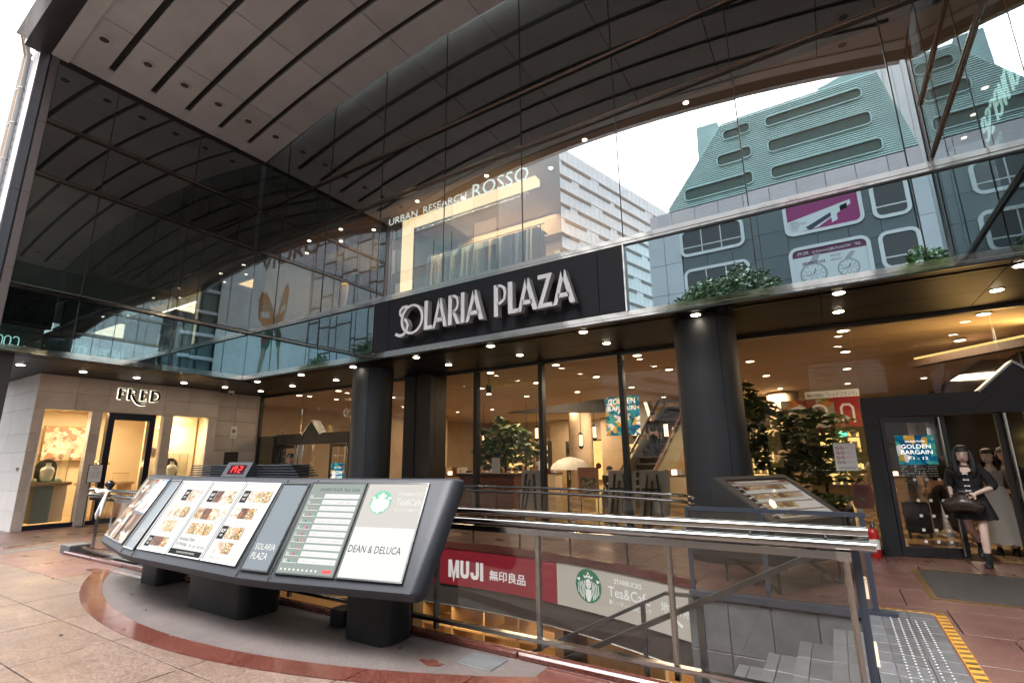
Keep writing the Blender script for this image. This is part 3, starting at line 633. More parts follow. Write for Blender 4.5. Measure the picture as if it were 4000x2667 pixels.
def emblem(F, r, parent, name='emblem', scale_n=1.0, g_='logo_green', w__='letter_white', bend=None):
    """round green emblem: crown with star, face, long wavy hair"""
    mb = MB(); a, b = 0.0, 0.0015 * scale_n
    mb.prism(F, arcpts(0, 0, r, r, 0, 350, 35), a, b, 0)
    N0, N1 = b, b + 0.0015 * scale_n
    mb.prism(F, [(x * r, y * r) for x, y in arcpts(0, 0.12, 0.22, 0.29, 0, 345, 23)], N0, N1, 1)          # face
    st = [(0.11 * r * (1 if i % 2 == 0 else .42) * math.cos(math.radians(90 + 36 * i)), .72 * r + 0.13 * r * (1 if i % 2 == 0 else .42) * math.sin(math.radians(90 + 36 * i))) for i in range(10)]
    mb.prism(F, st, N0, N1, 1)
    mb.prism(F, [(x * r, y * r) for x, y in ((-.32, .42), (-.36, .62), (-.2, .53), (-.12, .66), (0, .55), (.12, .66), (.2, .53), (.36, .62), (.32, .42), (0, .49))], N0, N1, 1)
    for s_ in (-1, 1):
        for k in range(5):
            x0 = (0.27 + 0.135 * k); pts = [(s_ * (x0 + 0.045 * math.sin(t * 1.5 + k) - 0.06 * t / 6 * (k - 1)) * r, (0.30 - 0.05 * k - 0.19 * t) * r) for t in range(7)]
            pts = [p for p in pts if p[0] ** 2 + p[1] ** 2 < (0.93 * r) ** 2]
            if len(pts) > 1: stroke(mb, F, pts, 0.055 * r, N0, N1, 1)
        mb.prism(F, [(s_ * x * r, y * r) for x, y in ((.62, .42), (.9, .38), (.8, .25), (.66, .22))], N0, N1, 1)
        stroke(mb, F, [(s_ * .07 * r, .16 * r), (s_ * .15 * r, .15 * r)], .025 * r, N1, N1 + .001 * scale_n, 0)
    stroke(mb, F, [(-.06 * r, -.02 * r), (.06 * r, -.02 * r)], .025 * r, N1, N1 + .001 * scale_n, 0)
    mb.prism(F, [(x * r, y * r) for x, y in ((-.17, -.2), (.17, -.2), (.24, -.6), (.1, -.93), (-.1, -.93), (-.24, -.6))], N0, N1, 1)
    if bend: mb.v = [bend(v) for v in mb.v]
    return mb.build(name, [g_, w__], parent)
emblem((V(-3.27, 0, -0.315), V(1,0,0), V(0,0,1), V(0,-1,0)), 0.225, sg2, bend=lambda v: (v[0], rim_y(v[0], AR - 0.014) + v[1], v[2]))
curve_text('STARBUCKS', -2.83, -0.215, 0.065, 0.44, 'letter_white', sg2, 'lettering', bold=0.03)
curve_text('Tea&Cafe', -2.93, -0.39, 0.135, 0.66, 'letter_white', sg2, 'lettering', bold=0.012)
curve_text('新しいティー体験ストア', -2.92, -0.50, 0.075, 0.66, 'letter_white', sg2, 'lettering', bold=0.012)
curve_text('地下1階', -2.12, -0.42, 0.135, 0.42, 'letter_white', sg2, 'lettering', bold=0.015)
stroke_mb = MB(); stroke(stroke_mb, (V(-1.85, rim_y(-1.85, AR - .014), -0.52), V(1,0,0), V(0,0,1), V(0,-1,0)), [(-.05, .06), (0, 0), (.05, .06)], .02, 0, .004); stroke_mb.build('arrow', 'letter_white', sg2)
# stair handrails (flat dark bars)
def handrail(name, label, pts, posts):
    t = thing(name, label, 'handrail', pts[0]); mb = MB()
    for a, b in zip(pts, pts[1:]): mb.bar(a, b, 0.05, 0.035)
    mb.build('grip', 'rail_black', t)
    for (x, y, z0, z1) in posts: MB().box(x - .022, x + .022, y - .022, y + .022, z0, z1).build('post', 'rail_black', t)
handrail('handrail', 'dark flat stair handrail sloping down along near side of stairwell', [(0.10, 3.97, 0.97), (-0.08, 3.97, 0.93), (-6.2, 3.97, -2.19)], [(-0.95, 3.97, -.6, .47), (-2.6, 3.97, -1.5, -.36), (-4.4, 3.97, -2.4, -1.28)])
handrail('handrail', 'dark flat stair handrail along far slate wall below grey sign', [(-1.55, 6.12, 0.0), (-1.83, 6.12, -0.01), (-6.2, 6.12, -2.24)], [(-2.1, 6.12, -1.2, -.15), (-3.6, 6.12, -2.0, -.92)])

# ================================================================== THE BUILDING
YG, XL, XR, ZS = 7.46, -13.20, 2.45, 3.62
LEV = (ZS, 4.92, 7.34, 8.56)
def vz(x): return 11.0 - (x + 5.4) ** 2 / 68.0
XM = [XL, -12.05, -10.14, -8.23, -6.31, -4.40, -2.49, -0.60, 1.24, XR]
YM = [2.66, 3.77, 5.63, YG]
def trim(parent, F, u0, u1, z, name='trim', h=1.0):
    """polished two-step band across the glass"""
    t = MB(); t.fbox(F, u0, u1, z - 0.06 * h, z + 0.06 * h, -0.02, 0.035); t.fbox(F, u0, u1, z - 0.02 * h, z + 0.02 * h, 0.0, 0.05)
    o = t.build(name, 'trim_steel' if h == 1 else 'trim_dim', parent)
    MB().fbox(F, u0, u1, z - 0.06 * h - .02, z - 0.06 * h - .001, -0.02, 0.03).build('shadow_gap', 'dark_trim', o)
    return o
def facade(name, label, F, us, rows, parent_loc, skip=()):
    """us: mullion positions along u; rows: (z0,z1,glass,backing,backing depth)"""
    t = thing(name, label, 'facade', parent_loc)
    for (z0, z1, gm, bm, bd) in rows:
        for i, (a, b) in enumerate(zip(us, us[1:])):
            if (i, z0) in skip: continue
            o_, u_, v_, n_ = F; ta, tb = random.uniform(-.0022, .0022), random.uniform(-.0022, .0022); za, zb = z0 + (0.066 if z0 > ZS else 0.0), z1 - 0.066
            vv = [o_ + u_ * uu + v_ * zz + n_ * (dd + ta * (uu - (a + b) / 2) + tb * (zz - (za + zb) / 2)) for dd in (-.012, 0.0) for (uu, zz) in ((a + .006, za), (b - .006, za), (b - .006, zb), (a + .006, zb))]
            MB().add(vv, [(3, 2, 1, 0), (4, 5, 6, 7), (0, 1, 5, 4), (1, 2, 6, 5), (2, 3, 7, 6), (3, 0, 4, 7)]).build('pane', gm, t)
        if bm: MB().fbox(F, us[0], us[-1], z0, z1, -bd - 0.1, -bd).build('backing', bm, t)
    for u in us[1:-1]:
        for (z0, z1, *_r) in rows:
            if z0 == ZS and ('sign' in skip and -8.3 < u < -2.4 and F[1].x > .5): continue
            MB().fbox(F, u - 0.008, u + 0.008, z0, z1, -0.014, 0.006).build('mullion', 'dark_trim', t)
    return t
ROWS = [(LEV[0], LEV[1], 'glass_teal_pane', 'spandrel_teal', 0.25), (LEV[1], LEV[2], 'glass_vision', None, 0), (LEV[2], LEV[3], 'glass_dark', 'spandrel', 0.2), (LEV[3], 11.25, 'glass_dark', 'spandrel', 0.2)]
FM = FY(0, YG, 0)
skip = [(i, ZS) for i, (a, b) in enumerate(zip(XM, XM[1:])) if a > -8.3 and b < -2.4] + ['sign']
mf = facade('glass_facade', 'long glass front wall above the entrance reflecting buildings across the street', FM, XM, ROWS, (-5.4, YG, ZS), set(skip))
for z in LEV[1:]: trim(mf, FM, XL + 0.05, XR - 0.05, z, h=1.0 if z < 5 else .55 if z < 8 else .5)
trim(mf, FM, XL + 0.05, XR - 0.05, ZS + 0.05)
FL = FXp(XL, 0, 0)
lf = facade('glass_facade', 'dark glass wing wall on the left meeting the entrance front at a corner', FL, YM, [(LEV[0], LEV[1], 'glass_teal_pane', 'spandrel_teal', 0.3), (LEV[1], LEV[2], 'glass_wing', 'spandrel_grey', 0.05), (LEV[2], LEV[3], 'glass_dark', 'spandrel', 0.2), (LEV[3], 11.25, 'glass_dark', 'spandrel', 0.2)], (XL, 5, ZS))
for z in LEV[1:]: trim(lf, FL, 2.66, YG - 0.05, z, h=.5)
trim(lf, FL, 2.66, YG - 0.05, ZS + 0.05)
FR = (V(XR, 0, 0), V(0,-1,0), V(0,0,1), V(-1,0,0))
rf = facade('glass_facade', 'glass wing wall facing the left wing, seen mirrored with a neon sign', FR, [-y for y in reversed(YM)], [(LEV[0], LEV[1], 'glass_dark', 'spandrel_teal', 0.3), (LEV[1], LEV[2], 'glass_vision', None, 0), (LEV[2], LEV[3], 'glass_dark', 'spandrel', 0.2), (LEV[3], 11.25, 'glass_dark', 'spandrel', 0.2)], (XR, 5, ZS))
for z in LEV[1:]: trim(rf, FR, -YG + 0.05, -2.66, z, h=.5)
trim(rf, FR, -YG + 0.05, -2.66, ZS + 0.05)
MB().box(XL - .35, XL - .002, YG + .002, YG + .4, ZS, 11.3).build('corner_post', 'spandrel', mf)
# corner cladding at the street end of the wings
for (xs_, sgn, F, tt) in ((XL, 1, FXp(XL, 0, 0), lf), (XR, -1, FR, rf)):
    def clad(a, b, n0, n1, m, nm, z0=ZS, z1=10.15):
        u0, u1 = (a, b) if sgn == 1 else (-b, -a)
        MB().fbox(F, u0, u1, z0, z1, n0, n1).build(nm, m, tt)
    for k in range(4):
        za, zb = ZS + (10.1 - ZS) * k / 4 + .004, ZS + (10.1 - ZS) * (k + 1) / 4 - .004
        clad(2.53, 2.655, -0.05, 0.012, 'clad_brown', 'cladding_strip', za, zb); clad(2.36, 2.495, -0.05, 0.012, 'clad_blue', 'cladding_panel', za, zb)
    clad(2.495, 2.53, -0.06, -0.02, 'dark_trim', 'gap'); clad(2.335, 2.36, -0.02, 0.03, 'silver', 'edge')
# street face of the left wing with rainwater pipes
st = thing('street_pier', 'pale brick pier with copper and grey rainwater pipes at left edge', 'pier', (-13.6, 2.4, 0))
for k in range(13, 34):
    MB().box(-13.62, -13.21, 2.34, 2.40 + 0.04, 0.3 * k + .003, 0.3 * k + .297).build('course', 'brick_pale', st)
p1_ = MB(); p1_.tube([(-13.72, 2.28, 0), (-13.72, 2.28, 10.1), (-13.45, 2.1, 10.45), (-11.4, 1.85, 11.35)], 0.045, 10); p1_.build('pipe', 'pipe_grey', st, smooth=40)
p2_ = MB(); p2_.tube([(-13.86, 2.28, 0), (-13.86, 2.28, 10.1), (-13.62, 2.1, 10.5), (-11.5, 1.85, 11.5)], 0.05, 10); p2_.build('pipe', 'copper_pipe', st, smooth=40)
for k in range(12):
    for (x, r) in ((-13.72, .056), (-13.86, .061)): MB().lathe([(r, 0), (r, .03)], (x, 2.28, .8 + k * .85), 10).build('clamp', 'steel_dull', st)
# building bulk behind and above
MB().box(-30, 20, 7.9, 40, 11.4, 15).build('wall', 'spandrel', thing('tower_block', 'dark upper storeys of the shopping building above the canopy', 'building', (-5, 20, 11.4)))  # unseen storeys, cut low so sky light reaches the street fronts opposite
MB().box(-14.3, -13.45, 2.45, 7.4, ZS + .1, 11.3).build('wing_core', 'spandrel', lf)
MB().box(-14.2, -13.35, 2.55, 2.98, 0.0, ZS).build('wing_foot', 'pier_brown', lf)
MB().box(-18.8, -13.9, 4.6, 7.4, ZS + 0.1, 11.3).build('wing_core', 'spandrel', lf)
MB().box(3.4, 9, 2.45, 7.4, ZS + 0.1, 11.3).build('wing_core', 'spandrel', rf)

# ------------------------------------------------------------------ the vaulted canopy
cn = thing('canopy', 'shallow vaulted plaster canopy with dark slots and recessed lamps overhead', 'canopy', (-5.4, 5, 10))
SL = [2.50, 3.45, 4.29, 5.06, 5.88, 6.68, YG - 0.03]
XJ = [XL + .01, -11.6, -9.53, -7.45, -5.38, -3.30, -1.23, 0.84, XR - .01]
def vault_piece(xa, xb, ya, yb, m, name, dz0, dz1, parent, n=5):
    mb = MB(); r = []
    for i in range(n + 1):
        x = xa + (xb - xa) * i / n; z = vz(x); r.append([(x, ya, z + dz0), (x, yb, z + dz0), (x, yb, z + dz1), (x, ya, z + dz1)])
    mb.loft(r); return mb.build(name, m, parent, smooth=30)
for j, (ya, yb) in enumerate(zip(SL, SL[1:])):
    for i, (xa, xb) in enumerate(zip(XJ, XJ[1:])):
        vault_piece(xa + 0.011, xb - 0.011, ya + (0.066 if j else 0), yb - (0.066 if j < 5 else 0), 'vault', 'panel', 0, 0.05, cn)
for y in SL[1:-1]:
    vault_piece(XL + .35, XR - .35, y - 0.085, y + 0.085, 'vault_slot', 'slot', 0.06, 0.10, cn, 24)
    mb = MB(); q = [XL + .4 + (XR - XL - .8) * i / 30 for i in range(31)]; mb.tube([(x, y + 0.03, vz(x) + 0.025) for x in q], 0.012, 5); mb.build('slot_rail', 'slot_metal', cn)
    for xe in (XL + .18, XR - .18): vault_piece(xe - .17, xe + .17, y - .065, y + .065, 'vault', 'slot_end', 0.004, 0.05, cn, 2)
vault_piece(XL - .02, XR + .02, 1.95, YG, 'fascia', 'sky_blocking_slab', 0.12, 0.55, cn, 20)  # unseen slab over the panels, added to keep sky light out
vault_piece(XL - .1, XR + .1, 2.10, 2.50, 'fascia', 'edge_beam', -0.02, 0.5, cn, 20)
vault_piece(XL + .02, XR - .02, 2.505, 2.80, 'vault', 'edge_lip', -0.035, -0.001, cn, 20)
vault_piece(XL + .06, XR - .06, 1.92, 2.10, 'silver', 'edge_nose', 0.0, 0.62, cn, 20)
MB().box(XL + .001, XL + .02, 2.66, YG, 9.98, 10.1).build('wall_strip', 'dark_trim', cn)
for k, y in enumerate((3.04, 3.87, 4.65, 5.45, 6.24, 7.03)):
    for s_, x in ((0, -12.12), (1, 1.32)):
        z = vz(x); d = thing('canopy_lamp', f'unlit round canopy lamp, {ORD[k]} from the street, along the {"left wing" if s_ == 0 else "far mirrored end"}', 'lamp', (x, y, z), group='recessed canopy lamps')
        MB().lathe([(0.145, -0.012), (0.15, -0.002), (0.15, 0.0)], (x, y, z), 24).build('ring', 'lamp_ring', d, smooth=40)
        MB().lathe([(0.085, -0.004), (0.085, 0.0)], (x, y, z - .0125), 20).build('hole', 'lamp_hole', d)

# ------------------------------------------------------------------ soffit over the ground floor
sf = thing('soffit', 'dark brown metal panel ceiling under the glass front', 'ceiling', (-5, 8.5, ZS))
MB().box(-19, XL, 2.45, 9.9, ZS + 0.03, ZS + .09).build('soffit_back', 'soffit_joint', sf)
MB().box(XL, 6.0, YG + .02, 9.9, ZS + 0.03, ZS + .09).build('soffit_back', 'soffit_joint', sf)
def spanel(x0, x1, y0, y1): MB().box(x0 + .005, x1 - .005, y0 + .005, y1 - .005, ZS, ZS + .03).build('soffit_panel', 'soffit', sf)
xg = [XL + 0.95 * k for k in range(0, 20)]
for a, b in zip(xg[::2], xg[2::2]):
    for y0, y1 in ((YG - .02, 7.93), (7.93, 8.86), (8.86, 9.9)): spanel(a, b, y0, y1)
for i in range(8):
    y0 = 2.45 + i * 0.93
    for x0, x1 in ((-19, -17.1), (-17.1, -15.85), (-15.85, -14.5), (-14.5, XL)): spanel(x0, x1, y0, y0 + .93)
def downlight(x, y, label, z=ZS, r=0.066, group='lit soffit downlights', lens='lamp_down'):
    d = thing('downlight', label, 'downlight', (x, y, z), group=group)
    MB().lathe([(r * 1.25, -0.012), (r * 1.3, 0.0)], (x, y, z), 20).build('ring', 'lamp_ring', d, smooth=40)
    MB().lathe([(r, -0.004), (r, 0.0)], (x, y, z - .0125), 18).build('lens', lens, d); return d
emis('lamp_down', (1.0, 0.86, 0.66), 16.0)
XD = [-13.15, -11.24, -9.30, -7.32, -5.39, -3.44, -1.55, 0.32, 2.12, 4.0]
for k, x in enumerate(XD):
    downlight(x, 7.84, f'{ORD[k]} lit soffit downlight from the inner corner, row just behind the glass front')
    if k not in (2, 6): downlight(x, 8.92, f'{ORD[k]} lit soffit downlight from the inner corner, row nearer the shop windows')
for k, y in enumerate((3.45, 4.56, 5.67, 6.80, 7.92, 9.03)):
    downlight(-14.9, y, f'{ORD[k]} lit soffit downlight from the street, row before the jewellery shop')
for x, y, lb in ((-14.9, 5.1, 'jewellery shop'), (-6.35, 8.0, 'big letters'), (-12.2, 8.9, 'left doors')):
    tag(MB().lathe([(.1, -.008), (.105, 0)], (x, y, ZS), 20).build('ceiling_speaker', 'soffit'), f'round dark speaker cover in soffit by the {lb}', 'speaker')
cc = thing('security_camera', 'white dome security camera under the soffit beside the stone shop', 'camera', (-15.6, 8.5, ZS))
MB().lathe([(.06, -.09), (.085, -.05), (.085, 0)], (-15.6, 8.5, ZS), 16).build('housing', 'white_frame', cc, smooth=40)
MB().lathe([(.02, -.125), (.05, -.11), (.058, -.09)], (-15.6, 8.5, ZS), 16).build('dome', 'black_gloss', cc, smooth=60)
sp = thing('spot_lamp', 'pair of small spot lamps at the soffit beside the right round column', 'lamp', (-1.1, 7.7, ZS))
for x in (-1.2, -1.05): MB().box(x, x + .09, 7.66, 7.74, ZS - .05, ZS).build('spot_head', 'dark_trim', sp)
# ------------------------------------------------------------------ round columns and pier
for x, lb in ((-9.33, 'round dark metal column left of the shop windows, below the letters'), (-1.58, 'round dark metal column behind the tilted menu board')):
    c = thing('column', lb, 'column', (x, 8.5, 0), group='round columns at the entrance')
    for q_ in range(4):
        mb = MB(); ring = []
        a0, a1 = math.radians(90 * q_ + 35 + .45), math.radians(90 * q_ + 125 - .45)
        A = [a0 + (a1 - a0) * i / 10 for i in range(11)]
        P = [(.48 * math.cos(t), .48 * math.sin(t)) for t in A] + [(.44 * math.cos(t), .44 * math.sin(t)) for t in reversed(A)]
        mb.prism(FZ(x, 8.5, 0), P, 0.0, ZS); mb.build('shell', 'column_dark', c, smooth=30)
    MB().lathe([(.45, 0), (.45, ZS)], (x, 8.5, 0), 24).build('core', 'black', c)
    MB().lathe([(.50, 0), (.50, .09), (.485, .10)], (x, 8.5, 0), 32).build('base_ring', 'black', c)
pr = thing('pier', 'square dark brown pier between the round column and the shop windows', 'pier', (-9.0, 9.8, 0))
MB().box(-9.42, -8.55, 9.72, 10.35, 0, ZS).build('shaft', 'pier_brown', pr); MB().box(-9.44, -9.05, 9.70, 9.72, 0, ZS).build('face_panel', 'column_dark', pr)

# ------------------------------------------------------------------ SOLARIA PLAZA sign
sn = thing('name_sign', 'black sign panel with large raised white letters SOLARIA PLAZA', 'sign', (-5.35, 7.4, 3.72))
FS = FY(0, 7.42, 0)
for a, b in ((-8.20, -7.765), (-7.755, -2.955), (-2.945, -2.50)): MB().fbox(FS, a, b, 3.745, 4.85, -0.05, 0.0).build('sign_panel', 'sign_black', sn)
for (a, b, c, d) in ((-8.225, -8.20, 3.72, 4.86), (-2.50, -2.475, 3.72, 4.86)): MB().fbox(FS, a, b, c, d, -0.06, 0.03).build('frame', 'trim_steel', sn)
FLt = FY(0, 7.42, 0); N0, N1 = 0.10, 0.22
def letter(paths, x0, wid, w_=0.085, closed=False):
    mb = MB()
    for pts in paths:
        if isinstance(pts, dict): mb.prism(FLt, [(x0 + a * wid, 3.965 + b * 0.595) for a, b in pts['poly']], N0, N1, 0, 1)
        else:
            pw = w_; 
            if isinstance(pts, tuple): pts, pw = pts
            stroke(mb, FLt, [(x0 + a * wid, 3.965 + b * 0.595) for a, b in pts], pw, N0, N1, 0, 1)
    o = mb.build('letter', ['letter_white', 'letter_side'], sn)
    for (a, b) in ((.25, .25), (.6, .7)): MB().tube([(x0 + a * wid, 7.42, 3.965 + b * .595), (x0 + a * wid, 7.32, 3.965 + b * .595)], .008, 5).build('stud', 'black', o)
    return o
mb = MB()
stroke(mb, FLt, [(-7.10 + dx, z) for dx, z in ((.10, 4.50), (.03, 4.545), (-.07, 4.54), (-.135, 4.48), (-.13, 4.40), (-.06, 4.32), (.04, 4.24), (.085, 4.14), (.06, 4.04), (-.02, 3.965), (-.13, 3.945), (-.25, 4.0))], 0.058, N0 - .02, N1 - .025, 0, 1); mb.build('letter', ['letter_white', 'letter_side'], sn)
mb = MB(); stroke(mb, FLt, arcpts(-6.88, 4.245, .275, .29, 0, 351, 39), [0.040 + .022 * abs(math.cos(math.radians(9 * i))) for i in range(40)], N0, N1, 0, 1, closed=True); mb.build('letter', ['letter_white', 'letter_side'], sn)
Lp = [{'poly': [(0, 0), (1, 0), (.93, .13), (.42, .13), (.42, 1), (0, 1)]}]
def Ap(wd): return [{'poly': [(0, 0), (.17, 0), (.50, .78), (.53, 1), (.40, 1)]}, {'poly': [(.40, 1), (.58, 1), (1, 0), (.76, 0), (.44, .83)]}, {'poly': [(.19, .20), (.75, .20), (.70, .33), (.245, .33)]}]
Rp = [{'poly': [(0, 0), (.30, 0), (.30, 1), (0, 1)]}, ([(.2, .955), (.5, .95), (.72, .86), (.8, .70), (.72, .53), (.5, .44), (.25, .43)], .05), {'poly': [(.30, .45), (.52, .45), (1, 0), (.70, 0)]}]
Pp = [{'poly': [(0, 0), (.32, 0), (.32, 1), (0, 1)]}, ([(.2, .955), (.5, .95), (.78, .86), (.86, .68), (.78, .50), (.5, .40), (.25, .39)], .05)]
letter(Lp, -6.55, .21); letter(Ap(1), -6.33, .36); letter(Rp, -5.94, .29); letter([{'poly': [(0, 0), (1, 0), (1, 1), (0, 1)]}], -5.635, .085); letter(Ap(1), -5.52, .41)
letter(Pp, -4.88, .28); letter(Lp, -4.58, .23); letter(Ap(1), -4.38, .40)
letter([{'poly': [(.02, 1), (1, 1), (1, .98), (.34, .13), (.95, .13), (1, 0), (0, 0), (0, .05), (.62, .87), (.02, .87)]}], -3.97, .28); letter(Ap(1), -3.68, .41)

# ------------------------------------------------------------------ upper-floor shops behind the glass
up = thing('upper_shop', 'warm lit clothes shop interior behind upper glass, white lit portal', 'shop', (-6.5, 9, 4.9))
MB().box(XL, 9, 7.75, 12.5, 4.78, 4.86).build('shop_floor', 'room_brown', up)
MB().box(XL, 9, 7.70, 12.5, 7.44, 7.50).build('shop_ceiling', 'room_brown', up)
MB().box(XL, 9, 12.4, 12.5, 4.86, 7.44).build('back_wall', 'room_grey', up)
for x in (XL - .02, 8.9): MB().box(x, x + .1, 7.75, 12.5, 4.86, 7.44).build('side_wall', 'room_grey', up)
MB().box(-9.0, -8.75, 8.2, 12.4, 4.86, 7.44).build('partition', 'hall_dark', up); MB().box(-2.2, -2.0, 8.6, 12.4, 4.86, 7.44).build('partition', 'room_grey', up)
MB().box(-8.40, -8.20, 8.35, 8.55, 4.95, 7.28).build('lit_portal', 'strip_warm', up); MB().box(-8.18, -4.60, 8.35, 8.55, 7.12, 7.28).build('lit_portal', 'strip_warm', up)
area_lamp('shop_lamp', (-6.4, 9.6, 7.38), 2.6, 40, (1, .80, .55), up, sy=1.4); area_lamp('shop_lamp', (-11, 9.6, 7.38), 2.2, 30, (1, .62, .30), up, sy=1.6); area_lamp('shop_lamp', (0.6, 9.4, 7.38), 3, 22, (1, .78, .55), up, sy=1.2)
k = 0
for x in (-12.4, -11.6, -10.9, -10.3, -9.6, -7.6, -6.6, -5.6, -4.3, -3.3, -2.4, -1.4):
    k += 1; downlight(x, 8.0 + .5 * (k % 2), f'{ORD[k - 1]} small lit spot from the corner in the upper shop ceiling', 7.44, .045, 'spots in the upper shop ceiling', 'lamp_spot')
ltr = thing('shop_lettering', 'thin glowing white letters URBAN RESEARCH ROSSO inside the upper glass', 'sign', (-6.2, 7.7, 6.8))
FT = FY(0, 7.66, 0)
text(FT, 'URBAN', -8.14, 6.80, width=.88, height=.17, n=0).build('word', 'neon_white', ltr); text(FT, 'RESEARCH', -7.08, 6.81, width=1.20, height=.17, n=0).build('word', 'neon_white', ltr); text(FT, 'ROSSO', -5.72, 6.77, width=1.36, height=.31, n=0).build('word', 'neon_white', ltr)

MB().box(-8.2, -2.2, 10.3, 10.4, 4.86, 7.44).build('display_wall', 'room_brown', up)
for z in (5.5, 6.1, 6.7): MB().box(-8.0, -4.8, 9.98, 10.3, z, z + .03).build('shelf', 'wood_pale', up)
for i in range(14): MB().box(-7.9 + .22 * i, -7.74 + .22 * i, 10.02, 10.25, (5.53, 6.13, 6.73)[i % 3], (5.53, 6.13, 6.73)[i % 3] + .1 + .05 * (i % 2)).build('folded_stack', ('shirt_rack_a', 'shirt_rack_b', 'white_cloth', 'shirt_rack_c')[i % 4], up)
area_lamp('garment_fill', (-6.4, 8.45, 7.0), 3.2, 26, (1, .84, .62), up, direction=(0, .35, -1), sy=.12)  # fill light added to brighten the garments, no fitting of its own
# clothes on a rail
rk = thing('clothes_rail', 'steel rail hung with dark and pale garments in the upper shop', 'clothes rail', (-6.4, 8.9, 4.9))
MB().tube([(-8.0, 8.9, 6.45), (-4.7, 8.9, 6.45)], .014, 6).build('rail', 'steel', rk)
for x in (-7.9, -4.8): MB().tube([(x, 8.9, 4.86), (x, 8.9, 6.45)], .014, 6).build('upright', 'steel', rk)
for i in range(26):
    x = -7.8 + i * .117; ln = random.uniform(.7, 1.25); m_ = random.choice(['shirt_rack_a', 'shirt_rack_b', 'shirt_rack_c', 'shirt_rack_d'])
    mb = MB(); P = [(-.20, 0), (-.05, .09), (.05, .09), (.20, 0), (.26 + random.uniform(-.04, .04), -ln), (-.26, -ln + random.uniform(-.05, .05))]
    a = random.uniform(-.5, .5); F = (V(x, 8.9, 6.30), V(math.sin(a), math.cos(a), 0), V(0, 0, 1), V(math.cos(a), -math.sin(a), 0))
    mb.prism(F, P, -.03, .03); g_ = mb.build('garment', m_); tag(g_, f'{ORD[i % 14]} {"pale" if m_ == "shirt_rack_b" else "dark" if m_ == "shirt_rack_c" else "blue grey" if m_ == "shirt_rack_a" else "green grey"} garment on the {"left" if i < 14 else "right"} half of the upper shop rail', 'garment', 'garments on the upper shop rail')
for x, y, m_, lb in ((-10.6, 8.8, 'shirt_rack_a', 'blue draped garment on stand in warm lit upper room'), (-11.5, 9.2, 'shirt_rack_b', 'pale coat on stand in warm lit upper room')):
    mn = thing('mannequin', lb, 'mannequin', (x, y, 4.86)); MB().tube([(x, y, 4.86), (x, y, 5.5)], .02, 6).build('pole', 'steel', mn)
    MB().loft([[(x + (w0 * math.cos(t * .5236)), y + w0 * .6 * math.sin(t * .5236), z) for t in range(12)] for z, w0 in ((5.2, .3), (5.7, .22), (6.1, .17), (6.4, .22), (6.52, .08))]).build('garment', m_, mn, smooth=60)
# right wing room with neon
rw = thing('neon_shop', 'dim shop behind the mirrored right wing glass with spot lamps', 'shop', (3.0, 5, 4.9))
MB().box(3.3, 3.4, 2.7, 7.4, 4.9, 7.4).build('back_wall', 'room_grey', rw); MB().box(XR + .05, 3.4, 2.7, 7.4, 4.80, 4.9).build('shop_floor', 'room_brown', rw); MB().box(XR + .05, 3.4, 2.7, 7.4, 7.4, 7.5).build('shop_ceiling', 'room_grey', rw)
for i in range(6): downlight(2.9, 3.0 + i * .8, f'{ORD[i]} small lit spot from the street in the neon shop ceiling', 7.4, .045, 'spots in the neon shop ceiling', 'lamp_spot')
cv = thing('neon_sign', 'pale green neon sign converse in thin rounded letters behind wing glass', 'sign', (2.8, 5.5, 6.4))
FN = FXm(2.78, 0, 0)
def neon(s_, u0, hh, wd):
    G = {'c': [arcpts(.5, .72, .5, .28, 20, 180, 8) + arcpts(.5, .28, .5, .28, 180, 340, 8)], 'o': [arcpts(.5, .72, .5, .28, 0, 180, 8) + arcpts(.5, .28, .5, .28, 180, 360, 8) + [(1, .72)]],
         'n': [[(0, 0)] + arcpts(.5, .72, .5, .28, 180, 0, 8) + [(1, 0)]], 'v': [[(0, 1), (.5, 0), (1, 1)]], 'e': [[(0, .5), (1, .5)] + arcpts(.5, .72, .5, .28, 0, 180, 8) + arcpts(.5, .28, .5, .28, 180, 330, 8)],
         'r': [[(0, 0)] + arcpts(.5, .72, .5, .28, 180, 20, 8)], 's': [arcpts(.5, .76, .5, .24, 20, 180, 6) + [(.5, .5)] + arcpts(.5, .24, .5, .24, 0, -160, 6)]}
    for i, ch in enumerate(s_):
        mb = MB()
        for pts in G[ch]: mb.tube([tuple(FN[0] + FN[1] * (u0 + i * wd * 1.32 + a * wd) + FN[2] * (6.43 + b * hh)) for a, b in pts], .016, 6)
        mb.build('letter', 'neon', cv)
neon('converse', -6.52, .42, .195)
text(FN, 'TOKYO', -5.2, 6.1, width=.5, height=.16, n=0).build('word', 'neon', cv)

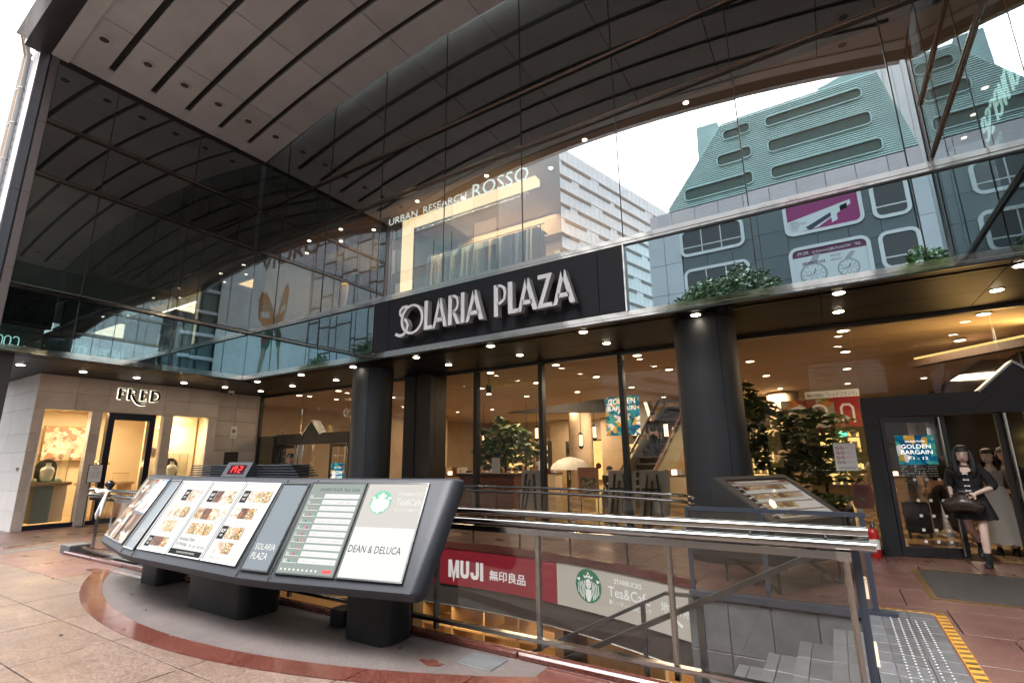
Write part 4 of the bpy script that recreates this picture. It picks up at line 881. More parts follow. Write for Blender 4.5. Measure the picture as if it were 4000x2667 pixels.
# ================================================================== GROUND-FLOOR SHOPFRONT
sfr = thing('shopfront', 'tall glass shopfront with dark slim posts under the soffit', 'shopfront', (-5, 9.9, 0))
YF = 9.9; FF = FY(0, YF, 0)
for a, b in ((-8.55, -7.29), (-7.19, -5.48), (-5.38, -3.59), (-3.49, -1.70), (-1.68, 0.46)):
    MB().fbox(FF, a, b, 0.12, ZS, -0.012, 0).build('pane', 'glass_shop', sfr)
    MB().fbox(FF, a, b, 0.0, 0.12, -0.06, 0.02).build('sill', 'dark_trim', sfr)
for x in (-7.24, -5.43, -3.54): MB().fbox(FF, x - .05, x + .05, 0, ZS, -0.10, 0.05).build('post', 'dark_trim', sfr)
MB().fbox(FF, -16.25, 6, ZS - .06, ZS + .02, -0.08, 0.03).build('head_rail', 'dark_trim', sfr)
for a, b, z in ((0.47, 2.20, 2.36), (2.22, 4.2, 2.62), (4.22, 6.0, 0.0), (-16.15, -14.3, 2.3), (-14.28, -13.2, 2.3), (-13.18, -11.4, 2.3), (-11.38, -9.44, 0.1), (-9.42, -8.9, 0.1)):
    MB().fbox(FF, a, b, z, ZS - .06, -0.012, 0).build('pane', 'glass_shop', sfr)
MB().fbox(FF, -16.15, -15.27, 0.02, 2.28, -0.02, 0).build('frosted_pane', 'glass_frost', sfr)
MB().fbox(FF, -16.22, -16.15, 0, ZS, -0.05, 0.05).build('post', 'dark_trim', sfr)
MB().fbox(FF, -15.2, -11.45, 2.24, 2.3, -0.05, 0.02).build('transom', 'dark_trim', sfr)
# portals with a little gable
def portal(name, label, x0, x1, zb, z1, peak, yoff):
    t = thing(name, label, 'doorway', ((x0 + x1) / 2, YF, 0)); F = FY(0, YF, 0); xm = (x0 + x1) / 2
    for a in (x0, x1 - .20):
        MB().fbox(F, a, a + .20, 0, z1, -0.25, yoff).build('jamb', 'column_dark', t)
        for k in (0.05, .13): MB().fbox(F, a + k, a + k + .02, 0.02, z1 - .03, yoff, yoff + .012).build('reed', 'column_dark', t)
    P = [(x0 + .201, zb), (x1 - .201, zb), (x1 - .201, z1), (xm + .42, z1), (xm, z1 + peak), (xm - .42, z1), (x0 + .201, z1)]
    MB().prism(F, P, -0.25, yoff + .004).build('lintel', 'column_dark', t)
    mb = MB(); stroke(mb, F, [(x0 + .25, zb + .06), (xm - .5, zb + .06), (xm - .28, zb + .26), (xm - .15, zb + .26)], .014, yoff + .004, yoff + .016); mb.build('moulding', 'column_dark', t)
    MB().prism((V(xm, YF - yoff - .01, z1 + peak), V(1,0,0), V(0,0,1), V(0,-1,0)), [(-.42, -peak + .02), (0, .03), (.42, -peak + .02), (.42, -peak - .02), (0, -.01), (-.42, -peak - .02)], -0.3, 0.02).build('gable_cap', 'steel_dull', t)
    return t
pR = portal('doorway', 'dark gabled door surround on the right with a woman coming out', 0.44, 4.16, 2.05, 2.36, .38, .12)
pL = portal('doorway', 'dark gabled door surround left of the round column with a man entering', -15.2, -11.45, 1.98, 2.26, .40, .10)
def door_leaf(parent, p, q, z1, name='door', bars=True, poster=None):
    p, q = V(p[0], p[1], 0), V(q[0], q[1], 0); u = (q - p).normalized(); L_ = (q - p).length; F = (p, u, V(0,0,1), V(0,0,1).cross(u) * -1)
    if F[3].y > 0: F = (p, u, V(0,0,1), F[3] * -1)
    d = MB().fbox(F, .055, L_ - .055, .14, z1 - .09, -.006, .006).build(name, 'glass_shop', parent)
    for (a, b, c, e) in ((0, L_, .01, .14), (0, L_, z1 - .09, z1), (0, .055, .14, z1 - .09), (L_ - .055, L_, .14, z1 - .09)): MB().fbox(F, a, b, c, e, -.02, .02).build('rail', 'dark_trim', d)
    if bars:
        MB().tube([tuple(p + u * (L_ - .085) + F[3] * .055 + V(0, 0, z)) for z in (.04, z1 - .02)], .02, 10).build('push_bar', 'chrome', d, smooth=40)
    return F, L_, d
FD, LD, dr = door_leaf(pR, (0.65, 9.86), (1.46, 10.05), 2.04)
for sgn, a in ((1, 2.12), (1, 2.34)): MB().tube([(a, 9.9, .02), (a, 9.9, 2.04)], .028, 10).build('push_bar', 'chrome', pR, smooth=40)
MB().box(2.02, 2.1, 9.95, 10.0, 0, 2.05).build('door_edge', 'dark_trim', pR); MB().box(2.42, 2.50, 9.95, 10.0, 0, 2.05).build('door_edge', 'dark_trim', pR)
MB().fbox(FY(0, 10.02, 0), 2.5, 4.0, .1, 2.0, -.012, 0).build('door_pane', 'glass_shop', pR)
# white safety squares and stickers on the right door
for r, z in enumerate((1.02, .72, .50, .30, .12 + .02)):
    for c_ in range(3): MB().fbox(FD, .30 + .155 * c_, .34 + .155 * c_, z + .06, z + .10, .008, .010).build('safety_square', 'white_paper', dr)
ps = thing('sale_poster', 'blue and gold sale poster GOLDEN BARGAIN on the right glass door', 'poster', (1.1, 9.8, 1.2))
MB().fbox(FD, .16, .66, 1.32, 1.76, .012, .016).build('sheet', 'bargain', ps)
for s_, u, z, wd, h in (('SOLARIA PLAZA', .41, 1.655, .26, .026), ('GOLDEN', .41, 1.56, .38, .062), ('BARGAIN', .41, 1.475, .40, .062), ('7.1 - 12', .41, 1.395, .26, .042)):
    text(FD, s_, u, z, width=wd, height=h, n=.018, align='c', bold=.01).build('lettering', 'white_lit', ps)
for r, s_ in enumerate(('1F/B2F     レストラン  11:00-22:00', '2F          10:00-22:00', '1F-5F       平日  11:00-20:00', '             土日祝 10:00-20:00', '6F・7F     レストラン  11:00-22:00')):
    text(FD, s_, .17, 1.285 - .035 * r, height=.020, width=.46, n=.014).build('hours_line', 'white_paper', ps)
ns = thing('notice_sheet', 'white notice sheet with red prohibition symbols on glass beside right doors', 'notice', (0.15, 9.8, 1.1))
FNn = FY(0, YF, 0)
MB().prism(FNn, rrect(-.02, .28, 1.23, 1.66, .02), .006, .010).build('sheet', 'white_paper', ns)
for r in range(4):
    z = 1.585 - .075 * r
    for c_ in range(2):
        mb = MB(); stroke(mb, FNn, arcpts(.035 + .062 * c_, z, .023, .023, 0, 330, 11), .007, .010, .013, closed=True); stroke(mb, FNn, [(.02 + .062 * c_, z + .015), (.05 + .062 * c_, z - .015)], .006, .010, .013); mb.build('symbol', 'red_plate' if not (r == 3 and c_ == 0) else 'steel_blue', ns)
    text(FNn, 'ご遠慮ください', .135, z - .004, width=.12, height=.016, n=.012).build('lettering', 'red_plate', ns)
text(FNn, 'ソラリアプラザからのお願い', .02, 1.632, width=.24, height=.014, n=.012).build('lettering', 'red_plate', ns)
for r in range(3): MB().fbox(FNn, .02, .25, 1.255 + .015 * r, 1.26 + .015 * r, .010, .012).build('text_line', 'ink_grey', ns)
# left doors with posters, cash machine sign and purifier
for i, (a, b) in enumerate(((-14.95, -14.05), (-12.55, -11.70))):
    F, L_, d = door_leaf(pL, (a, 9.92), (b, 9.92), 1.96)
    p_ = thing('sale_poster', f'small blue and gold sale poster on the {"left" if i == 0 else "right"} leaf of the left doors', 'poster', ((a + b) / 2, 9.9, 1), group='sale posters on the left doors')
    MB().fbox(F, .12, .68, .55, 1.42, .03, .034).build('sheet', 'bargain', p_)
    for s_, z, h in (('SOLARIA PLAZA', 1.27, .03), ('GOLDEN', 1.10, .09), ('BARGAIN', .97, .09), ('7.1-12', .80, .06)): text(F, s_, .40, z, width=.44 if h > .05 else .3, height=h, n=.037, align='c', bold=.01).build('lettering', 'white_lit', p_)
    for c_ in range(3): MB().fbox(F, .25 + .14 * c_, .29 + .14 * c_, 1.6, 1.64, .03, .033).build('safety_square', 'white_paper', d)
MB().fbox(FY(0, 9.95, 0), -14.02, -13.3, .02, 1.96, -.012, 0).build('door_pane', 'glass_shop', pL)
for x in (-14.0, -13.75): MB().tube([(x, 9.85, .02), (x, 9.85, 1.95)], .025, 8).build('push_bar', 'chrome', pL, smooth=40)
at = thing('cash_machine_sign', 'lit white and red cash machine sign board inside the left doors', 'sign', (-12.9, 11.5, 0))
FA = FY(-13.75, 11.8, 0)
MB().fbox(FA, 0, 1.25, 0, 1.62, -.06, 0).build('board', 'red_plate', at); MB().fbox(FA, 0, 1.25, 1.62, 2.05, -.06, 0).build('light_box', 'atm_white', at)
text(FA, 'ATM', .55, 1.44, width=.4, height=.12, align='c').build('lettering', 'letter_white', at); MB().fbox(FA, 0, 1.25, 1.22, 1.34, 0, .004).build('stripe', 'white_paper', at)
pz = MB(); pz.loft([[(-13.15 + w0 * math.cos(t * .4488), 11.2 + .2 * math.sin(t * .4488), z) for t in range(14)] for z, w0 in ((0, .33), (.5, .36), (1.0, .36), (1.15, .33), (1.22, .2))]); pz = pz.build('cash_machine', 'cloth_white', smooth=50); tag(pz, 'pale rounded cash machine casing inside the left doors', 'cash machine')
# wall with plates between the shop and the left doors
FW = FXp(-16.2, 0, 0)
wb = thing('stone_wall', 'beige stone wall with small plates between the jewellery shop and left doors', 'wall', (-16.3, 9.1, 0))
for j in range(8):
    for (a, b) in ((8.36, 9.05), (9.05, 9.86)): MB().fbox(FW, a + .003, b - .003, .455 * j + .003, min(.455 * (j + 1), ZS) - .003, -.2, 0, c=.003).build('stone_panel', 'stone', wb)
pl = thing('bronze_plate', 'dark engraved metal plate on beige stone wall', 'plate', (-16.2, 9.05, 1.6))
MB().fbox(FW, 8.83, 9.27, 1.40, 1.78, .002, .014).build('plate', 'bronze_plate', pl)
for s_, z in (('第一種大規模小売店舗', 1.66), ('ソラリアプラザ', 1.55), ('SOLARIA PLAZA', 1.46)): text(FW, s_, 9.05, z, width=.36, height=.035, n=.016, align='c').build('lettering', 'ink_grey', pl)
rp = thing('no_smoking_plate', 'red no smoking plate low on beige stone wall', 'plate', (-16.2, 9.05, 1.2)); MB().fbox(FW, 8.82, 9.26, 1.06, 1.24, .002, .012).build('plate', 'red_plate', rp)
text(FW, '禁煙', 8.97, 1.14, width=.12, height=.06, n=.014, bold=.02).build('lettering', 'letter_white', rp); text(FW, 'No Smoking', 8.97, 1.09, width=.2, height=.03, n=.014).build('lettering', 'letter_white', rp); mb = MB(); stroke(mb, FW, arcpts(8.89, 1.15, .035, .035, 0, 330, 11), .01, .012, .015, closed=True); mb.build('symbol', 'letter_white', rp)
cs = thing('certificate', 'small white sheet with orange and green round seal on beige wall', 'notice', (-16.2, 9.0, 2.3)); MB().fbox(FW, 8.94, 9.15, 2.22, 2.58, .002, .008).build('sheet', 'white_paper', cs)
MB().prism(FW, arcpts(9.045, 2.43, .06, .06, 0, 345, 20), .008, .010).build('seal', 'butterfly_b', cs); MB().prism(FW, arcpts(9.045, 2.43, .04, .045, 0, 345, 20), .010, .012).build('seal_centre', 'yellow_tape', cs); MB().fbox(FW, 8.97, 9.12, 2.27, 2.29, .008, .010).build('text_line', 'ink_grey', cs)

# ================================================================== THE JEWELLERY SHOP ON THE LEFT
XF = -15.95; FJ = FXp(XF, 0, 0)
js = thing('jewellery_shop', 'beige stone jewellery shop front with warm lit windows and navy door frame', 'shop', (XF, 6.2, 0))
def stone(y0, y1, z0, z1, m='stone'): MB().fbox(FJ, y0 + .0025, y1 - .0025, z0 + .0025, z1 - .0025, -.22, 0, c=.003).build('stone_block', m, js)
yj = [4.09, 4.85, 5.52, 6.18, 6.86, 7.5, 8.35]
for z0, z1 in ((2.785, 3.20), (3.20, ZS)):
    for a, b in zip(yj, yj[1:]): stone(a, b, z0, z1)
zr = [0.0, .44, .88, 1.32, 1.76, 2.2, 2.785]
for (a, b) in ((4.09, 4.24), (5.22, 5.45), (6.89, 7.13), (8.10, 8.35)):
    for z0, z1 in zip(zr, zr[1:]): stone(a, b, z0, z1)
FJ2 = FY(XF - 3, 4.085, 0)
for i in range(2):
    for z0, z1 in zip(zr + [3.2], zr[1:] + [3.2, ZS]):
        if z1 > z0: MB().fbox(FJ2, 1.5 * i + .003, 1.5 * (i + 1) - .003 - (.22 if False else 0), z0 + .0025, z1 - .0025, -.2, 0, c=.003).build('stone_block', 'stone_pale', js)
for (a, b, z0) in ((4.24, 5.22, .10), (7.13, 8.10, .10)):
    MB().fbox(FJ, a, b, z0, 2.785, -.10, -.09).build('window_pane', 'glass_clear', js); MB().fbox(FJ, a, b, 0, .10, -.2, -.02).build('skirting', 'navy', js)
for (a, b, c, e) in ((5.60, 5.74, 0, 2.78), (6.56, 6.70, 0, 2.78), (5.74, 6.56, 2.60, 2.78), (5.74, 6.56, 0, .12)): MB().fbox(FJ, a, b, c, e, -.2, -.03).build('door_frame', 'navy', js)
MB().fbox(FJ, 5.74, 6.56, .12, 2.60, -.12, -.11).build('door_pane', 'glass_clear', js)
for (a, b) in ((5.45, 5.60), (6.70, 6.89)): MB().fbox(FJ, a, b, .1, 2.785, -.10, -.09).build('side_pane', 'glass_clear', js); MB().fbox(FJ, a, b, 0, .1, -.2, -.02).build('skirting', 'navy', js)
# room
MB().box(-19.2, -19.1, 4.3, 8.4, 0, 3.1).build('back_wall', 'cream', js); MB().box(-19.2, XF - .22, 4.29, 4.35, 0, 3.1).build('side_wall', 'cream', js); MB().box(-19.2, XF - .22, 8.38, 8.44, 0, 3.1).build('side_wall', 'cream', js)
MB().box(-19.2, XF - .22, 4.3, 8.4, 3.0, 3.1).build('room_ceiling', 'cream_ceiling', js); MB().box(-19.2, XF - .2, 4.3, 8.4, -.02, .01).build('room_floor', 'wood_pale', js)
MB().box(-17.2, -17.0, 6.95, 8.3, 0, 3.0).build('partition', 'cream', js)
area_lamp('room_lamp', (-17.4, 5.0, 2.95), 1.0, 16, (1, .80, .52), js); area_lamp('room_lamp', (-17.8, 6.2, 2.95), 1.0, 16, (1, .76, .46), js); area_lamp('room_lamp', (-16.55, 7.6, 2.95), .5, 7, (1, .78, .46), js)
k = 0
for x in (-16.5, -17.3, -18.1):
    for y in (4.55, 5.1, 5.8): k += 1; downlight(x, y, f'{ORD[k - 1]} small ceiling lamp in the jewellery shop, counted from the window', 3.0, .05, 'ceiling lamps in the jewellery shop', 'lamp_warm')
# shop name with lit halo
jn = thing('shop_name', 'black serif shop letters FRED with a glowing halo on beige stone', 'sign', (XF, 6.2, 3.1))
def fred(mb, F, x0, z0, s, wd, n0, n1, ser=True):
    T = lambda P: [(x0 + a * s, z0 + b * s) for a, b in P]
    S_ = lambda P, w_: stroke(mb, F, T(P), w_ + wd, n0, n1)
    hs_, bw_ = .012, .05
    S_([(.10, .0), (.10, 1)], .055); S_([(0, .02), (.30, .02)], .014); S_([(0, .98), (.62, .98)], .014); S_([(.60, .98), (.62, .78)], .014); S_([(.12, .55), (.45, .55)], .014); S_([(.45, .66), (.45, .44)], .012)
    S_([(.90, 0), (.90, 1)], .055); S_([(.78, .02), (1.05, .02)], .014); S_([(.78, .98), (1.15, .98), (1.36, .92), (1.42, .76), (1.34, .60), (1.12, .54), (.92, .54)], .024)
    S_([(1.12, .54), (1.32, .10), (1.62, -.28), (2.0, -.42), (2.45, -.38)], .034); S_([(1.2, .35), (1.36, .03), (1.62, -.24), (1.9, -.36)], .03)
    S_([(1.98, 0), (1.98, 1)], .055); S_([(1.86, .02), (2.45, .02), (2.47, .22)], .014); S_([(1.86, .98), (2.42, .98), (2.44, .80)], .014); S_([(2.0, .53), (2.3, .53)], .014)
    S_([(2.86, 0), (2.86, 1)], .055); S_([(2.74, .98), (3.15, .97), (3.45, .82), (3.55, .5), (3.45, .18), (3.15, .03), (2.74, .02)], .036)
mb = MB(); fred(mb, FJ, 5.70, 3.145, .275, .030, .008, .012); mb.build('halo', 'sign_glow', jn)
mb = MB(); fred(mb, FJ, 5.70, 3.145, .275, .014, .04, .055); mb.build('letters', 'black', jn)
mb = MB(); fred(mb, FJ2, 2.62, 1.36, .05, -.010, .003, .006); tag(mb.build('wall_mark', 'ink_brown'), 'small dark shop letters on the pale stone return wall', 'sign')
# display cases
def show_case(y0, y1, label, blabel):
    t = thing('display_case', label, 'display case', (-16.6, (y0 + y1) / 2, 0)); ym = (y0 + y1) / 2
    MB().box(-16.95, -16.3, y0 - .05, y1 + .12, .97, 1.05).build('table_top', 'wood_pale', t); MB().box(-16.8, -16.4, ym - .22, ym + .12, .1, .97).build('pedestal', 'teal_weave', t); MB().box(-16.85, -16.5, ym + .12, ym + .42, .1, .97).build('pedestal', 'cream', t)
    for (a, b, c, e) in ((-16.35, -16.345, y0, y1), (-16.85, -16.845, y0, y1)): MB().box(a, b, c, e, 1.05, 1.72).build('glass_side', 'glass_clear', t)
    for y in (y0, y1): MB().box(-16.845, -16.35, y - .003, y + .003, 1.05, 1.72).build('glass_side', 'glass_clear', t); 
    for x in (-16.35, -16.845):
        for y in (y0, y1): MB().box(x - .006, x + .006, y - .006, y + .006, 1.05, 1.725).build('edge', 'steel_dull', t)
    MB().box(-16.86, -16.34, y0 - .006, y1 + .006, 1.72, 1.735).build('lid', 'glass_clear', t)
    P = [(-.21, 0), (.21, 0)] + arcpts(0, .34, .21, .21, 0, 180, 10)
    MB().prism(FXp(-16.75, ym, 1.06), P, 0, .03).build('arch_back', 'bronze_plate', t)
    MB().box(-16.7, -16.45, ym - .3, ym + .28, 1.05, 1.075).build('tray', 'butterfly_b', t)
    b = thing('necklace_bust', blabel, 'bust', (-16.6, ym, 1.08), group='white necklace busts in the shop windows')
    MB().loft([[(-16.6 + d * math.sin(t_ * .5236), ym + w0 * math.cos(t_ * .5236), 1.08 + z) for t_ in range(12)] for z, w0, d in ((0, .09, .05), (.06, .12, .06), (.24, .145, .07), (.31, .12, .065), (.345, .06, .05), (.40, .052, .045), (.43, .06, .05))]).build('form', 'white_cloth', b, smooth=60)
    mb = MB(); mb.tube([(-16.6 + .075, ym + .055 * math.sin(a), 1.08 + .33 - .10 * (1 - abs(a) / 1.4)) for a in (-1.4, -.9, -.4, 0, .4, .9, 1.4)], .004, 5); mb.build('necklace', 'brass', b)
    for k_, (dy, h, r) in enumerate(((.2, .10, .035), (.26, .05, .05), (-.24, .06, .05))): tag(MB().lathe([(r, 0), (r, h * .9), (r * .8, h)], (-16.55, ym + dy, 1.075), 12).build('ring_stand', 'white_cloth', smooth=40), f'small white {["tall", "low", "round"][k_]} jewellery stand in the {"left" if y0 < 6 else "right"} shop window', 'jewellery stand')
    area_lamp('case_lamp', (-16.6, ym, 2.6), .12, 9, (1, .85, .62), t)
show_case(4.42, 5.05, 'glass display case on woven pedestal in the left jewellery window', 'white necklace bust in the left shop window')
show_case(7.25, 7.85, 'glass display case in the right jewellery window', 'white necklace bust in the right shop window')
pt = thing('framed_picture', 'framed beach picture in warm colours on jewellery shop back wall', 'picture', (-18.9, 5.7, 1.7))
FP = FXp(-18.95, 0, 0)
MB().fbox(FP, 5.15, 6.35, 1.55, 2.55, 0, .04).build('frame', 'brass', pt); MB().fbox(FP, 5.19, 6.31, 1.59, 2.51, .04, .043).build('canvas', 'painting', pt)
pt2 = thing('framed_picture', 'framed sunset seascape in yellow and blue in the right jewellery window', 'picture', (-17, 7.3, 1.7)); FP2 = FXp(-17.0, 0, 0)
MB().fbox(FP2, 7.0, 7.52, 1.72, 2.45, 0, .04).build('frame', 'brass', pt2); MB().fbox(FP2, 7.03, 7.49, 1.78, 2.42, .04, .043).build('canvas', 'sunset', pt2); MB().prism(FP2, [(7.03, 1.75), (7.49, 1.75), (7.49, 1.83), (7.3, 1.88), (7.03, 1.92)], .043, .046).build('headland', 'ink_brown', pt2)
tb = thing('shop_desk', 'pale wooden desk with glass box inside the jewellery doorway', 'desk', (-17.6, 6.3, 0)); MB().box(-18.0, -17.2, 5.75, 6.9, .9, .96).build('desk_top', 'wood_pale', tb); MB().box(-17.95, -17.25, 5.8, 5.9, 0, .9).build('leg', 'wood_pale', tb); MB().box(-17.95, -17.25, 6.75, 6.85, 0, .9).build('leg', 'wood_pale', tb)
gb = thing('glass_box', 'small glass jewel box on the shop desk', 'box', (-17.5, 6.65, .96)); MB().box(-17.65, -17.35, 6.5, 6.8, .965, 1.20).build('glass', 'glass_clear', gb); MB().box(-17.66, -17.34, 6.49, 6.81, 1.20, 1.215).build('lid', 'brass', gb)
lp = thing('palm_lamp', 'golden palm tree shaped lamp glowing on the shop desk', 'lamp', (-17.5, 6.1, .96))
mb = MB(); mb.tube([(-17.5, 6.1, .96), (-17.5, 6.11, 1.1), (-17.5, 6.1, 1.3), (-17.5, 6.1, 1.44)], [.05, .035, .03, .035], 8); mb.build('trunk', 'brass', lp)
mb = MB()
for i in range(9):
    a = i * .698; mb.tube([(-17.5 + math.cos(a) * r, 6.1 + math.sin(a) * r, z) for r, z in ((.02, 1.44), (.10, 1.52), (.18, 1.51), (.23, 1.44))], [.02, .035, .03, .008], 4)
mb.build('fronds', 'brass', lp, kind='stuff'); MB().lathe([(.015, -.03), (.035, 0), (.015, .03)], (-17.46, 6.1, 1.42), 10).build('bulb', 'lamp_soft', lp); point_lamp('palm_light', (-17.40, 6.1, 1.45), 3, (1, .75, .4), .04, lp)
sb = thing('notice_stand', 'thin black floor stand holding a white notice beside the shop door', 'sign stand', (-15.6, 5.32, 0))
MB().tube([(-15.6, 5.30, 0), (-15.6, 5.30, 1.05)], .012, 6).build('pole', 'black', sb); MB().box(-15.62, -15.60, 5.22, 5.52, 1.02, 1.46).build('holder', 'black', sb); MB().box(-15.60, -15.595, 5.235, 5.505, 1.035, 1.445).build('sheet', 'white_paper', sb); MB().lathe([(.12, 0), (.12, .012)], (-15.6, 5.3, 0), 14).build('base', 'black', sb)
text(FXp(-15.594, 0, 0), 'FRED', 5.37, 1.36, width=.1, height=.03, align='c').build('lettering', 'ink', sb)
for r in range(4): MB().fbox(FXp(-15.594, 0, 0), 5.27, 5.47, 1.16 + .04 * r, 1.166 + .04 * r, 0, .001).build('text_line', 'ink_grey', sb)

# ================================================================== plants and people (builders)
def foliage(mb, c, R, n, size, droop=0.0, seed=1, shell=0.55, flat=0.35):
    rnd = random.Random(seed); c = Vector(c)
    for i in range(n):
        d = Vector((rnd.gauss(0, 1), rnd.gauss(0, 1), rnd.gauss(0, 1))).normalized(); r = shell + (1 - shell) * rnd.random() ** .6
        lump = 1 + .18 * math.sin(d.x * 5 + seed) * math.cos(d.y * 4 + seed * 2) + .12 * math.sin(d.z * 7)
        p = c + Vector((d.x * R[0], d.y * R[1], d.z * R[2])) * (r * lump)
        a = Vector((rnd.gauss(0, 1), rnd.gauss(0, 1), rnd.gauss(0, flat) - droop)).normalized(); b = a.cross(Vector((rnd.gauss(0, 1), rnd.gauss(0, 1), rnd.gauss(0, 1)))).normalized()
        s_ = size * rnd.uniform(.6, 1.3); q = len(mb.v)
        mb.v += [tuple(p - a * s_), tuple(p + b * s_ * .42), tuple(p + a * s_), tuple(p - b * s_ * .42)]; mb.f.append((q, q + 1, q + 2, q + 3)); mb.mi.append(0)
def tree(name, label, base_, h, blobs, n, size, trunk_r, leaf='leaf', seed=1, group=None, limb_to=None):
    t = thing(name, label, 'tree' if 'tree' in name else 'plant', base_, group=group); bx, by, bz = base_; rnd = random.Random(seed)
    mb = MB(); mb.tube([(bx, by, bz), (bx + .03, by, bz + h * .4), (bx - .02, by + .03, bz + h)], [trunk_r, trunk_r * .8, trunk_r * .6], 8)
    for (cx, cy_, cz, rx, ry, rz) in blobs:
        mb.tube([(bx, by, bz + h * .75), ((bx + cx) / 2, (by + cy_) / 2, bz + h * .3 + cz * .5 + .1), (cx, cy_, cz)], [trunk_r * .5, trunk_r * .35, trunk_r * .12], 6)
    mb.build('trunk', 'bark', t)
    mb = MB(); tot = sum(b[3] * b[4] + b[4] * b[5] for b in blobs)
    for i, (cx, cy_, cz, rx, ry, rz) in enumerate(blobs): foliage(mb, (cx, cy_, cz), (rx, ry, rz), int(n * (rx * ry + ry * rz) / tot), size, seed=seed * 31 + i)
    mb.build('crown', leaf, t); return t
def skin_mesh(pts, edges, rad, root=0, sub=1):
    me = D.meshes.new('skel'); me.from_pydata([tuple(p) for p in pts], edges, []); ob = D.objects.new('skel', me); COL.objects.link(ob)
    mo = ob.modifiers.new('s', 'SKIN'); mo.use_smooth_shade = True
    if not me.skin_vertices: bpy.context.view_layer.update()
    for i, r in enumerate(rad): me.skin_vertices[0].data[i].radius = (r if isinstance(r, tuple) else (r, r)); me.skin_vertices[0].data[i].use_root = (i == root)
    m2 = ob.modifiers.new('u', 'SUBSURF'); m2.levels = sub; m2.render_levels = sub
    dg = bpy.context.evaluated_depsgraph_get(); dg.update(); out = D.meshes.new_from_object(ob.evaluated_get(dg))
    vs_ = [tuple(v.co) for v in out.vertices]; fs = [tuple(p.vertices) for p in out.polygons]
    D.objects.remove(ob); D.meshes.remove(me); D.meshes.remove(out); return vs_, fs
def head_mb(mb, c, s, yaw=0.0, tilt=0.0):
    """head with brow, nose and chin; faces -Y before yaw; s = head height; c = centre"""
    n, rings = 18, []
    prof = [(-.50, .12, .02), (-.46, .20, -.06), (-.38, .27, -.08), (-.25, .315, -.05), (-.10, .345, -.02), (.05, .365, 0), (.20, .375, .01), (.33, .34, .03), (.43, .25, .04), (.49, .11, .04)]
    for z, r, off in prof:
        ring = []
        for j in range(n):
            t = 2 * math.pi * j / n; x = r * math.sin(t); y = -math.cos(t) * r * (1.13 if math.cos(t) < 0 else 1.02) + off
            k = max(0, math.cos(t)) ** 14
            if -.22 < z < .06: y -= k * (.11 if z < 0 else .05)
            if -.3 < z < -.24: y -= k * .03
            ring.append((x, y, z))
        rings.append(ring)
    cyw, syw = math.cos(yaw), math.sin(yaw)
    def T(p): 
        x, y, z = p; y, z = y * math.cos(tilt) - z * math.sin(tilt), y * math.sin(tilt) + z * math.cos(tilt)
        return (c[0] + s * (x * cyw - y * syw), c[1] + s * (x * syw + y * cyw), c[2] + s * z)
    mb.loft([[T(p) for p in r] for r in rings]); return T
def hand_mb(mb, wrist, d, nrm, s=1.0, curl=.5):
    """palm and five bent fingers; d = pointing direction, nrm = back-of-hand normal"""
    w_ = Vector(wrist); d = Vector(d).normalized(); nrm = Vector(nrm).normalized(); side = d.cross(nrm).normalized()
    mb.loft([[tuple(w_ + d * (a * s) + side * (sx * wd * s) + nrm * (sy * .013 * s)) for sx, sy in ((-1, -1), (1, -1), (1, 1), (-1, 1))] for a, wd in ((-.01, .024), (.04, .036), (.085, .04))])
    for i, (o, ln) in enumerate(((-.029, .068), (-.010, .078), (.010, .072), (.028, .056))):
        b = w_ + d * (.082 * s) + side * (o * s); a = d; pts = [b]
        for k_ in range(3):
            a = (a - nrm * curl * (.35 + .25 * k_)).normalized(); pts.append(pts[-1] + a * (ln * s / 3 * 1.05))
        mb.tube(pts, [.0088 * s, .0085 * s, .008 * s, .006 * s], 6)
    b = w_ + d * (.025 * s) - side * (.03 * s); mb.tube([b, b + (d * .5 - side * .8) * (.035 * s), b + (d * 1.2 - side * .9 - nrm * .4) * (.045 * s)], [.011 * s, .010 * s, .007 * s], 6)
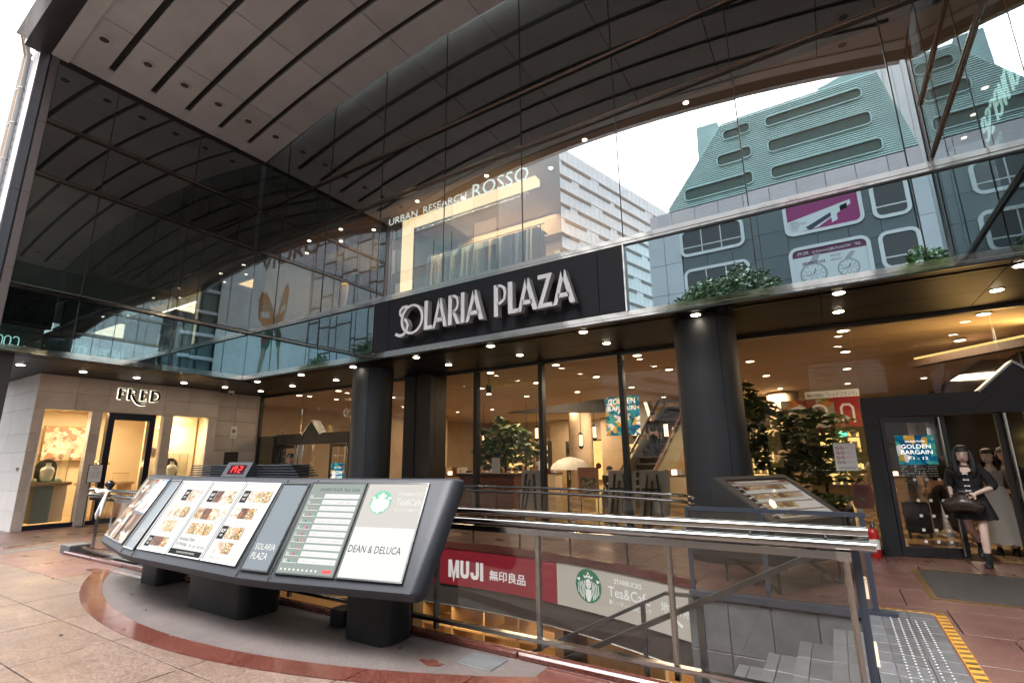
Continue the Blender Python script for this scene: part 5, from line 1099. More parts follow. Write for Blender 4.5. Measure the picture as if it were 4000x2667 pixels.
def person(label, loc, rotz, h, P, outfit, head_yaw=0.0, head_tilt=0.0, man=False):
    """P: joint overrides (local, facing -Y); outfit: dict of material names"""
    t = thing('person', label, 'person', loc, rotz, absolute=False); k = h / 1.6
    J = dict(pel=(0, 0, .86), wst=(0, .0, 1.0), chs=(0, .01, 1.17), nck=(0, .015, 1.33), hd=(0, -.005, 1.475),
             shl=(.165, .02, 1.27), ell=(.22, .03, 1.02), wrl=(.23, -.05, .80), shr=(-.165, .02, 1.27), elr=(-.22, .03, 1.02), wrr=(-.23, -.05, .80),
             hil=(.085, 0, .82), knl=(.09, -.01, .45), anl=(.09, .02, .08), hir=(-.085, 0, .82), knr=(-.09, -.01, .45), anr=(-.09, .02, .08))
    J.update(P); J = {a: Vector(b) * k for a, b in J.items()}
    o = lambda a: J[a]; mid = lambda a, b, f=.5: J[a].lerp(J[b], f)
    names = ['pel', 'wst', 'chs', 'nck']; pts = [J[n_] for n_ in names] + [J['nck'] + Vector((0, -.01, .07)) * k]; rad = [(.125 * k, .095 * k), (.10 * k, .078 * k), (.125 * k, .088 * k), .05 * k, .047 * k]; ed = [(0, 1), (1, 2), (2, 3), (3, 4)]
    wide = 1.12 if man else 1.0
    for s_ in 'lr':
        b = len(pts); pts += [J['sh' + s_], mid('sh' + s_, 'el' + s_), J['el' + s_], mid('el' + s_, 'wr' + s_), J['wr' + s_]]; rad += [.052 * k * wide, .043 * k * wide, .036 * k, .033 * k, .024 * k]; ed += [(2, b), (b, b + 1), (b + 1, b + 2), (b + 2, b + 3), (b + 3, b + 4)]
        b = len(pts); pts += [J['hi' + s_], mid('hi' + s_, 'kn' + s_), J['kn' + s_], mid('kn' + s_, 'an' + s_, .35), J['an' + s_]]; rad += [.088 * k, .074 * k, .052 * k, .055 * k, .034 * k]; ed += [(0, b), (b, b + 1), (b + 1, b + 2), (b + 2, b + 3), (b + 3, b + 4)]
    mb = MB(); vs_, fs = skin_mesh(pts, ed, rad); mb.add(vs_, fs)
    T = head_mb(mb, J['hd'], .225 * k, head_yaw, head_tilt)
    for s_ in 'lr':
        d = (J['wr' + s_] - J['el' + s_]).normalized(); hand_mb(mb, J['wr' + s_], d, Vector((1 if s_ == 'l' else -1, -.3, 0)) if abs(d.z) > .6 else Vector((0, -.8, .6)), k)
    for s_ in 'lr':   # ears
        q = T((.375 if s_ == 'l' else -.375, .03, .0)); mb.lathe([(.004, -.03), (.016, -.01), (.014, .02), (.004, .032)], q, 6)
    skin = 'skin_man' if man else 'skin'
    body = mb.build('body', skin, t, smooth=60)
    # face
    fm = MB()
    for s_ in (-1, 1):
        fm.add([T((s_ * .09, -.378, .0)), T((s_ * .15, -.394, .024)), T((s_ * .215, -.345, .004)), T((s_ * .15, -.388, -.02))], [(0, 1, 2, 3) if s_ < 0 else (3, 2, 1, 0)])
        fm.add([T((s_ * .08, -.398, .095)), T((s_ * .15, -.40, .115)), T((s_ * .225, -.345, .092)), T((s_ * .15, -.395, .099))], [(0, 1, 2, 3) if s_ < 0 else (3, 2, 1, 0)])
    for v_i, v in enumerate(fm.v): fm.v[v_i] = tuple(Vector(v) + (Vector(v) - J['hd']).normalized() * .003)
    fm.build('eyes', 'hair', t)
    lm = MB().add([T((-.095, -.375, -.285)), T((0, -.405, -.265)), T((.095, -.375, -.285)), T((0, -.40, -.325))], [(0, 3, 2, 1)]); lm.v = [tuple(Vector(v) + (Vector(v) - J['hd']).normalized() * .004) for v in lm.v]; lm.build('mouth', 'lips', t)
    # hair
    hm = MB(); hz = outfit.get('hair_len', 0); rings = []
    for z, r in ((.535, .08), (.50, .21), (.42, .315), (.28, .385), (.12, .41), (-.04, .41)):
        ring = []
        for j in range(20):
            a = 2 * math.pi * j / 20; x = r * math.sin(a); y = -math.cos(a) * r * (1.14 if math.cos(a) < 0 else 1.0) + (.03 if math.cos(a) < 0 else .005)
            zz = z
            if math.cos(a) > .5 and z < .2: zz = .17 + (z - .2) * .10
            elif math.cos(a) > .1 and z < .0: zz = z + .06
            ring.append(T((x, y, zz)))
        rings.append(ring)
    hm.loft(rings, cap=True)
    if hz:
        rr = []
        for i in range(7):
            f = i / 6; z = -.02 - hz * f; r = .44 + .10 * math.sin(f * 2.2); ring = []
            for j in range(15):
                a = math.radians(62 + (360 - 124) * j / 14); x = r * math.sin(a) * (1.0 + .12 * f); y = -math.cos(a) * r * .9 + .05 + .02 * math.sin(j * 2.1)
                ring.append(T((x, y, z + .05 * math.sin(j * 1.7) * f)))
            inner = [tuple(Vector(p).lerp(J['hd'] + Vector((0, 0, (z) * .225 * k)), .22)) for p in ring]
            rr.append(ring + inner[::-1])
        hm.loft(rr, cap=True)
    if hz > 1.2:
        for s_ in (-1, 1):
            hm.tube([T((s_ * .36, -.16, .20)), T((s_ * .43, -.22, -.1)), T((s_ * .45, -.26, -.45)), T((s_ * .43, -.38, -.9)), T((s_ * .36, -.44, -1.25)), T((s_ * .30, -.44, -1.5))], [.022 * k, .034 * k, .04 * k, .045 * k, .035 * k, .01 * k], 8)
    hm.build('hair', outfit.get('hair', 'hair'), t, smooth=50)
    # top
    if outfit.get('top'):
        g = .018 * k; pts = [J['pel'] + Vector((0, 0, .02)) * k, J['wst'], J['chs'], mid('chs', 'nck', .62)]; rad = [(.135 * k, .108 * k), (.118 * k, .094 * k), (.142 * k, .104 * k), .085 * k]; ed = [(0, 1), (1, 2), (2, 3)]; f = outfit.get('sleeve', .6); puff = outfit.get('puff', 1.0)
        for s_ in 'lr':
            b = len(pts); pts += [J['sh' + s_], mid('sh' + s_, 'el' + s_)]; rad += [.070 * k * wide, .062 * k * puff]; ed += [(2, b), (b, b + 1)]
            if f > .5: pts.append(mid('sh' + s_, 'el' + s_, min(1, f * 2 if f < .5 else 1))); rad.append(.058 * k * puff); ed.append((b + 1, b + 2))
            if f > .55: pts.append(mid('el' + s_, 'wr' + s_, (f - .5) * 2)); rad.append(.042 * k * puff); ed.append((b + 2, b + 3))
        vs_, fs = skin_mesh(pts, ed, rad); MB().add(vs_, fs).build('top', outfit['top'], t, smooth=60)
    if outfit.get('trousers'):
        pts = [J['wst'] + Vector((0, 0, -.06)) * k, J['pel']]; rad = [(.115 * k, .092 * k), (.14 * k, .11 * k)]; ed = [(0, 1)]
        for s_ in 'lr':
            b = len(pts); pts += [J['hi' + s_], mid('hi' + s_, 'kn' + s_), J['kn' + s_], mid('kn' + s_, 'an' + s_, .5), mid('kn' + s_, 'an' + s_, .96)]; rad += [.102 * k, .092 * k, .078 * k, .072 * k, .07 * k]; ed += [(1, b), (b, b + 1), (b + 1, b + 2), (b + 2, b + 3), (b + 3, b + 4)]
        vs_, fs = skin_mesh(pts, ed, rad); MB().add(vs_, fs).build('trousers', outfit['trousers'], t, smooth=60)
    if outfit.get('skirt'):
        m_, z1, flare = outfit['skirt']; rings = []; z0 = J['wst'].z + .01 * k; c0 = J['pel']
        for i in range(7):
            f = i / 6; z = z0 + (z1 * k - z0) * f; ring = []
            for j in range(36):
                a = 2 * math.pi * j / 36; w0 = (.118 + (flare - .118) * f ** .8) * k; p_ = 1 + .07 * f * math.sin(j * 1.0472 * 1.5 + .6) 
                ring.append((c0.x + math.cos(a) * w0 * p_, c0.y + math.sin(a) * w0 * .85 * p_, z + .012 * k * f * math.sin(j * 1.57)))
            rings.append(ring)
        MB().loft(rings).build('skirt', m_, t, smooth=60)
    # shoes (and socks)
    for s_ in 'lr':
        an = J['an' + s_]; kn = J['kn' + s_]; fw = Vector(outfit.get('foot_' + s_, (0, -1, 0))).normalized(); dn = Vector((0, 0, -1)); sd = fw.cross(Vector((0, 0, 1))).normalized(); upv = sd.cross(fw).normalized()
        if outfit.get('sock'):
            d = (kn - an).normalized(); MB().tube([tuple(an - d * .03 * k), tuple(an + d * outfit['sock'] * k)], [.042 * k, .045 * k], 10).build('sock', 'cloth_black', t, smooth=40)
        rings = []
        for a, wd, hh in ((-.065, .028, .05), (-.05, .038, .085), (.0, .042, .10), (.06, .046, .075), (.12, .047, .058), (.165, .036, .045), (.185, .014, .03)):
            c = an - upv * (.078 * k) + fw * (a * k); rings.append([tuple(c + sd * (wd * k * math.cos(q)) + upv * (max(0, hh * k * (.5 + .5 * math.sin(q))))) for q in [2 * math.pi * i / 12 for i in range(12)]])
        sh_ = MB().loft(rings).build('shoe', outfit.get('shoe', 'black'), t, smooth=50)
    return t, J, k

# ================================================================== THE HALL BEHIND THE GLASS
hall = thing('mall_hall', 'warm lit ground floor hall with pale ribbed ceiling and chequered floor', 'hall', (-6, 18, 0))
MB().box(-19.3, 6.4, 9.96, 31, -.04, -.001).build('floor', 'tile_brown', hall)
TS = 0.62; near = []; far = MB()
for i in range(42):
    for j in range(34):
        if (i + j) % 2: continue
        x, y = -19.3 + i * TS, 9.98 + j * TS
        if x + TS > 6.4: continue
        if j < 9 and -12 < x < 5: near.append((x, y))
        else: far.box(x, x + TS, y, y + TS, -.02, .002)
far.build('floor_tiles', 'tile_tan', hall, kind='stuff')
me = MB().box(0, TS, 0, TS, -.02, .002).mesh('floor_tile', 'tile_tan')
for x, y in near: o = link('floor_tile', me, hall); o.location = (x, y, 0); o.matrix_parent_inverse = Matrix.Translation(-hall.location)
# ribbed ceiling
for j in range(26):
    y0 = 9.95 + j * .81; mb = MB(); r = []
    for x in (-19.3, 6.4): r.append([(x, y0 + .81 * f, 3.66 + .09 * (1 - f) ** 2 * (1 if f > 0 else 1)) for f in (0, .15, .35, .6, .8, .995)] + [(x, y0 + .805, 3.85), (x, y0, 3.85)])
    mb.loft(r); mb.build('ceiling_rib', 'hall_ceiling', hall, smooth=30)
MB().box(-19.4, -19.3, 9.9, 31, 0, 3.9).build('side_wall', 'hall_stone', hall); MB().box(6.4, 6.5, 7.5, 31, 0, 3.9).build('side_wall', 'hall_dark', hall); MB().box(-19.4, 6.5, 31, 31.1, 0, 3.9).build('end_wall', 'hall_stone', hall)
MB().box(-19.4, 6.5, 9.9, 31.1, 3.9, 4.0).build('ceiling_slab', 'hall_dark', hall)
for x in (-18.0, -14.5, -11.2, -7.5):
    MB().box(x, x + 1.2, 27.4, 28.4, 0, 3.66).build('stone_pillar', 'hall_stone', hall)
MB().box(-19.3, -6.3, 28.4, 28.5, 2.5, 3.66).build('arcade_wall', 'hall_stone', hall)
MB().box(-6.3, 2.8, 28.4, 28.5, 0, 3.66).build('dark_front', 'hall_dark', hall)
for i in range(9): MB().box(-16 + i * .95, -15.3 + i * .95, 28.45, 28.6, .2, 2.4).build('lit_front', 'strip_gold', hall)
for x0 in (-3.0, 1.0, 3.2): MB().box(x0, x0 + 1.6, 26, 26.1, .2, 2.6).build('shop_window', 'strip_gold' if x0 < 1 else 'hall_dark', hall)
rnd = random.Random(6)
for i, (x, y) in enumerate(((-15.2, 24.5), (-13.0, 23.0), (-11.4, 24.6), (-8.4, 25.0), (-7.2, 24.2), (-3.6, 23.2), (-2.2, 22.4), (.2, 23.6))):
    sh_ = thing('shop_shelf', f'{ORD[i]} dark shelf unit with lit goods from the left at the back of the hall', 'shelf', (x, y, 0), group='shelf units at the back of the hall')
    for s_ in (-.7, .66): MB().box(x + s_, x + s_ + .04, y, y + .4, 0, 2.3).build('upright', 'hall_dark', sh_)
    for j in range(5):
        MB().box(x - .66, x + .66, y, y + .4, .3 + .45 * j, .33 + .45 * j).build('shelf_board', 'wood_dark', sh_)
        for k_ in range(5): MB().box(x - .6 + .25 * k_, x - .44 + .25 * k_, y + .05, y + .3, .335 + .45 * j, .335 + .45 * j + rnd.uniform(.12, .34)).build('goods', rnd.choice(['cloth_white', 'wood_pale', 'cloth_maroon', 'cream', 'steel_blue', 'band_grey']), sh_)
    MB().box(x - .66, x + .66, y + .36, y + .40, .3, 2.3).build('lit_back', 'strip_gold', sh_)
for i, (x, y) in enumerate(((-13.8, 16.5), (-11.8, 15.2), (-4.2, 16.8), (-2.6, 15.4), (-9.9, 18.2), (.9, 17.5))):
    cn_ = thing('display_counter', f'{ORD[i]} low shop counter with small goods on the hall floor, counted by depth', 'counter', (x, y, 0), group='counters on the hall floor')
    MB().box(x - .6, x + .6, y - .3, y + .3, 0, .86).build('cabinet', 'wood_pale' if i % 2 else 'cream', cn_); MB().box(x - .63, x + .63, y - .33, y + .33, .86, .9).build('top', 'wood_dark', cn_)
    for k_ in range(5): MB().box(x - .5 + .21 * k_, x - .38 + .21 * k_, y - .15, y + .05, .9, .9 + rnd.uniform(.08, .3)).build('goods', rnd.choice(['cloth_white', 'wood_red', 'cloth_maroon', 'cream', 'teal_weave', 'lamp_soft']), cn_)
for (x, y, p) in ((-14, 12.6, 70), (-8, 13.5, 95), (-3.5, 13, 80), (1.8, 12.4, 60), (-15, 20, 120), (-8, 20, 130), (-2, 20, 110), (2.8, 19, 70), (-12, 26, 130), (-4, 26, 90)):
    area_lamp('hall_lamp', (x, y, 3.58), 1.6, p * .36, (1, .79, .55), hall)
k = 0
for r, y in enumerate((10.6, 12.9, 15.6, 19.0)):
    for c_, x in enumerate((-15.2, -13.2, -9.3, -7.3, -5.4, -3.4, -1.5, 0.4, 2.3, 4.2)):
        downlight(x + .07 * r, y, f'lit hall ceiling lamp, {ORD[c_]} from the left in the {ORD[r]} row behind the glass', 3.655, .085 if r < 3 else .07, 'lit hall ceiling lamps', 'lamp_warm')
for k_, (x, y) in enumerate(((-9.62, 21.1), (-1.35, 20.6), (-17.9, 21))):
    c = thing('round_pillar', f'{["pale round stone pillar in the hall behind the easels", "pale round stone pillar behind the indoor plants", "pale round stone pillar at left of the hall"][k_]}', 'pillar', (x, y, 0), group='round pillars in the hall')
    for j in range(6): MB().lathe([(.52, .61 * j + .003), (.52, .61 * (j + 1) - .003)], (x, y, 0), 28).build('drum', 'hall_stone', c, smooth=40)
    a_ = area_lamp('pillar_lamp', (x - .1, y - .7, 3.6), .1, 6, (1, .78, .48), c)
# wall lanterns and hanging lanterns
def lantern(x, y, z, label, hang=True):
    l = thing('lantern', label, 'lantern', (x, y, z), group='lanterns in the hall')
    MB().lathe([(.07, 0), (.07, .42)], (x, y, z), 8).build('glass', 'lamp_soft', l); MB().lathe([(.02, .52), (.10, .45), (.10, .42)], (x, y, z), 8).build('cap', 'black', l); MB().lathe([(.03, -.12), (.10, -.03), (.10, 0)], (x, y, z), 8).build('foot', 'black', l)
    for a in range(4): MB().box(x + .08 * math.cos(a * 1.57) - .008, x + .08 * math.cos(a * 1.57) + .008, y + .08 * math.sin(a * 1.57) - .008, y + .08 * math.sin(a * 1.57) + .008, z, z + .42).build('bar', 'black', l)
    if hang: MB().tube([(x, y, z + .5), (x, y, 3.66)], .012, 5).build('rod', 'black', l)
for i, (x, z) in enumerate(((-12.4, 2.2), (-10.55, 1.9), (-10.3, 2.25), (-9.6, 2.1), (-8.15, 1.9), (-7.75, 2.2), (-5.9, 2.2), (-4.9, 2.15))): lantern(x, 17.5 + .4 * (i % 3), z, f'{ORD[i]} glowing black framed lantern from the left across the hall')
# hanging sale banner, dark panel imitating a sign mirrored in the glass
bn = thing('hanging_banner', 'blue and gold sale banner hanging before the escalator', 'banner', (-5.2, 14.5, 2.2)); FB = FY(-5.75, 14.5, 0)
MB().fbox(FB, 0, 1.05, 2.1, 3.25, -.01, 0).build('cloth', 'bargain', bn); text(FB, 'GOLDEN', .52, 3.02, width=.85, height=.17, align='c', n=.004).build('lettering', 'white_lit', bn); text(FB, 'BARGAIN', .52, 2.82, width=.85, height=.15, align='c', n=.004).build('lettering', 'white_lit', bn)
dp = thing('reflection_panel', 'dark wedge shaped panel under the hall ceiling imitating a mirrored sign', 'sign', (-7.8, 15, 2.8)); MB().prism(FY(-9.6, 15, 0), [(0, 3.02), (3.6, 2.85), (3.6, 3.28), (0, 3.06)], -.1, 0).build('panel', 'hall_dark', dp)  # solid panel put in place of a reflection on the shop glass
# escalator
es = thing('escalator', 'pale sided escalator with brown handrails rising away behind the glass', 'escalator', (-5.3, 16, 0))
def esc():
    a, b = V(-5.35, 15.9, .05), V(-5.2, 21.4, 3.2)
    MB().bar(a, b, 1.0, .55, (0, 0, 1)).build('truss', 'escalator_skin', es)
    for s_ in (-.55, .55):
        MB().bar(a + V(s_, 0, .62), b + V(s_, 0, .62), .02, .8).build('balustrade', 'glass_clear', es)
        MB().tube([tuple(a + V(s_, -.5, .2)), tuple(a + V(s_, -.68, .5)), tuple(a + V(s_, -.5, .9)), tuple(a + V(s_, 0, 1.0)), tuple(b + V(s_, 0, 1.05))], .05, 8).build('hand_belt', 'wood_red', es)
        MB().bar(a + V(s_, -.6, .3), b + V(s_, 0, .3), .05, .5).build('side_panel', 'escalator_skin', es)
    for i in range(14): c = a.lerp(b, i / 14); MB().box(c.x - .45, c.x + .45, c.y, c.y + .4, c.z + .28, c.z + .48).build('step', 'dark_trim', es)
esc()
MB().prism(FY(0, 20.2, 0), [(-7.05, 3.66), (-6.2, 3.66), (-5.72, 1.75), (-5.95, 1.40)], -.5, 0).build('truss', 'escalator_skin', es)
MB().prism(FY(0, 20.18, 0), [(-6.34, 3.62), (-6.22, 3.62), (-5.76, 1.80), (-5.86, 1.66)], -.02, 0).build('light_strip', 'strip_warm', es)
# easels with boards
for i, (x, wd) in enumerate(((-6.30, .66), (-4.05, .62), (-3.33, .64))):
    e = thing('easel', f'{ORD[i]} wooden easel from the left holding a grey board behind the shop glass', 'easel', (x, 10.75, 0), group='easels with boards behind the glass')
    MB().prism((V(x, 10.85, .30), V(1,0,0), V(0,.18,1).normalized(), V(0,-1,.18).normalized()), [(-wd / 2, 0), (wd / 2, 0), (wd / 2, .9), (-wd / 2, .9)], 0, .03).build('board', 'grey_board', e)
    for (a, b) in (((x - .22, 10.70, 0), (x - .1, 10.82, 1.12)), ((x + .22, 10.70, 0), (x + .1, 10.82, 1.12)), ((x, 10.45, 0), (x, 10.80, .98))): MB().bar(a, b, .045, .03).build('leg', 'black', e)
    MB().bar((x - .2, 10.70, .82), (x + .2, 10.70, .82), .03, .045).build('cross_bar', 'black', e); MB().bar((x - .24, 10.68, .28), (x + .24, 10.68, .28), .05, .03).build('ledge', 'black', e)
pk = thing('poster_stand', 'salmon pink pop-up shop poster on a stand inside the hall', 'poster', (-5.2, 11.8, 0)); FK = FY(-5.5, 11.8, 0)
MB().fbox(FK, 0, .55, .52, 1.24, -.02, 0).build('sheet', 'pink_poster', pk); MB().fbox(FK, .06, .5, .62, 1.0, 0, .003).build('photo', 'pattern_pop', pk); text(FK, 'Sunny Resort', .27, 1.13, width=.34, height=.04, align='c', n=.003).build('lettering', 'ink_brown', pk); text(FK, 'POP UP STORE', .27, .55, width=.36, height=.035, align='c', n=.003).build('lettering', 'ink_brown', pk)
for x in (.05, .5): MB().fbox(FK, x, x + .02, 0, .52, -.02, 0).build('leg', 'black', pk)
MB().prism(FK, arcpts(.57, 1.28, .07, .07, 0, 345, 16), 0, .01).build('badge', 'red_plate', pk); text(FK, 'POP', .57, 1.285, width=.08, height=.035, align='c', n=.012).build('lettering', 'letter_white', pk); text(FK, 'UP', .57, 1.24, width=.06, height=.035, align='c', n=.012).build('lettering', 'letter_white', pk)
pk2 = thing('poster_stand', 'pale patterned figure poster on a stand beside the pink poster', 'poster', (-4.4, 12, 0)); FK = FY(-4.75, 12.1, 0); MB().fbox(FK, 0, .6, .4, 1.15, -.02, 0).build('sheet', 'pattern_pop', pk2); MB().fbox(FK, .28, .32, 0, .4, -.02, 0).build('leg', 'black', pk2)
# reception desk, plants left
dk = thing('reception_desk', 'dark red wooden reception desk with small white sign behind glass', 'desk', (-8, 11.5, 0)); MB().box(-8.75, -7.0, 11.2, 11.9, 0, 1.05).build('counter', 'wood_red', dk); MB().box(-8.8, -6.95, 11.15, 11.95, 1.05, 1.10).build('top', 'wood_dark', dk); MB().box(-7.75, -7.5, 11.3, 11.32, 1.1, 1.5).build('sign', 'white_paper', dk)
tree('indoor_plant', 'leafy dark green indoor plant behind the reception desk', (-8.3, 12.8, 0), 1.6, [(-8.4, 12.8, 2.1, .75, .6, .5), (-7.7, 12.7, 1.75, .6, .5, .45), (-8.9, 12.9, 1.6, .5, .5, .45)], 900, .13, .035, 'leaf_inner', 3)
# right: planter with plants, banner, hotel sign
pln = thing('planter', 'long dark slatted planter box beneath the indoor plants on the right', 'planter', (-.6, 11.8, 0))
MB().box(-1.55, .15, 11.3, 12.2, 0, .52).build('box', 'hall_dark', pln)
for i in range(9): MB().box(-1.53 + i * .19, -1.45 + i * .19, 11.27, 11.3, .03, .5).build('slat', 'wood_dark', pln)
tree('indoor_plant', 'feathery green indoor tree left in the right planter', (-1.2, 11.7, .5), 1.3, [(-1.25, 11.7, 2.1, .62, .5, .5), (-1.0, 11.6, 1.5, .55, .45, .4), (-1.5, 11.8, 2.6, .4, .4, .35)], 800, .12, .03, 'leaf_inner', 5)
tree('indoor_plant', 'feathery green indoor tree right in the right planter', (-.25, 11.9, .5), 1.1, [(-.3, 11.9, 1.9, .6, .5, .55), (.05, 11.8, 1.35, .45, .45, .4), (-.6, 11.8, 1.2, .5, .4, .35)], 750, .11, .03, 'leaf_inner', 8)
mb = MB(); foliage(mb, (-.7, 11.7, .62), (.85, .4, .2), 700, .07, seed=9); gc = mb.build('ground_cover', 'leaf', kind='stuff'); gc['label'] = 'low green leaves filling the right planter'; gc['category'] = 'plants'
fb = thing('food_banner', 'wide restaurant banner with plates of food hanging in the hall', 'banner', (-.2, 14, 2)); FBn = FY(-1.0, 14.2, 0)
MB().fbox(FBn, 0, 1.65, 2.1, 2.78, -.02, 0).build('picture', 'food_big', fb); MB().fbox(FBn, .55, 1.65, 2.80, 2.97, -.02, 0).build('title_strip', 'white_paper', fb); text(FBn, 'Bistro&Bar「レッドフランマ」', 1.1, 2.83, width=1.0, height=.10, align='c', n=.003).build('lettering', 'ink', fb)
MB().fbox(FBn, 1.12, 1.65, 2.1, 2.80, 0, .004).build('red_block', 'red_plate', fb); mb = MB(); stroke(mb, FBn, [(1.25, 2.2), (1.25, 2.55), (1.30, 2.62), (1.42, 2.62), (1.48, 2.55), (1.48, 2.2)], .05, .004, .008); mb.build('bracket_mark', 'white_paper', fb)
for (u, v, r, m_) in ((.38, 2.42, .24, 'white_cloth'), (.80, 2.50, .18, 'white_cloth')):
    MB().prism(FBn, arcpts(u, v, r, r * .9, 0, 345, 22), 0.002, .005).build('plate_print', m_, fb); MB().prism(FBn, arcpts(u, v, r * .7, r * .6, 0, 345, 18), .005, .007).build('food_print', 'food_b', fb)
hs_ = thing('hotel_sign', 'hotel direction lettering with arrow on round pillar behind plants', 'sign', (-1.2, 20, 1.5)); FH = FY(-1.62, 20.07, 0)
text(FH, 'SOLARIA', 0, 1.75, width=.42, height=.12).build('lettering', 'ink_brown', hs_); text(FH, 'HOTEL', 0, 1.50, width=.36, height=.11).build('lettering', 'ink_brown', hs_); mb = MB(); stroke(mb, FH, [(.62, 1.45), (.62, 1.85)], .05, 0, .004); stroke(mb, FH, [(.50, 1.70), (.62, 1.85), (.74, 1.70)], .05, 0, .004); mb.build('arrow', 'ink_brown', hs_); MB().fbox(FH, -.1, .8, 2.0, 2.25, 0, .004).build('blue_strip', 'steel_blue', hs_)
# right rear passage: dark shop with small white lit letters, cornice light, bright far opening
dsh = thing('dark_shop', 'dark shop front with small white lit letters seen through the open doors', 'shop', (3.4, 16, 0)); MB().box(3.2, 6.4, 13.0, 13.1, 0, 3.6).build('front', 'hall_dark', dsh); MB().box(3.2, 3.3, 13.1, 26, 0, 3.6).build('front', 'black_gloss', dsh)
for y in (14.2, 17.0): text(FXm(3.19, 0, 0), 'Van Cleef & Arpels', -y, 2.55, width=1.2, height=.16, n=.01).build('lettering', 'white_lit', dsh)
text(FY(3.35, 12.98, 0), 'Van Cleef & Arpels', 0, 2.55, width=.9, height=.14, n=.01).build('lettering', 'white_lit', dsh)
cz = thing('cove_light', 'golden lit ribbed ceiling cove with dark cornice beyond the right doors', 'ceiling light', (3.5, 12, 3.4))
MB().prism(FZ(0, 0, 0), [(1.55, 13.6), (4.6, 10.1), (4.75, 10.2), (1.75, 13.75)], 3.28, 3.42).build('cornice', 'wood_dark', cz)
MB().prism(FZ(0, 0, 0), [(1.75, 13.75), (4.75, 10.2), (6.3, 10.2), (6.3, 14)], 3.34, 3.40).build('cove_panel', 'hall_ceiling', cz); MB().bar((1.7, 13.5, 3.45), (4.6, 10.1, 3.45), .06, .03).build('light_strip', 'strip_gold', cz)
area_lamp('cove_lamp', (3.0, 11.7, 3.44), .25, 8, (1, .62, .22), cz, direction=(-.6, -.4, 1.0), sy=3.4)
MB().box(.5, 2.9, 30.6, 30.7, .2, 2.6).build('far_daylight_window', 'atm_white', hall)
ex = thing('exit_sign', 'small green lit exit sign far inside the hall', 'sign', (.6, 22, 2.2)); MB().box(.1, .45, 22, 22.05, 2.1, 2.28).build('plate', 'exit_green', ex); MB().box(.1, .45, 22.05, 22.09, 2.08, 2.3).build('case', 'white_frame', ex)
mr = thing('spot_lamp', 'bright round track lamp under the hall ceiling near the left glass', 'lamp', (-7.35, 10.6, 3.1)); MB().tube([(-7.35, 10.6, 3.62), (-7.35, 10.6, 3.3)], .012, 6).build('stem', 'black', mr); MB().lathe([(.05, -.1), (.07, 0), (.07, .1), (.03, .16)], (-7.35, 10.6, 3.2), 14).build('head', 'black', mr); MB().lathe([(.055, -.012), (.055, 0)], (-7.35, 10.6, 3.1), 14).build('lens', 'lamp_spot', mr)
wu = thing('umbrella', 'open white patterned umbrella in the hall standing in for a mirrored one', 'umbrella', (-7.0, 14.5, 1.0))  # copies an umbrella mirrored in the shop glass, set behind it
MB().loft([[(-7.0 + r * math.cos(t * .5236), 14.5 + r * math.sin(t * .5236), z) for t in range(12)] for r, z in ((.62, 1.12), (.56, 1.26), (.38, 1.40), (.15, 1.48), (.02, 1.50))], cap=False).build('canopy', 'umbrella_white', wu, smooth=50); MB().tube([(-7, 14.5, .7), (-7, 14.5, 1.54)], .01, 5).build('shaft', 'black', wu)

# ------------------------------------------------------------------ people
W = person('young woman in black dress top and short skirt stepping out, brown bag in hand', (1.52, 9.62, 0), math.radians(-14), 1.60,
    dict(anl=(.06, -.10, .075), knl=(.075, -.11, .45), hil=(.085, .0, .82), hir=(-.085, .0, .82), knr=(-.07, .02, .47), anr=(-.02, .33, .22),
         shl=(.155, .02, 1.265), ell=(.27, .02, 1.03), wrl=(.06, -.20, .935), shr=(-.155, .02, 1.265), elr=(-.215, .03, 1.03), wrr=(-.19, -.14, .90)),
    dict(top='cloth_black', sleeve=.62, puff=1.25, skirt=('cloth_black', .60, .235), sock=.10, shoe='black', hair='hair', hair_len=1.75, foot_r=(0, -.75, -.65)), head_yaw=.10, head_tilt=.06)
t_, J_, k_ = W
for z in (1.20, 1.12, 1.04, .975): MB().prism((V(0.0, -.112 - .004 * (1.2 - z) * 10, z), V(1,0,0), V(0,0,1), V(0,-1,0)), [(-.03, .012), (0, .004), (.03, .012), (.03, -.012), (0, -.004), (-.03, -.012)], -.012, .006).build('bow', 'white_cloth', t_)
nk = MB().add([(-.075, -.098, 1.245), (0, -.122, 1.205), (.075, -.098, 1.245), (.05, -.075, 1.29), (-.05, -.075, 1.29)], [(0, 1, 2, 3, 4)]); nk.build('neckline_skin', 'skin', t_)
bagt = thing('handbag', 'dark brown pleated leather bag held by the young woman', 'bag', (1.40, 9.40, .64), math.radians(-14), absolute=False); bagt.scale = (.86, .9, .95)
rings = []
for i in range(9):
    f = i / 8; z = .06 + .24 * f; ring = []
    for j in range(28):
        a = 2 * math.pi * j / 28; wx = (.13 + .13 * math.sin(math.pi * min(1, f * 1.05 + .12)) ** .7); wy = .085 * math.sin(math.pi * (f * .8 + .15)) + .02; pl_ = 1 + .09 * math.sin(j * 2.7 + f * 3) * f
        ring.append((wx * math.cos(a) * pl_, wy * math.sin(a) * pl_, z + .02 * math.sin(a * 3) * (1 - f)))
    rings.append(ring)
MB().loft(rings).build('pouch', 'leather', bagt, smooth=60)
mb = MB(); mb.tube([(-.16, 0, .26), (-.19, .06, .5), (-.15, .12, .66), (-.05, .14, .6)], .013, 6); mb.build('strap', 'leather', bagt); mb = MB(); mb.tube([(-.10, -.02, .28), (-.03, -.05, .345), (.06, -.04, .345), (.12, -.02, .28)], .014, 6); mb.build('handle', 'leather', bagt)
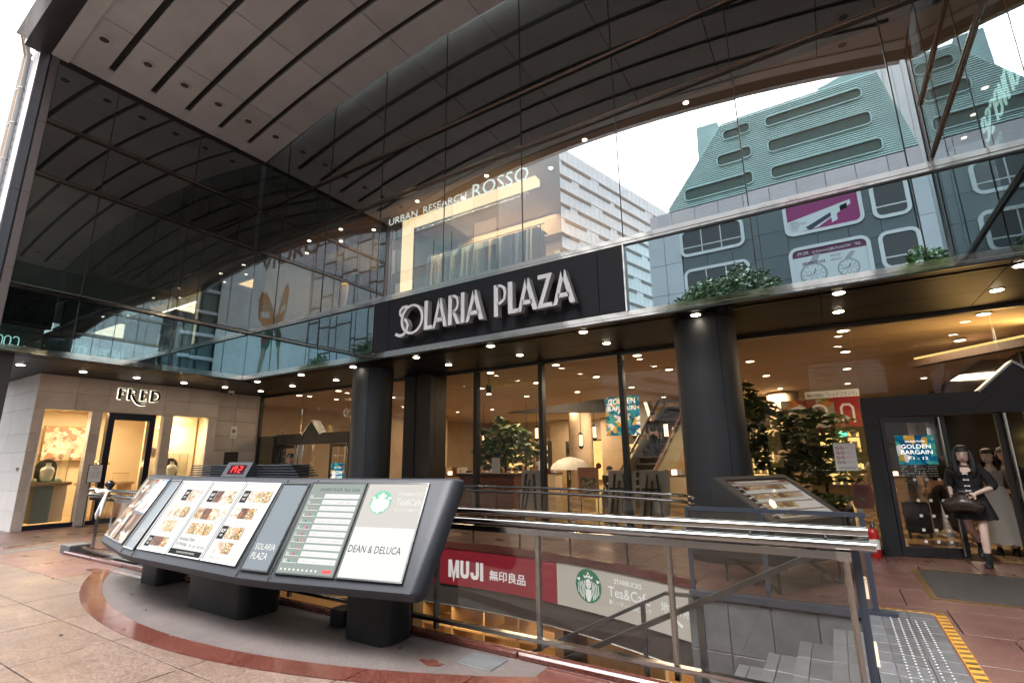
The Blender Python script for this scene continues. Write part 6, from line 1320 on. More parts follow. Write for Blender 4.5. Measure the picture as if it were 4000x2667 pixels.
for i in range(5): MB().tube([(-.14 + .07 * i, -.078, .10), (-.08 + .04 * i, -.088, .2), (-.03 + .015 * i, -.06, .29)], .011, 5).build('pleat', 'leather', bagt)
person('woman in black blouse and wide trousers, cropped at right edge by the door bars', (2.30, 11.3, 0), math.radians(-25), 1.58, dict(ell=(.24, -.02, 1.03), wrl=(.14, -.20, 1.05), elr=(-.25, 0, 1.02), wrr=(-.16, -.16, .86)), dict(top='cloth_dark', sleeve=.95, trousers='cloth_black', shoe='black', hair='hair_brown', hair_len=.9), head_yaw=.2)
person('person in pale long skirt half hidden behind the young woman', (2.0, 10.75, 0), math.radians(-15), 1.56, dict(), dict(top='cloth_beige', sleeve=.9, skirt=('cloth_white', .16, .27), shoe='black', hair='hair_brown', hair_len=1.0), head_yaw=-.3)
M2 = person('man in dark clothes behind the glass door with a black suitcase', (1.52, 12.4, 0), math.radians(20), 1.72, dict(wrr=(-.27, -.10, .80), anl=(.13, -.1, .08)), dict(top='cloth_black', sleeve=.6, trousers='cloth_dark', shoe='grey_board', hair='hair'), man=True, head_yaw=.3)
sc_ = thing('suitcase', 'black wheeled suitcase with raised handle behind the right glass door', 'suitcase', (1.12, 12.1, 0))
MB().prism(FY(1.12, 12.2, 0), rrect(-.19, .19, .08, .62, .05), -.13, .13).build('shell', 'black_gloss', sc_, smooth=40)
for s_ in (-.07, .07): MB().tube([(1.12 + s_, 12.25, .62), (1.12 + s_, 12.25, .98)], .010, 6).build('handle_tube', 'steel_dull', sc_)
MB().tube([(1.04, 12.25, .98), (1.20, 12.25, .98)], .018, 8).build('grip', 'black', sc_)
for sx in (-.15, .15):
    for sy in (-.09, .09): MB().lathe([(.035, -.015), (.035, .015)], (1.12 + sx, 12.2 + sy, .035), 12, axis='x').build('wheel', 'black', sc_)
person('person in beige coat and dark cap at left behind the glass door', (.72, 13.4, 0), math.radians(150), 1.62, dict(), dict(top='cloth_beige', sleeve=.95, trousers='cloth_dark', shoe='black', hair='hair'))
cb = thing('shopping_bag', 'dark red soft bag with handle behind glass left of the right door', 'bag', (.35, 13, .4)); MB().loft([[(.36 + w0 * math.cos(t * .4488), 13 + .09 * math.sin(t * .4488), z) for t in range(14)] for z, w0 in ((.40, .16), (.5, .19), (.75, .18), (.88, .15))]).build('body', 'cloth_maroon', cb, smooth=50); MB().tube([(.27, 13, .87), (.36, 13, 1.05), (.45, 13, .87)], .012, 6).build('handle', 'cloth_maroon', cb)
person('man in grey shirt with black backpack walking in at the left doors', (-12.95, 8.9, 0), math.radians(120), 1.70, dict(ell=(.22, -.06, 1.05), wrl=(.12, -.28, 1.08), elr=(-.24, -.02, 1.03), wrr=(-.1, -.27, 1.06), anl=(.09, -.2, .08), anr=(-.09, .18, .10)), dict(top='cloth_grey', sleeve=.45, trousers='cloth_dark', shoe='black', hair='hair'), man=True, head_yaw=0, head_tilt=.2)
bp = thing('backpack', 'black slim backpack worn by the man in grey shirt', 'backpack', (-12.95, 8.9, 0), math.radians(120), absolute=False); MB().prism((V(0, .20, .98), V(1,0,0), V(0,0,1), V(0,1,0)), rrect(-.15, .15, 0, .44, .06), -.07, .07).build('pack', 'cloth_black', bp, smooth=40)
for s_ in (-.1, .1): MB().tube([(s_, .15, 1.4), (s_ * 1.2, .02, 1.43), (s_ * 1.3, -.12, 1.3), (s_ * 1.4, -.08, 1.08)], .018, 6).build('strap', 'cloth_black', bp)
for i, (x, y, r_, top, lb) in enumerate(((-9.1, 14.3, 20, 'cloth_black', 'person in black bending forward on a bench in the hall'), (-8.65, 14.2, -20, 'cloth_dark', 'second person seated beside the black dressed one in the hall'), (-6.1, 15.2, 60, 'cloth_black', 'person in black sitting sideways by the pillar'))):
    person(lb, (x, y, -.02), math.radians(r_), 1.62, dict(pel=(0, 0, .50), wst=(0, -.02, .64), chs=(0, -.06, .81), nck=(0, -.10, .96), hd=(0, -.15, 1.10), shl=(.165, -.06, .91), ell=(.2, -.16, .70), wrl=(.1, -.36, .72), shr=(-.165, -.06, .91), elr=(-.2, -.16, .70), wrr=(-.1, -.36, .72), hil=(.085, 0, .50), knl=(.1, -.40, .50), anl=(.1, -.36, .08), hir=(-.085, 0, .50), knr=(-.1, -.40, .50), anr=(-.1, -.36, .08)), dict(top=top, sleeve=.7, trousers='cloth_dark', shoe='black', hair='hair'), head_tilt=.3)
bnch = thing('bench', 'low dark bench under the seated people in the hall', 'bench', (-8.9, 14.4, 0)); MB().box(-9.6, -8.1, 14.15, 14.6, .36, .42).build('seat', 'wood_dark', bnch)
for x in (-9.5, -8.25): MB().box(x, x + .06, 14.2, 14.55, 0, .36).build('leg', 'black', bnch)
st_ = MB().lathe([(.18, 0), (.2, .4), (.19, .42)], (-6.1, 15.2, 0), 16).build('stool', 'wood_dark', smooth=40); tag(st_, 'round dark stool under the person by the pillar', 'stool')
person('person in white shirt standing by the glass near the walking umbrella', (-7.3, 13.0, 0), math.radians(100), 1.68, dict(), dict(top='cloth_white', sleeve=.4, trousers='cloth_dark', shoe='black', hair='hair'), man=True)
person('person in white top at the counter behind the plant', (-10.6, 15.2, 0), math.radians(170), 1.62, dict(), dict(top='cloth_white', sleeve=.5, trousers='cloth_dark', shoe='black', hair='hair'))
person('dark dressed person riding the escalator with back turned', (-5.25, 17.6, 1.36), math.radians(180), 1.66, dict(), dict(top='cloth_dark', sleeve=.9, trousers='cloth_black', shoe='black', hair='hair'))

# ================================================================== INFORMATION BOARD
kk = thing('information_board', 'long grey folded information board with lit posters on three black pedestals', 'information board', (-5.55, 3.1, 0))
ZB, ZT, LEAN = 0.535, 1.315, 0.44
PL = [(-8.36, 3.16), (-8.34, 3.10), (-8.30, 3.05), (-8.25, 3.03), (-6.95, 2.75), (-6.56, 2.70), (-4.56, 2.70), (-4.17, 2.75), (-2.87, 3.03), (-2.835, 3.035), (-2.80, 3.055), (-2.78, 3.085), (-2.77, 3.12)]
def ksec(i):
    x, y = PL[i]; e = {0: .05, 1: .03, 2: .012, 10: .012, 11: .03, 12: .05}.get(i, 0); d = .12 - 1.2 * e; lean = LEAN
    return [(x, y, ZB - .02 + e), (x, y + lean, ZT - e * .5), (x, y + lean + .02, ZT + .012 - e * .5), (x, y + lean + d, ZT + .012 - e * .5), (x, y + lean + d, ZT - .05 - e * .5), (x, y + d, ZB - .075 + e), (x, y + d * .75, ZB - .10 + e), (x, y + d * .3, ZB - .085 + e), (x, y + .01, ZB - .05 + e)]
rings = [ksec(i) for i in range(len(PL))]
MB().loft(rings).build('casing', 'kiosk_grey', kk, smooth=32)
for i in (4, 5, 6, 7):
    x, y = PL[i]; MB().bar((x, y - .001, ZB - .015), (x, y + LEAN - .001, ZT + .001), .007, .006, (0, -1, .5)).build('seam', 'black', kk)
for i in range(4, 8):
    for f in (.03, .97):
        x, y = PL[i]; MB().lathe([(.007, -.002), (.006, .003)], (x + .022, y + LEAN * f - .002, ZB + (ZT - ZB) * f), 8, axis='y').build('screw', 'steel', kk)
def facet(i, j):
    a, b = V(*PL[i], ZB), V(*PL[j], ZB); u = (b - a).normalized(); v = V(0, LEAN, ZT - ZB); L_ = (b - a).length; H_ = v.length; v.normalize(); v = (v - u * v.dot(u)).normalized(); n = u.cross(v).normalized(); return (a, u, v, n), L_, H_
def poster(F, u0, u1, v0, v1, m, parent, frame='chrome'):
    p = MB().fbox(F, u0, u1, v0, v1, -.004, .004).build('poster', m, parent)
    fw = .012
    for (a, b, c, d) in ((u0 - fw, u1 + fw, v0 - fw, v0), (u0 - fw, u1 + fw, v1, v1 + fw), (u0 - fw, u0, v0, v1), (u1, u1 + fw, v0, v1)): MB().fbox(F, a, b, c, d, -.004, .014).build('poster_frame', frame, p)
    return p
FC, LC, HC = facet(5, 6)
P0, P1_ = .075, HC - .055
rnd = random.Random(4)
def photos(F, p, u0, v0, n, w_, h_, mats, gap=.006, sk=.0):
    for i in range(n):
        MB().fbox(F, u0 + i * (w_ + gap), u0 + i * (w_ + gap) + w_, v0, v0 + h_, .004, .0055).build('photo', mats[i % len(mats)], p)
        MB().fbox(F, u0 + i * (w_ + gap), u0 + i * (w_ + gap) + w_ * .8, v0 - .018, v0 - .014, .004, .005).build('caption', 'ink_grey', p)
        MB().fbox(F, u0 + i * (w_ + gap), u0 + i * (w_ + gap) + w_ * .55, v0 - .027, v0 - .024, .004, .005).build('caption', 'ink_grey', p)
def floor_tag(F, p, u0, v0, s_, w_=.105, h_=.125):
    MB().fbox(F, u0, u0 + w_, v0, v0 + h_, .004, .0055).build('floor_tag', 'print_black', p); text(F, s_, u0 + w_ / 2, v0 + h_ * .5, width=w_ * .72, height=.035, n=.0065, align='c', bold=.02).build('lettering', 'white_lit', p)
    for q in (.32, .22): MB().fbox(F, u0 + w_ * .25, u0 + w_ * .75, v0 + h_ * q, v0 + h_ * q + .005, .0055, .0065).build('tag_line', 'white_lit', p)
D0, D1, D2, D3 = .07, .70, 1.345, 1.93
p1 = poster(FC, D0, D1 - .02, P0, P1_, 'panel_lit', kk); p2 = poster(FC, D1 + .02, D2 - .02, P0, P1_, 'panel_lit', kk); p3 = poster(FC, D2 + .02, D3, P0, P1_, 'panel_lit', kk)
for p, u in ((p1, .38), (p2, 1.02)): text(FC, 'SOLARIA Dining', u, P1_ - .055, width=.22, height=.022, n=.005, align='c').build('lettering', 'ink_grey', p)
A, B, C_, Dk = 'food_a', 'food_b', 'food_c', 'food_dark'
floor_tag(FC, p1, .26, P1_ - .215, '7F'); photos(FC, p1, .375, P1_ - .215, 2, .105, .125, [A, C_])
photos(FC, p1, .20, P1_ - .40, 3, .125, .115, [C_, A, B]); photos(FC, p1, .22, P1_ - .56, 2, .135, .115, [C_, A])
floor_tag(FC, p1, .13, P0 + .035, 'SOLARIA', .105, .11); photos(FC, p1, .245, P0 + .05, 3, .10, .095, [Dk, Dk, B])
for r in range(13): MB().fbox(FC, .105, .125, P1_ - .12 - .045 * r, P1_ - .095 - .045 * r, .004, .005).build('vertical_text', 'ink_grey', p1)
floor_tag(FC, p2, .80, P1_ - .215, '6F'); photos(FC, p2, .915, P1_ - .215, 3, .118, .125, [Dk, C_, A])
photos(FC, p2, .745, P1_ - .40, 4, .133, .115, [B, Dk, A, C_]); photos(FC, p2, .80, P1_ - .555, 3, .135, .11, [B, A, B])
for s_, v in (('Amazing Table', P0 + .135), ('Is Waiting.', P0 + .085)): text(FC, s_, .755, v, height=.036, width=.29 if 'A' in s_ else .20, n=.005, bold=.008).build('lettering', 'ink', p2)
for i, s_ in enumerate(('7F', '6F', '4-B1F', 'B2F')): text(FC, s_, 1.0 + .08 * i, P0 + .085, height=.022, width=.04 if i != 2 else .06, n=.005).build('lettering', 'ink', p2)
MB().fbox(FC, D1 + .02, D2 - .02, P0, P0 + .055, .004, .0055).build('base_strip', 'print_black', p2); text(FC, 'SOLARIA PLAZA GOURMET INFORMATION', 1.02, P0 + .02, width=.34, height=.018, n=.0065, align='c').build('lettering', 'white_lit', p2)
floor_tag(FC, p3, 1.40, P1_ - .20, '4-B1F'); photos(FC, p3, 1.515, P1_ - .19, 3, .118, .112, [C_, A, B]); photos(FC, p3, 1.40, P1_ - .36, 3, .12, .105, [C_, Dk, B])
floor_tag(FC, p3, 1.385, P0 + .20, 'B2F'); photos(FC, p3, 1.50, P0 + .21, 2, .13, .11, [A, B]); photos(FC, p3, 1.46, P0 + .075, 2, .13, .10, [C_, B])
for i, s_ in enumerate(('Nature', 'B')): text(FC, s_, 1.46 + .14 * i, P0 + .025, height=.018, n=.005).build('lettering', 'logo_green', p3)
# narrow grey panels with the plaza name
for (i, j) in ((4, 5), (6, 7)):
    F, L_, H_ = facet(i, j); p = poster(F, .035, L_ - .035, .055, H_ - .05, 'kiosk_panel', kk, 'steel')
    text(F, 'SOLARIA', L_ / 2, .225, width=L_ * .62, height=.055, n=.006, align='c').build('lettering', 'white_lit', p); text(F, 'PLAZA', L_ / 2 - .02, .145, width=L_ * .5, height=.055, n=.006, align='c').build('lettering', 'white_lit', p)
# left facet: two advertisements
F, L_, H_ = facet(3, 4)
pa = poster(F, .06, .62, P0 - .01, P1_, 'ad_brown', kk); pb = poster(F, .66, 1.22, P0 - .01, P1_, 'ad_brown', kk)
MB().fbox(F, .66, 1.22, .42, P1_, .004, .0055).build('photo', 'ad_blue', pb); MB().fbox(F, .66, 1.22, .40, .43, .0055, .0065).build('base_strip', 'steel_blue', pb)
for (u, v, wd) in ((.2, .72, .2), (.2, .66, .15), (.15, .45, .25), (.15, .25, .2), (.75, .14, .3)): MB().fbox(F, u, u + wd, v, v + .03, .004, .0055).build('text_line', 'white_lit', pa)
# right facet: floor guide and cafe poster
F, L_, H_ = facet(7, 8)
g1 = poster(F, .06, .645, .055, H_ - .045, 'guide_lit', kk); g2 = poster(F, .685, L_ - .05, .055, H_ - .045, 'panel_lit', kk)
text(F, 'SOLARIA PLAZA  Floor Guide', .38, H_ - .115, width=.44, height=.030, n=.005, align='c', shear=.2).build('lettering', 'ink', g1)
for r in range(11):
    v = H_ - .185 - .057 * r
    MB().fbox(F, .24, .62, v, v + .042, .004, .005).build('floor_row', 'panel_lit', g1)
    for q in range(3): MB().fbox(F, .26 + .12 * q, .33 + .12 * q + .02 * (r % 3), v + .015, v + .022, .005, .006).build('text_line', 'ink_grey', g1)
    text(F, ('10', '9', '7', '6', '5', '4', '3', '2', '1', 'B1', 'B2')[r], .085, v + .005, height=.026, n=.005).build('lettering', 'white_lit', g1); MB().fbox(F, .08, .225, v, v + .003, .004, .005).build('rule', 'white_lit', g1)
    if r > 1:
        for q in range(2 + r % 2): MB().fbox(F, .14 + .022 * q, .152 + .022 * q, v + .006, v + .024, .005, .006).build('icon', ('red_plate', 'steel_blue', 'logo_green')[(q + r) % 3], g1)
for q in range(9): MB().fbox(F, .09 + .045 * q, .105 + .045 * q, .08, .095, .004, .005).build('icon', 'white_lit', g1)
MB().prism(F, rrect(.52, .62, .075, .1, .012), .004, .006).build('badge', 'red_plate', g1)
MB().fbox(F, .685, L_ - .05, H_ * .52, H_ - .045, .004, .005).build('upper_field', 'panel_lit_warm', g2)
o_, u_, v_, n_ = F; emblem((o_ + u_ * .86 + v_ * (H_ - .21) + n_ * .005, u_, v_, n_), .105, g2)
for s_, v, h in (('STARBUCKS', H_ - .15, .03), ('Tea&Cafe', H_ - .235, .06), ('新しいティー体験ストア', H_ - .29, .03)): text(F, s_, 1.02, v, width=.24, height=h, n=.006).build('lettering', 'panel_lit', g2)
text(F, 'DEAN & DELUCA', .95, .255, width=.50, height=.058, n=.005, align='c').build('lettering', 'ink', g2)
# louvre fins and red clock on top
for i in range(5):
    z = 1.335 + .027 * i; e = .035 * i
    MB().prism((V(0, 3.30, z), V(1,0,0), V(0,1,0), V(0,0,1)), [(-6.80 + e * .3, .0), (-4.62 - e, .0), (-4.62 - e - .10, .3), (-6.70, .3)], 0, .012).build('fin', 'kiosk_grey', kk)
MB().box(-6.6, -4.85, 3.45, 3.58, 1.32, 1.44).build('vent_box', 'black', kk)
ck = MB(); FCk = (V(-5.86, 3.18, 1.33), V(1,0,0), V(0,.45,.89).normalized(), V(0,-.89,.45).normalized())
ck.prism(FCk, [(0, 0), (.48, 0), (.48, .175), (0, .175)], -.16, 0); ck = ck.build('clock_case', 'kiosk_grey', kk)
MB().fbox(FCk, .09, .40, .035, .14, 0, .003).build('clock_face', 'clock_dark', ck)
def seg(F, u, v, w_, h_, on):
    S = {'a': [(0, 1), (1, 1)], 'b': [(1, 1), (1, .5)], 'c': [(1, .5), (1, 0)], 'd': [(0, 0), (1, 0)], 'e': [(0, .5), (0, 0)], 'f': [(0, 1), (0, .5)], 'g': [(0, .5), (1, .5)]}; mb = MB()
    for k_ in on: stroke(mb, F, [(u + a * w_, v + b * h_) for a, b in S[k_]], .008, .003, .005)
    return mb
for u, on in ((.115, 'bc'), (.19, 'abcf'), (.29, 'abged')): seg(FCk, u, .055, .045, .065, on).build('digit', 'led_red', ck)
# pedestals
for (x0, x1, y0, y1) in ((-7.82, -7.30, 3.34, 3.72), (-6.10, -5.04, 3.08, 3.52), (-3.82, -3.30, 3.26, 3.62)):
    MB().prism(FZ(0, 0, 0), rrect(x0, x1, y0, y1, .09, 6), 0, .85).build('pedestal', 'pedestal', kk, smooth=40)
MB().prism(FZ(0, 0, 0), rrect(-4.22, -4.02, 3.45, 3.62, .02, 3), 0, .14).build('cable_box', 'pedestal', kk)

# ================================================================== RAILINGS ROUND THE WELL
def hook(x, y, z0, z1, d=(0, 1)):
    mb = MB(); zc = (z0 + z1) / 2; r = (z1 - z0) / 2
    mb.tube([(x + d[0] * r * .8 * math.sin(t), y + d[1] * r * .8 * math.sin(t), zc + r * math.cos(t)) for t in [math.pi * i / 6 for i in range(7)]], .009, 6); return mb
nr = thing('railing', 'near glass railing with two polished steel tubes along the stairwell', 'railing', (-5, 3.78, 0))
YR = 3.78
MB().tube([(-11.05, YR, 1.045), (0.10, YR, 1.045)], .029, 14).build('hand_tube', 'rail_chrome', nr, smooth=50)
MB().tube([(-11.05, YR, .962), (0.13, YR, .962)], .032, 14).build('lower_tube', 'rail_chrome', nr, smooth=50)
MB().box(-11.0, -.04, YR - .012, YR + .012, .880, .925).build('glass_channel', 'rail_chrome', nr)
MB().box(-11.0, -.02, YR - .028, YR + .028, .095, .125).build('base_channel', 'steel', nr)
px_ = [-0.03 - 1.062 * i for i in range(11)]
for x in px_: MB().box(x - .017, x + .017, YR + .005, YR + .045, .03, .93).build('post', 'steel', nr)
for a, b in zip(px_, px_[1:]):
    MB().box(b + .004, a - .004, YR - .007, YR + .004, .128, .88).build('pane', 'glass_rail', nr); MB().box(b + .004, a - .004, YR - .04, YR - .03, .012, .10).build('skirt_pane', 'glass_rail', nr)
for i in range(26): hook(-.12 - .425 * i, YR, .985, 1.02).build('bracket', 'steel', nr)
MB().box(-.075, .0, YR - .03, YR + .05, .875, .93).build('end_cap', 'chrome', nr)
fr_ = thing('railing', 'far curved glass railing with slim steel tubes on the stairwell rim', 'railing', (-5.6, 7.5, 0))
q = [RX0 + .05 + (RX1 - RX0 - .1) * i / 40 for i in range(41)]
for z, r in ((1.01, .020), (.935, .022)): MB().tube([(x, rim_y(x, AR + .03), z) for x in q] + [(RX1 + .12, rim_y(RX1, AR) - .28, z)], r, 10).build('tube', 'rail_chrome', fr_, smooth=50)
for i in range(8):
    xa, xb = RX0 + (RX1 - RX0) * i / 8 + .006, RX0 + (RX1 - RX0) * (i + 1) / 8 - .006; P = [xa, (xa + xb) / 2, xb]
    MB().prism(FZ(0, 0, 0), [(x, rim_y(x, AR + .01)) for x in P] + [(x, rim_y(x, AR + .02)) for x in reversed(P)], .05, .90).build('pane', 'glass_rail', fr_)
    MB().box(xa - .012, xa + .012, rim_y(xa, AR + .03) - .012, rim_y(xa, AR + .03) + .012, .04, .935).build('post', 'steel', fr_)
for i in range(20):
    x = RX0 + .2 + i * .40; hook(x, rim_y(x, AR + .03), .95, 1.0).build('bracket', 'steel', fr_)
# blue-grey guard on the right stair wall
gd = thing('stair_guard', 'blue grey metal framed glass guard above the slate stair wall', 'railing', (-.7, 6.25, 0)); YB = 6.27
MB().box(-1.58, .30, YB - .06, YB + .06, -.03, .035).build('base_rail', 'steel_blue', gd); MB().box(-1.57, .17, YB - .022, YB + .022, .885, .925).build('top_rail', 'steel_blue', gd)
for x in (-1.55, -.78, .135): MB().box(x - .022, x + .022, YB - .018, YB + .018, .035, .885).build('post', 'steel_blue', gd)
for a, b in ((-1.525, -.805), (-.755, .11)): MB().box(a, b, YB - .005, YB + .005, .04, .882).build('pane', 'glass_rail', gd)
MB().box(.12, .16, YB + .02, YB + .45, .885, .925).build('return_rail', 'steel_blue', gd); MB().box(.12, .16, YB + .43, YB + .47, 0, .885).build('post', 'steel_blue', gd)
gp = thing('gate_post', 'dark blue gate post with pale hinge plates at right end of railing', 'post', (.03, 4.0, 0)); MB().box(.0, .045, 3.86, 3.94, .0, .94).build('post', 'steel_blue', gp)
for z in (.30, .66): MB().box(.045, .06, 3.86, 3.98, z, z + .10).build('hinge_plate', 'cream', gp)
# left end: low slate block, balloon, tied plastic bag
lb_ = MB().cbox(-11.55, -11.15, 3.66, 3.95, -.02, .14, .01).build('slate_block', 'slate'); tag(lb_, 'low grey slate block at the left end of the railing', 'block')
bl = thing('balloon', 'small glossy black balloon above the left railing end', 'balloon', (-10.36, 3.8, 1.05)); MB().lathe([(.012, -.085), (.04, -.06), (.072, 0), (.06, .045), (.03, .065), (.006, .07)], (-10.36, 3.8, 1.14), 14).build('ball', 'balloon', bl, smooth=60)
bg_ = thing('plastic_bag', 'white plastic bag tied around the left railing', 'bag', (-10.3, 3.74, .9))
for (pts, r) in (([(-10.75, 3.74, 1.08), (-10.55, 3.72, 1.02), (-10.3, 3.73, 1.05), (-10.2, 3.74, 1.03)], [.012, .03, .028, .012]), ([(-10.22, 3.73, 1.04), (-10.28, 3.70, .85), (-10.38, 3.70, .68), (-10.42, 3.70, .60)], [.016, .028, .036, .008]), ([(-10.22, 3.73, 1.04), (-10.2, 3.69, .85), (-10.24, 3.69, .66)], [.016, .03, .014])):
    MB().tube(pts, r, 9).build('fold', 'plastic_bag', bg_, smooth=60)
# ------------------------------------------------------------------ tactile paving and hazard tape at the stair head
tp = thing('tactile_paving', 'grey slate stair landing with rows of steel warning studs', 'paving', (.35, 5.4, 0))
for i, (x0, x1) in enumerate(((.06, .17), (.172, .385), (.387, .58))):
    for j in range(11): MB().cbox(x0, x1 - .003, 4.0 + j * .232, 4.229 + j * .232, -.01, .010, .002).build('tile', 'slate_light' if i == 0 else 'slate', tp)
me = MB().lathe([(.012, 0), (.011, .003), (.007, .005)], (0, 0, 0), 12).mesh('stud', 'stud_steel', 50)
for i in range(5):
    for j in range(31): o = link('stud', me, tp); o.location = (.235 + .0615 * i, 6.2 - .0605 * j, .010); o.matrix_parent_inverse = Matrix.Translation(-tp.location)
ht = thing('hazard_tape', 'black and yellow hazard tape edging the stair landing', 'tape', (.62, 5.4, 0))
for j in range(23):
    y = 4.0 + j * .11; MB().add([(.60, y, .0125), (.672, y + .016, .0125), (.672, y + .071, .0125), (.60, y + .055, .0125)], [(0, 1, 2, 3)]).build('yellow_stripe', 'yellow_tape', ht); MB().add([(.60, y + .055, .0125), (.672, y + .071, .0125), (.672, y + .126, .0125), (.60, y + .11, .0125)], [(0, 1, 2, 3)]).build('black_stripe', 'black_tape', ht)
MB().box(.595, .675, 3.98, 6.56, -.01, .012).build('backing', 'yellow_tape', ht)
for j in range(6): x = .17 + j * .085; MB().add([(x, 6.51, .0125), (x + .045, 6.51, .0125), (x + .06, 6.545, .0125), (x + .015, 6.545, .0125)], [(0, 1, 2, 3)]).build('black_stripe', 'black_tape', ht)
MB().box(.16, .60, 6.505, 6.55, -.01, .012).build('backing', 'yellow_tape', ht)
for j in range(3): MB().cbox(.17 + j * .145, .312 + j * .145, 6.56 - .008, 6.505 - .05, -.01, .009, .002) if False else None
# ------------------------------------------------------------------ tilted menu board by the doors
mb_ = thing('menu_board', 'black tilted cabinet with restaurant menu display beside the right column', 'menu board', (-.7, 7.2, 0))
az, ti, bw_, bh_ = 1.009, 1.027, 1.306, .898
e_ = V(math.cos(az), math.sin(az), 0); f_ = V(math.sin(az), -math.cos(az), 0); v_ = V(0, 0, 1) * math.cos(ti) - f_ * math.sin(ti); TL = V(-1.34, 6.898, 1.205); BL = TL - v_ * bh_; nn_ = e_.cross(v_).normalized()
FMn = (BL, e_, v_, nn_)
r0 = [(BL.x, BL.y, .0), tuple(BL + V(0, 0, -.02)), tuple(TL), (TL.x - f_.x * .02, TL.y - f_.y * .02, 0)]
base_pts = [V(BL.x, BL.y, 0) - f_ * .45 + e_ * .08, BL + V(0, 0, -.03), BL, TL, TL - f_ * .05, V(TL.x, TL.y, 0) - f_ * .05]
base_pts = [V(BL.x, BL.y, .30), BL + V(0, 0, -.06), BL, TL, TL - f_ * .06, V(TL.x, TL.y, .30) - f_ * .06]
MB().loft([[tuple(p) for p in base_pts], [tuple(p + e_ * bw_) for p in base_pts]]).build('cabinet', 'black', mb_)
for a in (.12, bw_ - .12): MB().bar(V(BL.x, BL.y, .02) + e_ * a - f_ * .1, V(TL.x, TL.y, .32) + e_ * a - f_ * .05, .03, .03).build('leg', 'black', mb_); MB().bar(V(TL.x, TL.y, .0) + e_ * a - f_ * .05, V(TL.x, TL.y, .32) + e_ * a - f_ * .05, .03, .03).build('leg', 'black', mb_); MB().bar(V(BL.x, BL.y, 0) + e_ * a - f_ * .1, V(BL.x, BL.y, .32) + e_ * a - f_ * .1, .03, .03).build('leg', 'black', mb_)
for (a, b, c, d) in ((0, bw_, 0, .05), (0, bw_, bh_ - .07, bh_), (0, .11, .05, bh_ - .07), (bw_ - .08, bw_, .05, bh_ - .07)): MB().fbox(FMn, a, b, c, d, .0, .03).build('frame', 'pier_brown', mb_)
emis('menu_lit', (1, .97, .92), .13)
sheet = MB().fbox(FMn, .11, bw_ - .08, .05, bh_ - .07, .0, .006).build('menu_sheet', 'menu_lit', mb_)
MB().fbox(FMn, .11, bw_ - .08, bh_ - .145, bh_ - .07, .006, .0075).build('title_strip', 'ink_brown', sheet); text(FMn, 'SOLARIA PLAZA GOURMET INFORMATION', .65, bh_ - .125, width=.78, height=.032, n=.009, align='c').build('lettering', 'white_lit', sheet)
for r, (v0, n_p) in enumerate(((.59, 7), (.41, 8), (.235, 5), (.075, 4))):
    MB().fbox(FMn, .13, bw_ - .10, v0 + .125, v0 + .145, .006, .0075).build('row_strip', 'ink_brown', sheet); MB().fbox(FMn, .13, .235, v0 - .015, v0 + .12, .006, .0075).build('floor_tag', 'print_black', sheet)
    text(FMn, ('6F・7F', '6F', '4F-B1F', 'B2F')[r], .182, v0 + .05, width=.07, height=.025, n=.009, align='c').build('lettering', 'white_lit', sheet)
    for i in range(n_p): MB().fbox(FMn, .25 + .112 * i, .355 + .112 * i, v0 + .03, v0 + .12, .006, .0075).build('photo', ('food_dark', 'food_b', 'food_a', 'food_c', 'food_b')[(i + r) % 5], sheet); MB().fbox(FMn, .26 + .112 * i, .335 + .112 * i, v0 + .005, v0 + .012, .006, .0075).build('caption', 'ink_grey', sheet)
MB().fbox(FMn, .11, bw_ - .08, .05, bh_ - .07, .014, .018).build('cover_glass', 'glass_clear', mb_)
# fire extinguisher
fe = thing('fire_extinguisher', 'red fire extinguisher with chrome neck standing beside the right door frame', 'fire extinguisher', (.32, 9.55, 0))
MB().lathe([(.06, .0), (.066, .02), (.066, .34), (.055, .38), (.025, .41)], (.32, 9.55, 0), 20).build('cylinder', 'red_paint', fe, smooth=50); MB().lathe([(.067, .12), (.067, .26)], (.32, 9.55, 0), 20).build('label_band', 'white_paper', fe, smooth=50); MB().lathe([(.025, .405), (.03, .42), (.022, .46), (.018, .5)], (.32, 9.55, 0), 12).build('valve', 'chrome', fe, smooth=50); MB().bar((.32, 9.55, .48), (.20, 9.52, .53), .02, .012).build('lever', 'black', fe)
MB().tube([(.34, 9.55, .46), (.42, 9.55, .45), (.43, 9.55, .30), (.41, 9.53, .12)], .011, 7).build('hose', 'black', fe)

# ================================================================== ACROSS THE STREET (seen mirrored in the glass)
S_, YA = 34.0 / 27.0, 14.92 - 34.0
def A_(x, z): return (-x * S_, 1.5 + (z - 1.5) * S_)
FA_ = FYp(0, YA, 0)
ga = thing('green_building', 'office building with sloping pale green ribbed top and round cornered windows', 'building', (0, YA, 0))
body = MB().prism(FA_, [A_(-7.6, -.2), A_(-7.6, 14.2), A_(-6.3, 15.2), A_(5.1, 15.05), A_(5.1, -.2)], -9, -.35).build('wall', 'panel_grey', ga)
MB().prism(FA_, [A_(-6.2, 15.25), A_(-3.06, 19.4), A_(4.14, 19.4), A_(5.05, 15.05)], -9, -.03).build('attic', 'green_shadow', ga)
wins = [(-2.9, -1.6, 18.46, 18.97), (-3.33, -1.68, 17.0, 17.58), (-5.2, -1.76, 15.45, 16.1), (-.8, 3.37, 18.4, 18.9), (-.82, 3.55, 16.88, 17.52), (-.85, 3.78, 15.38, 15.98)]
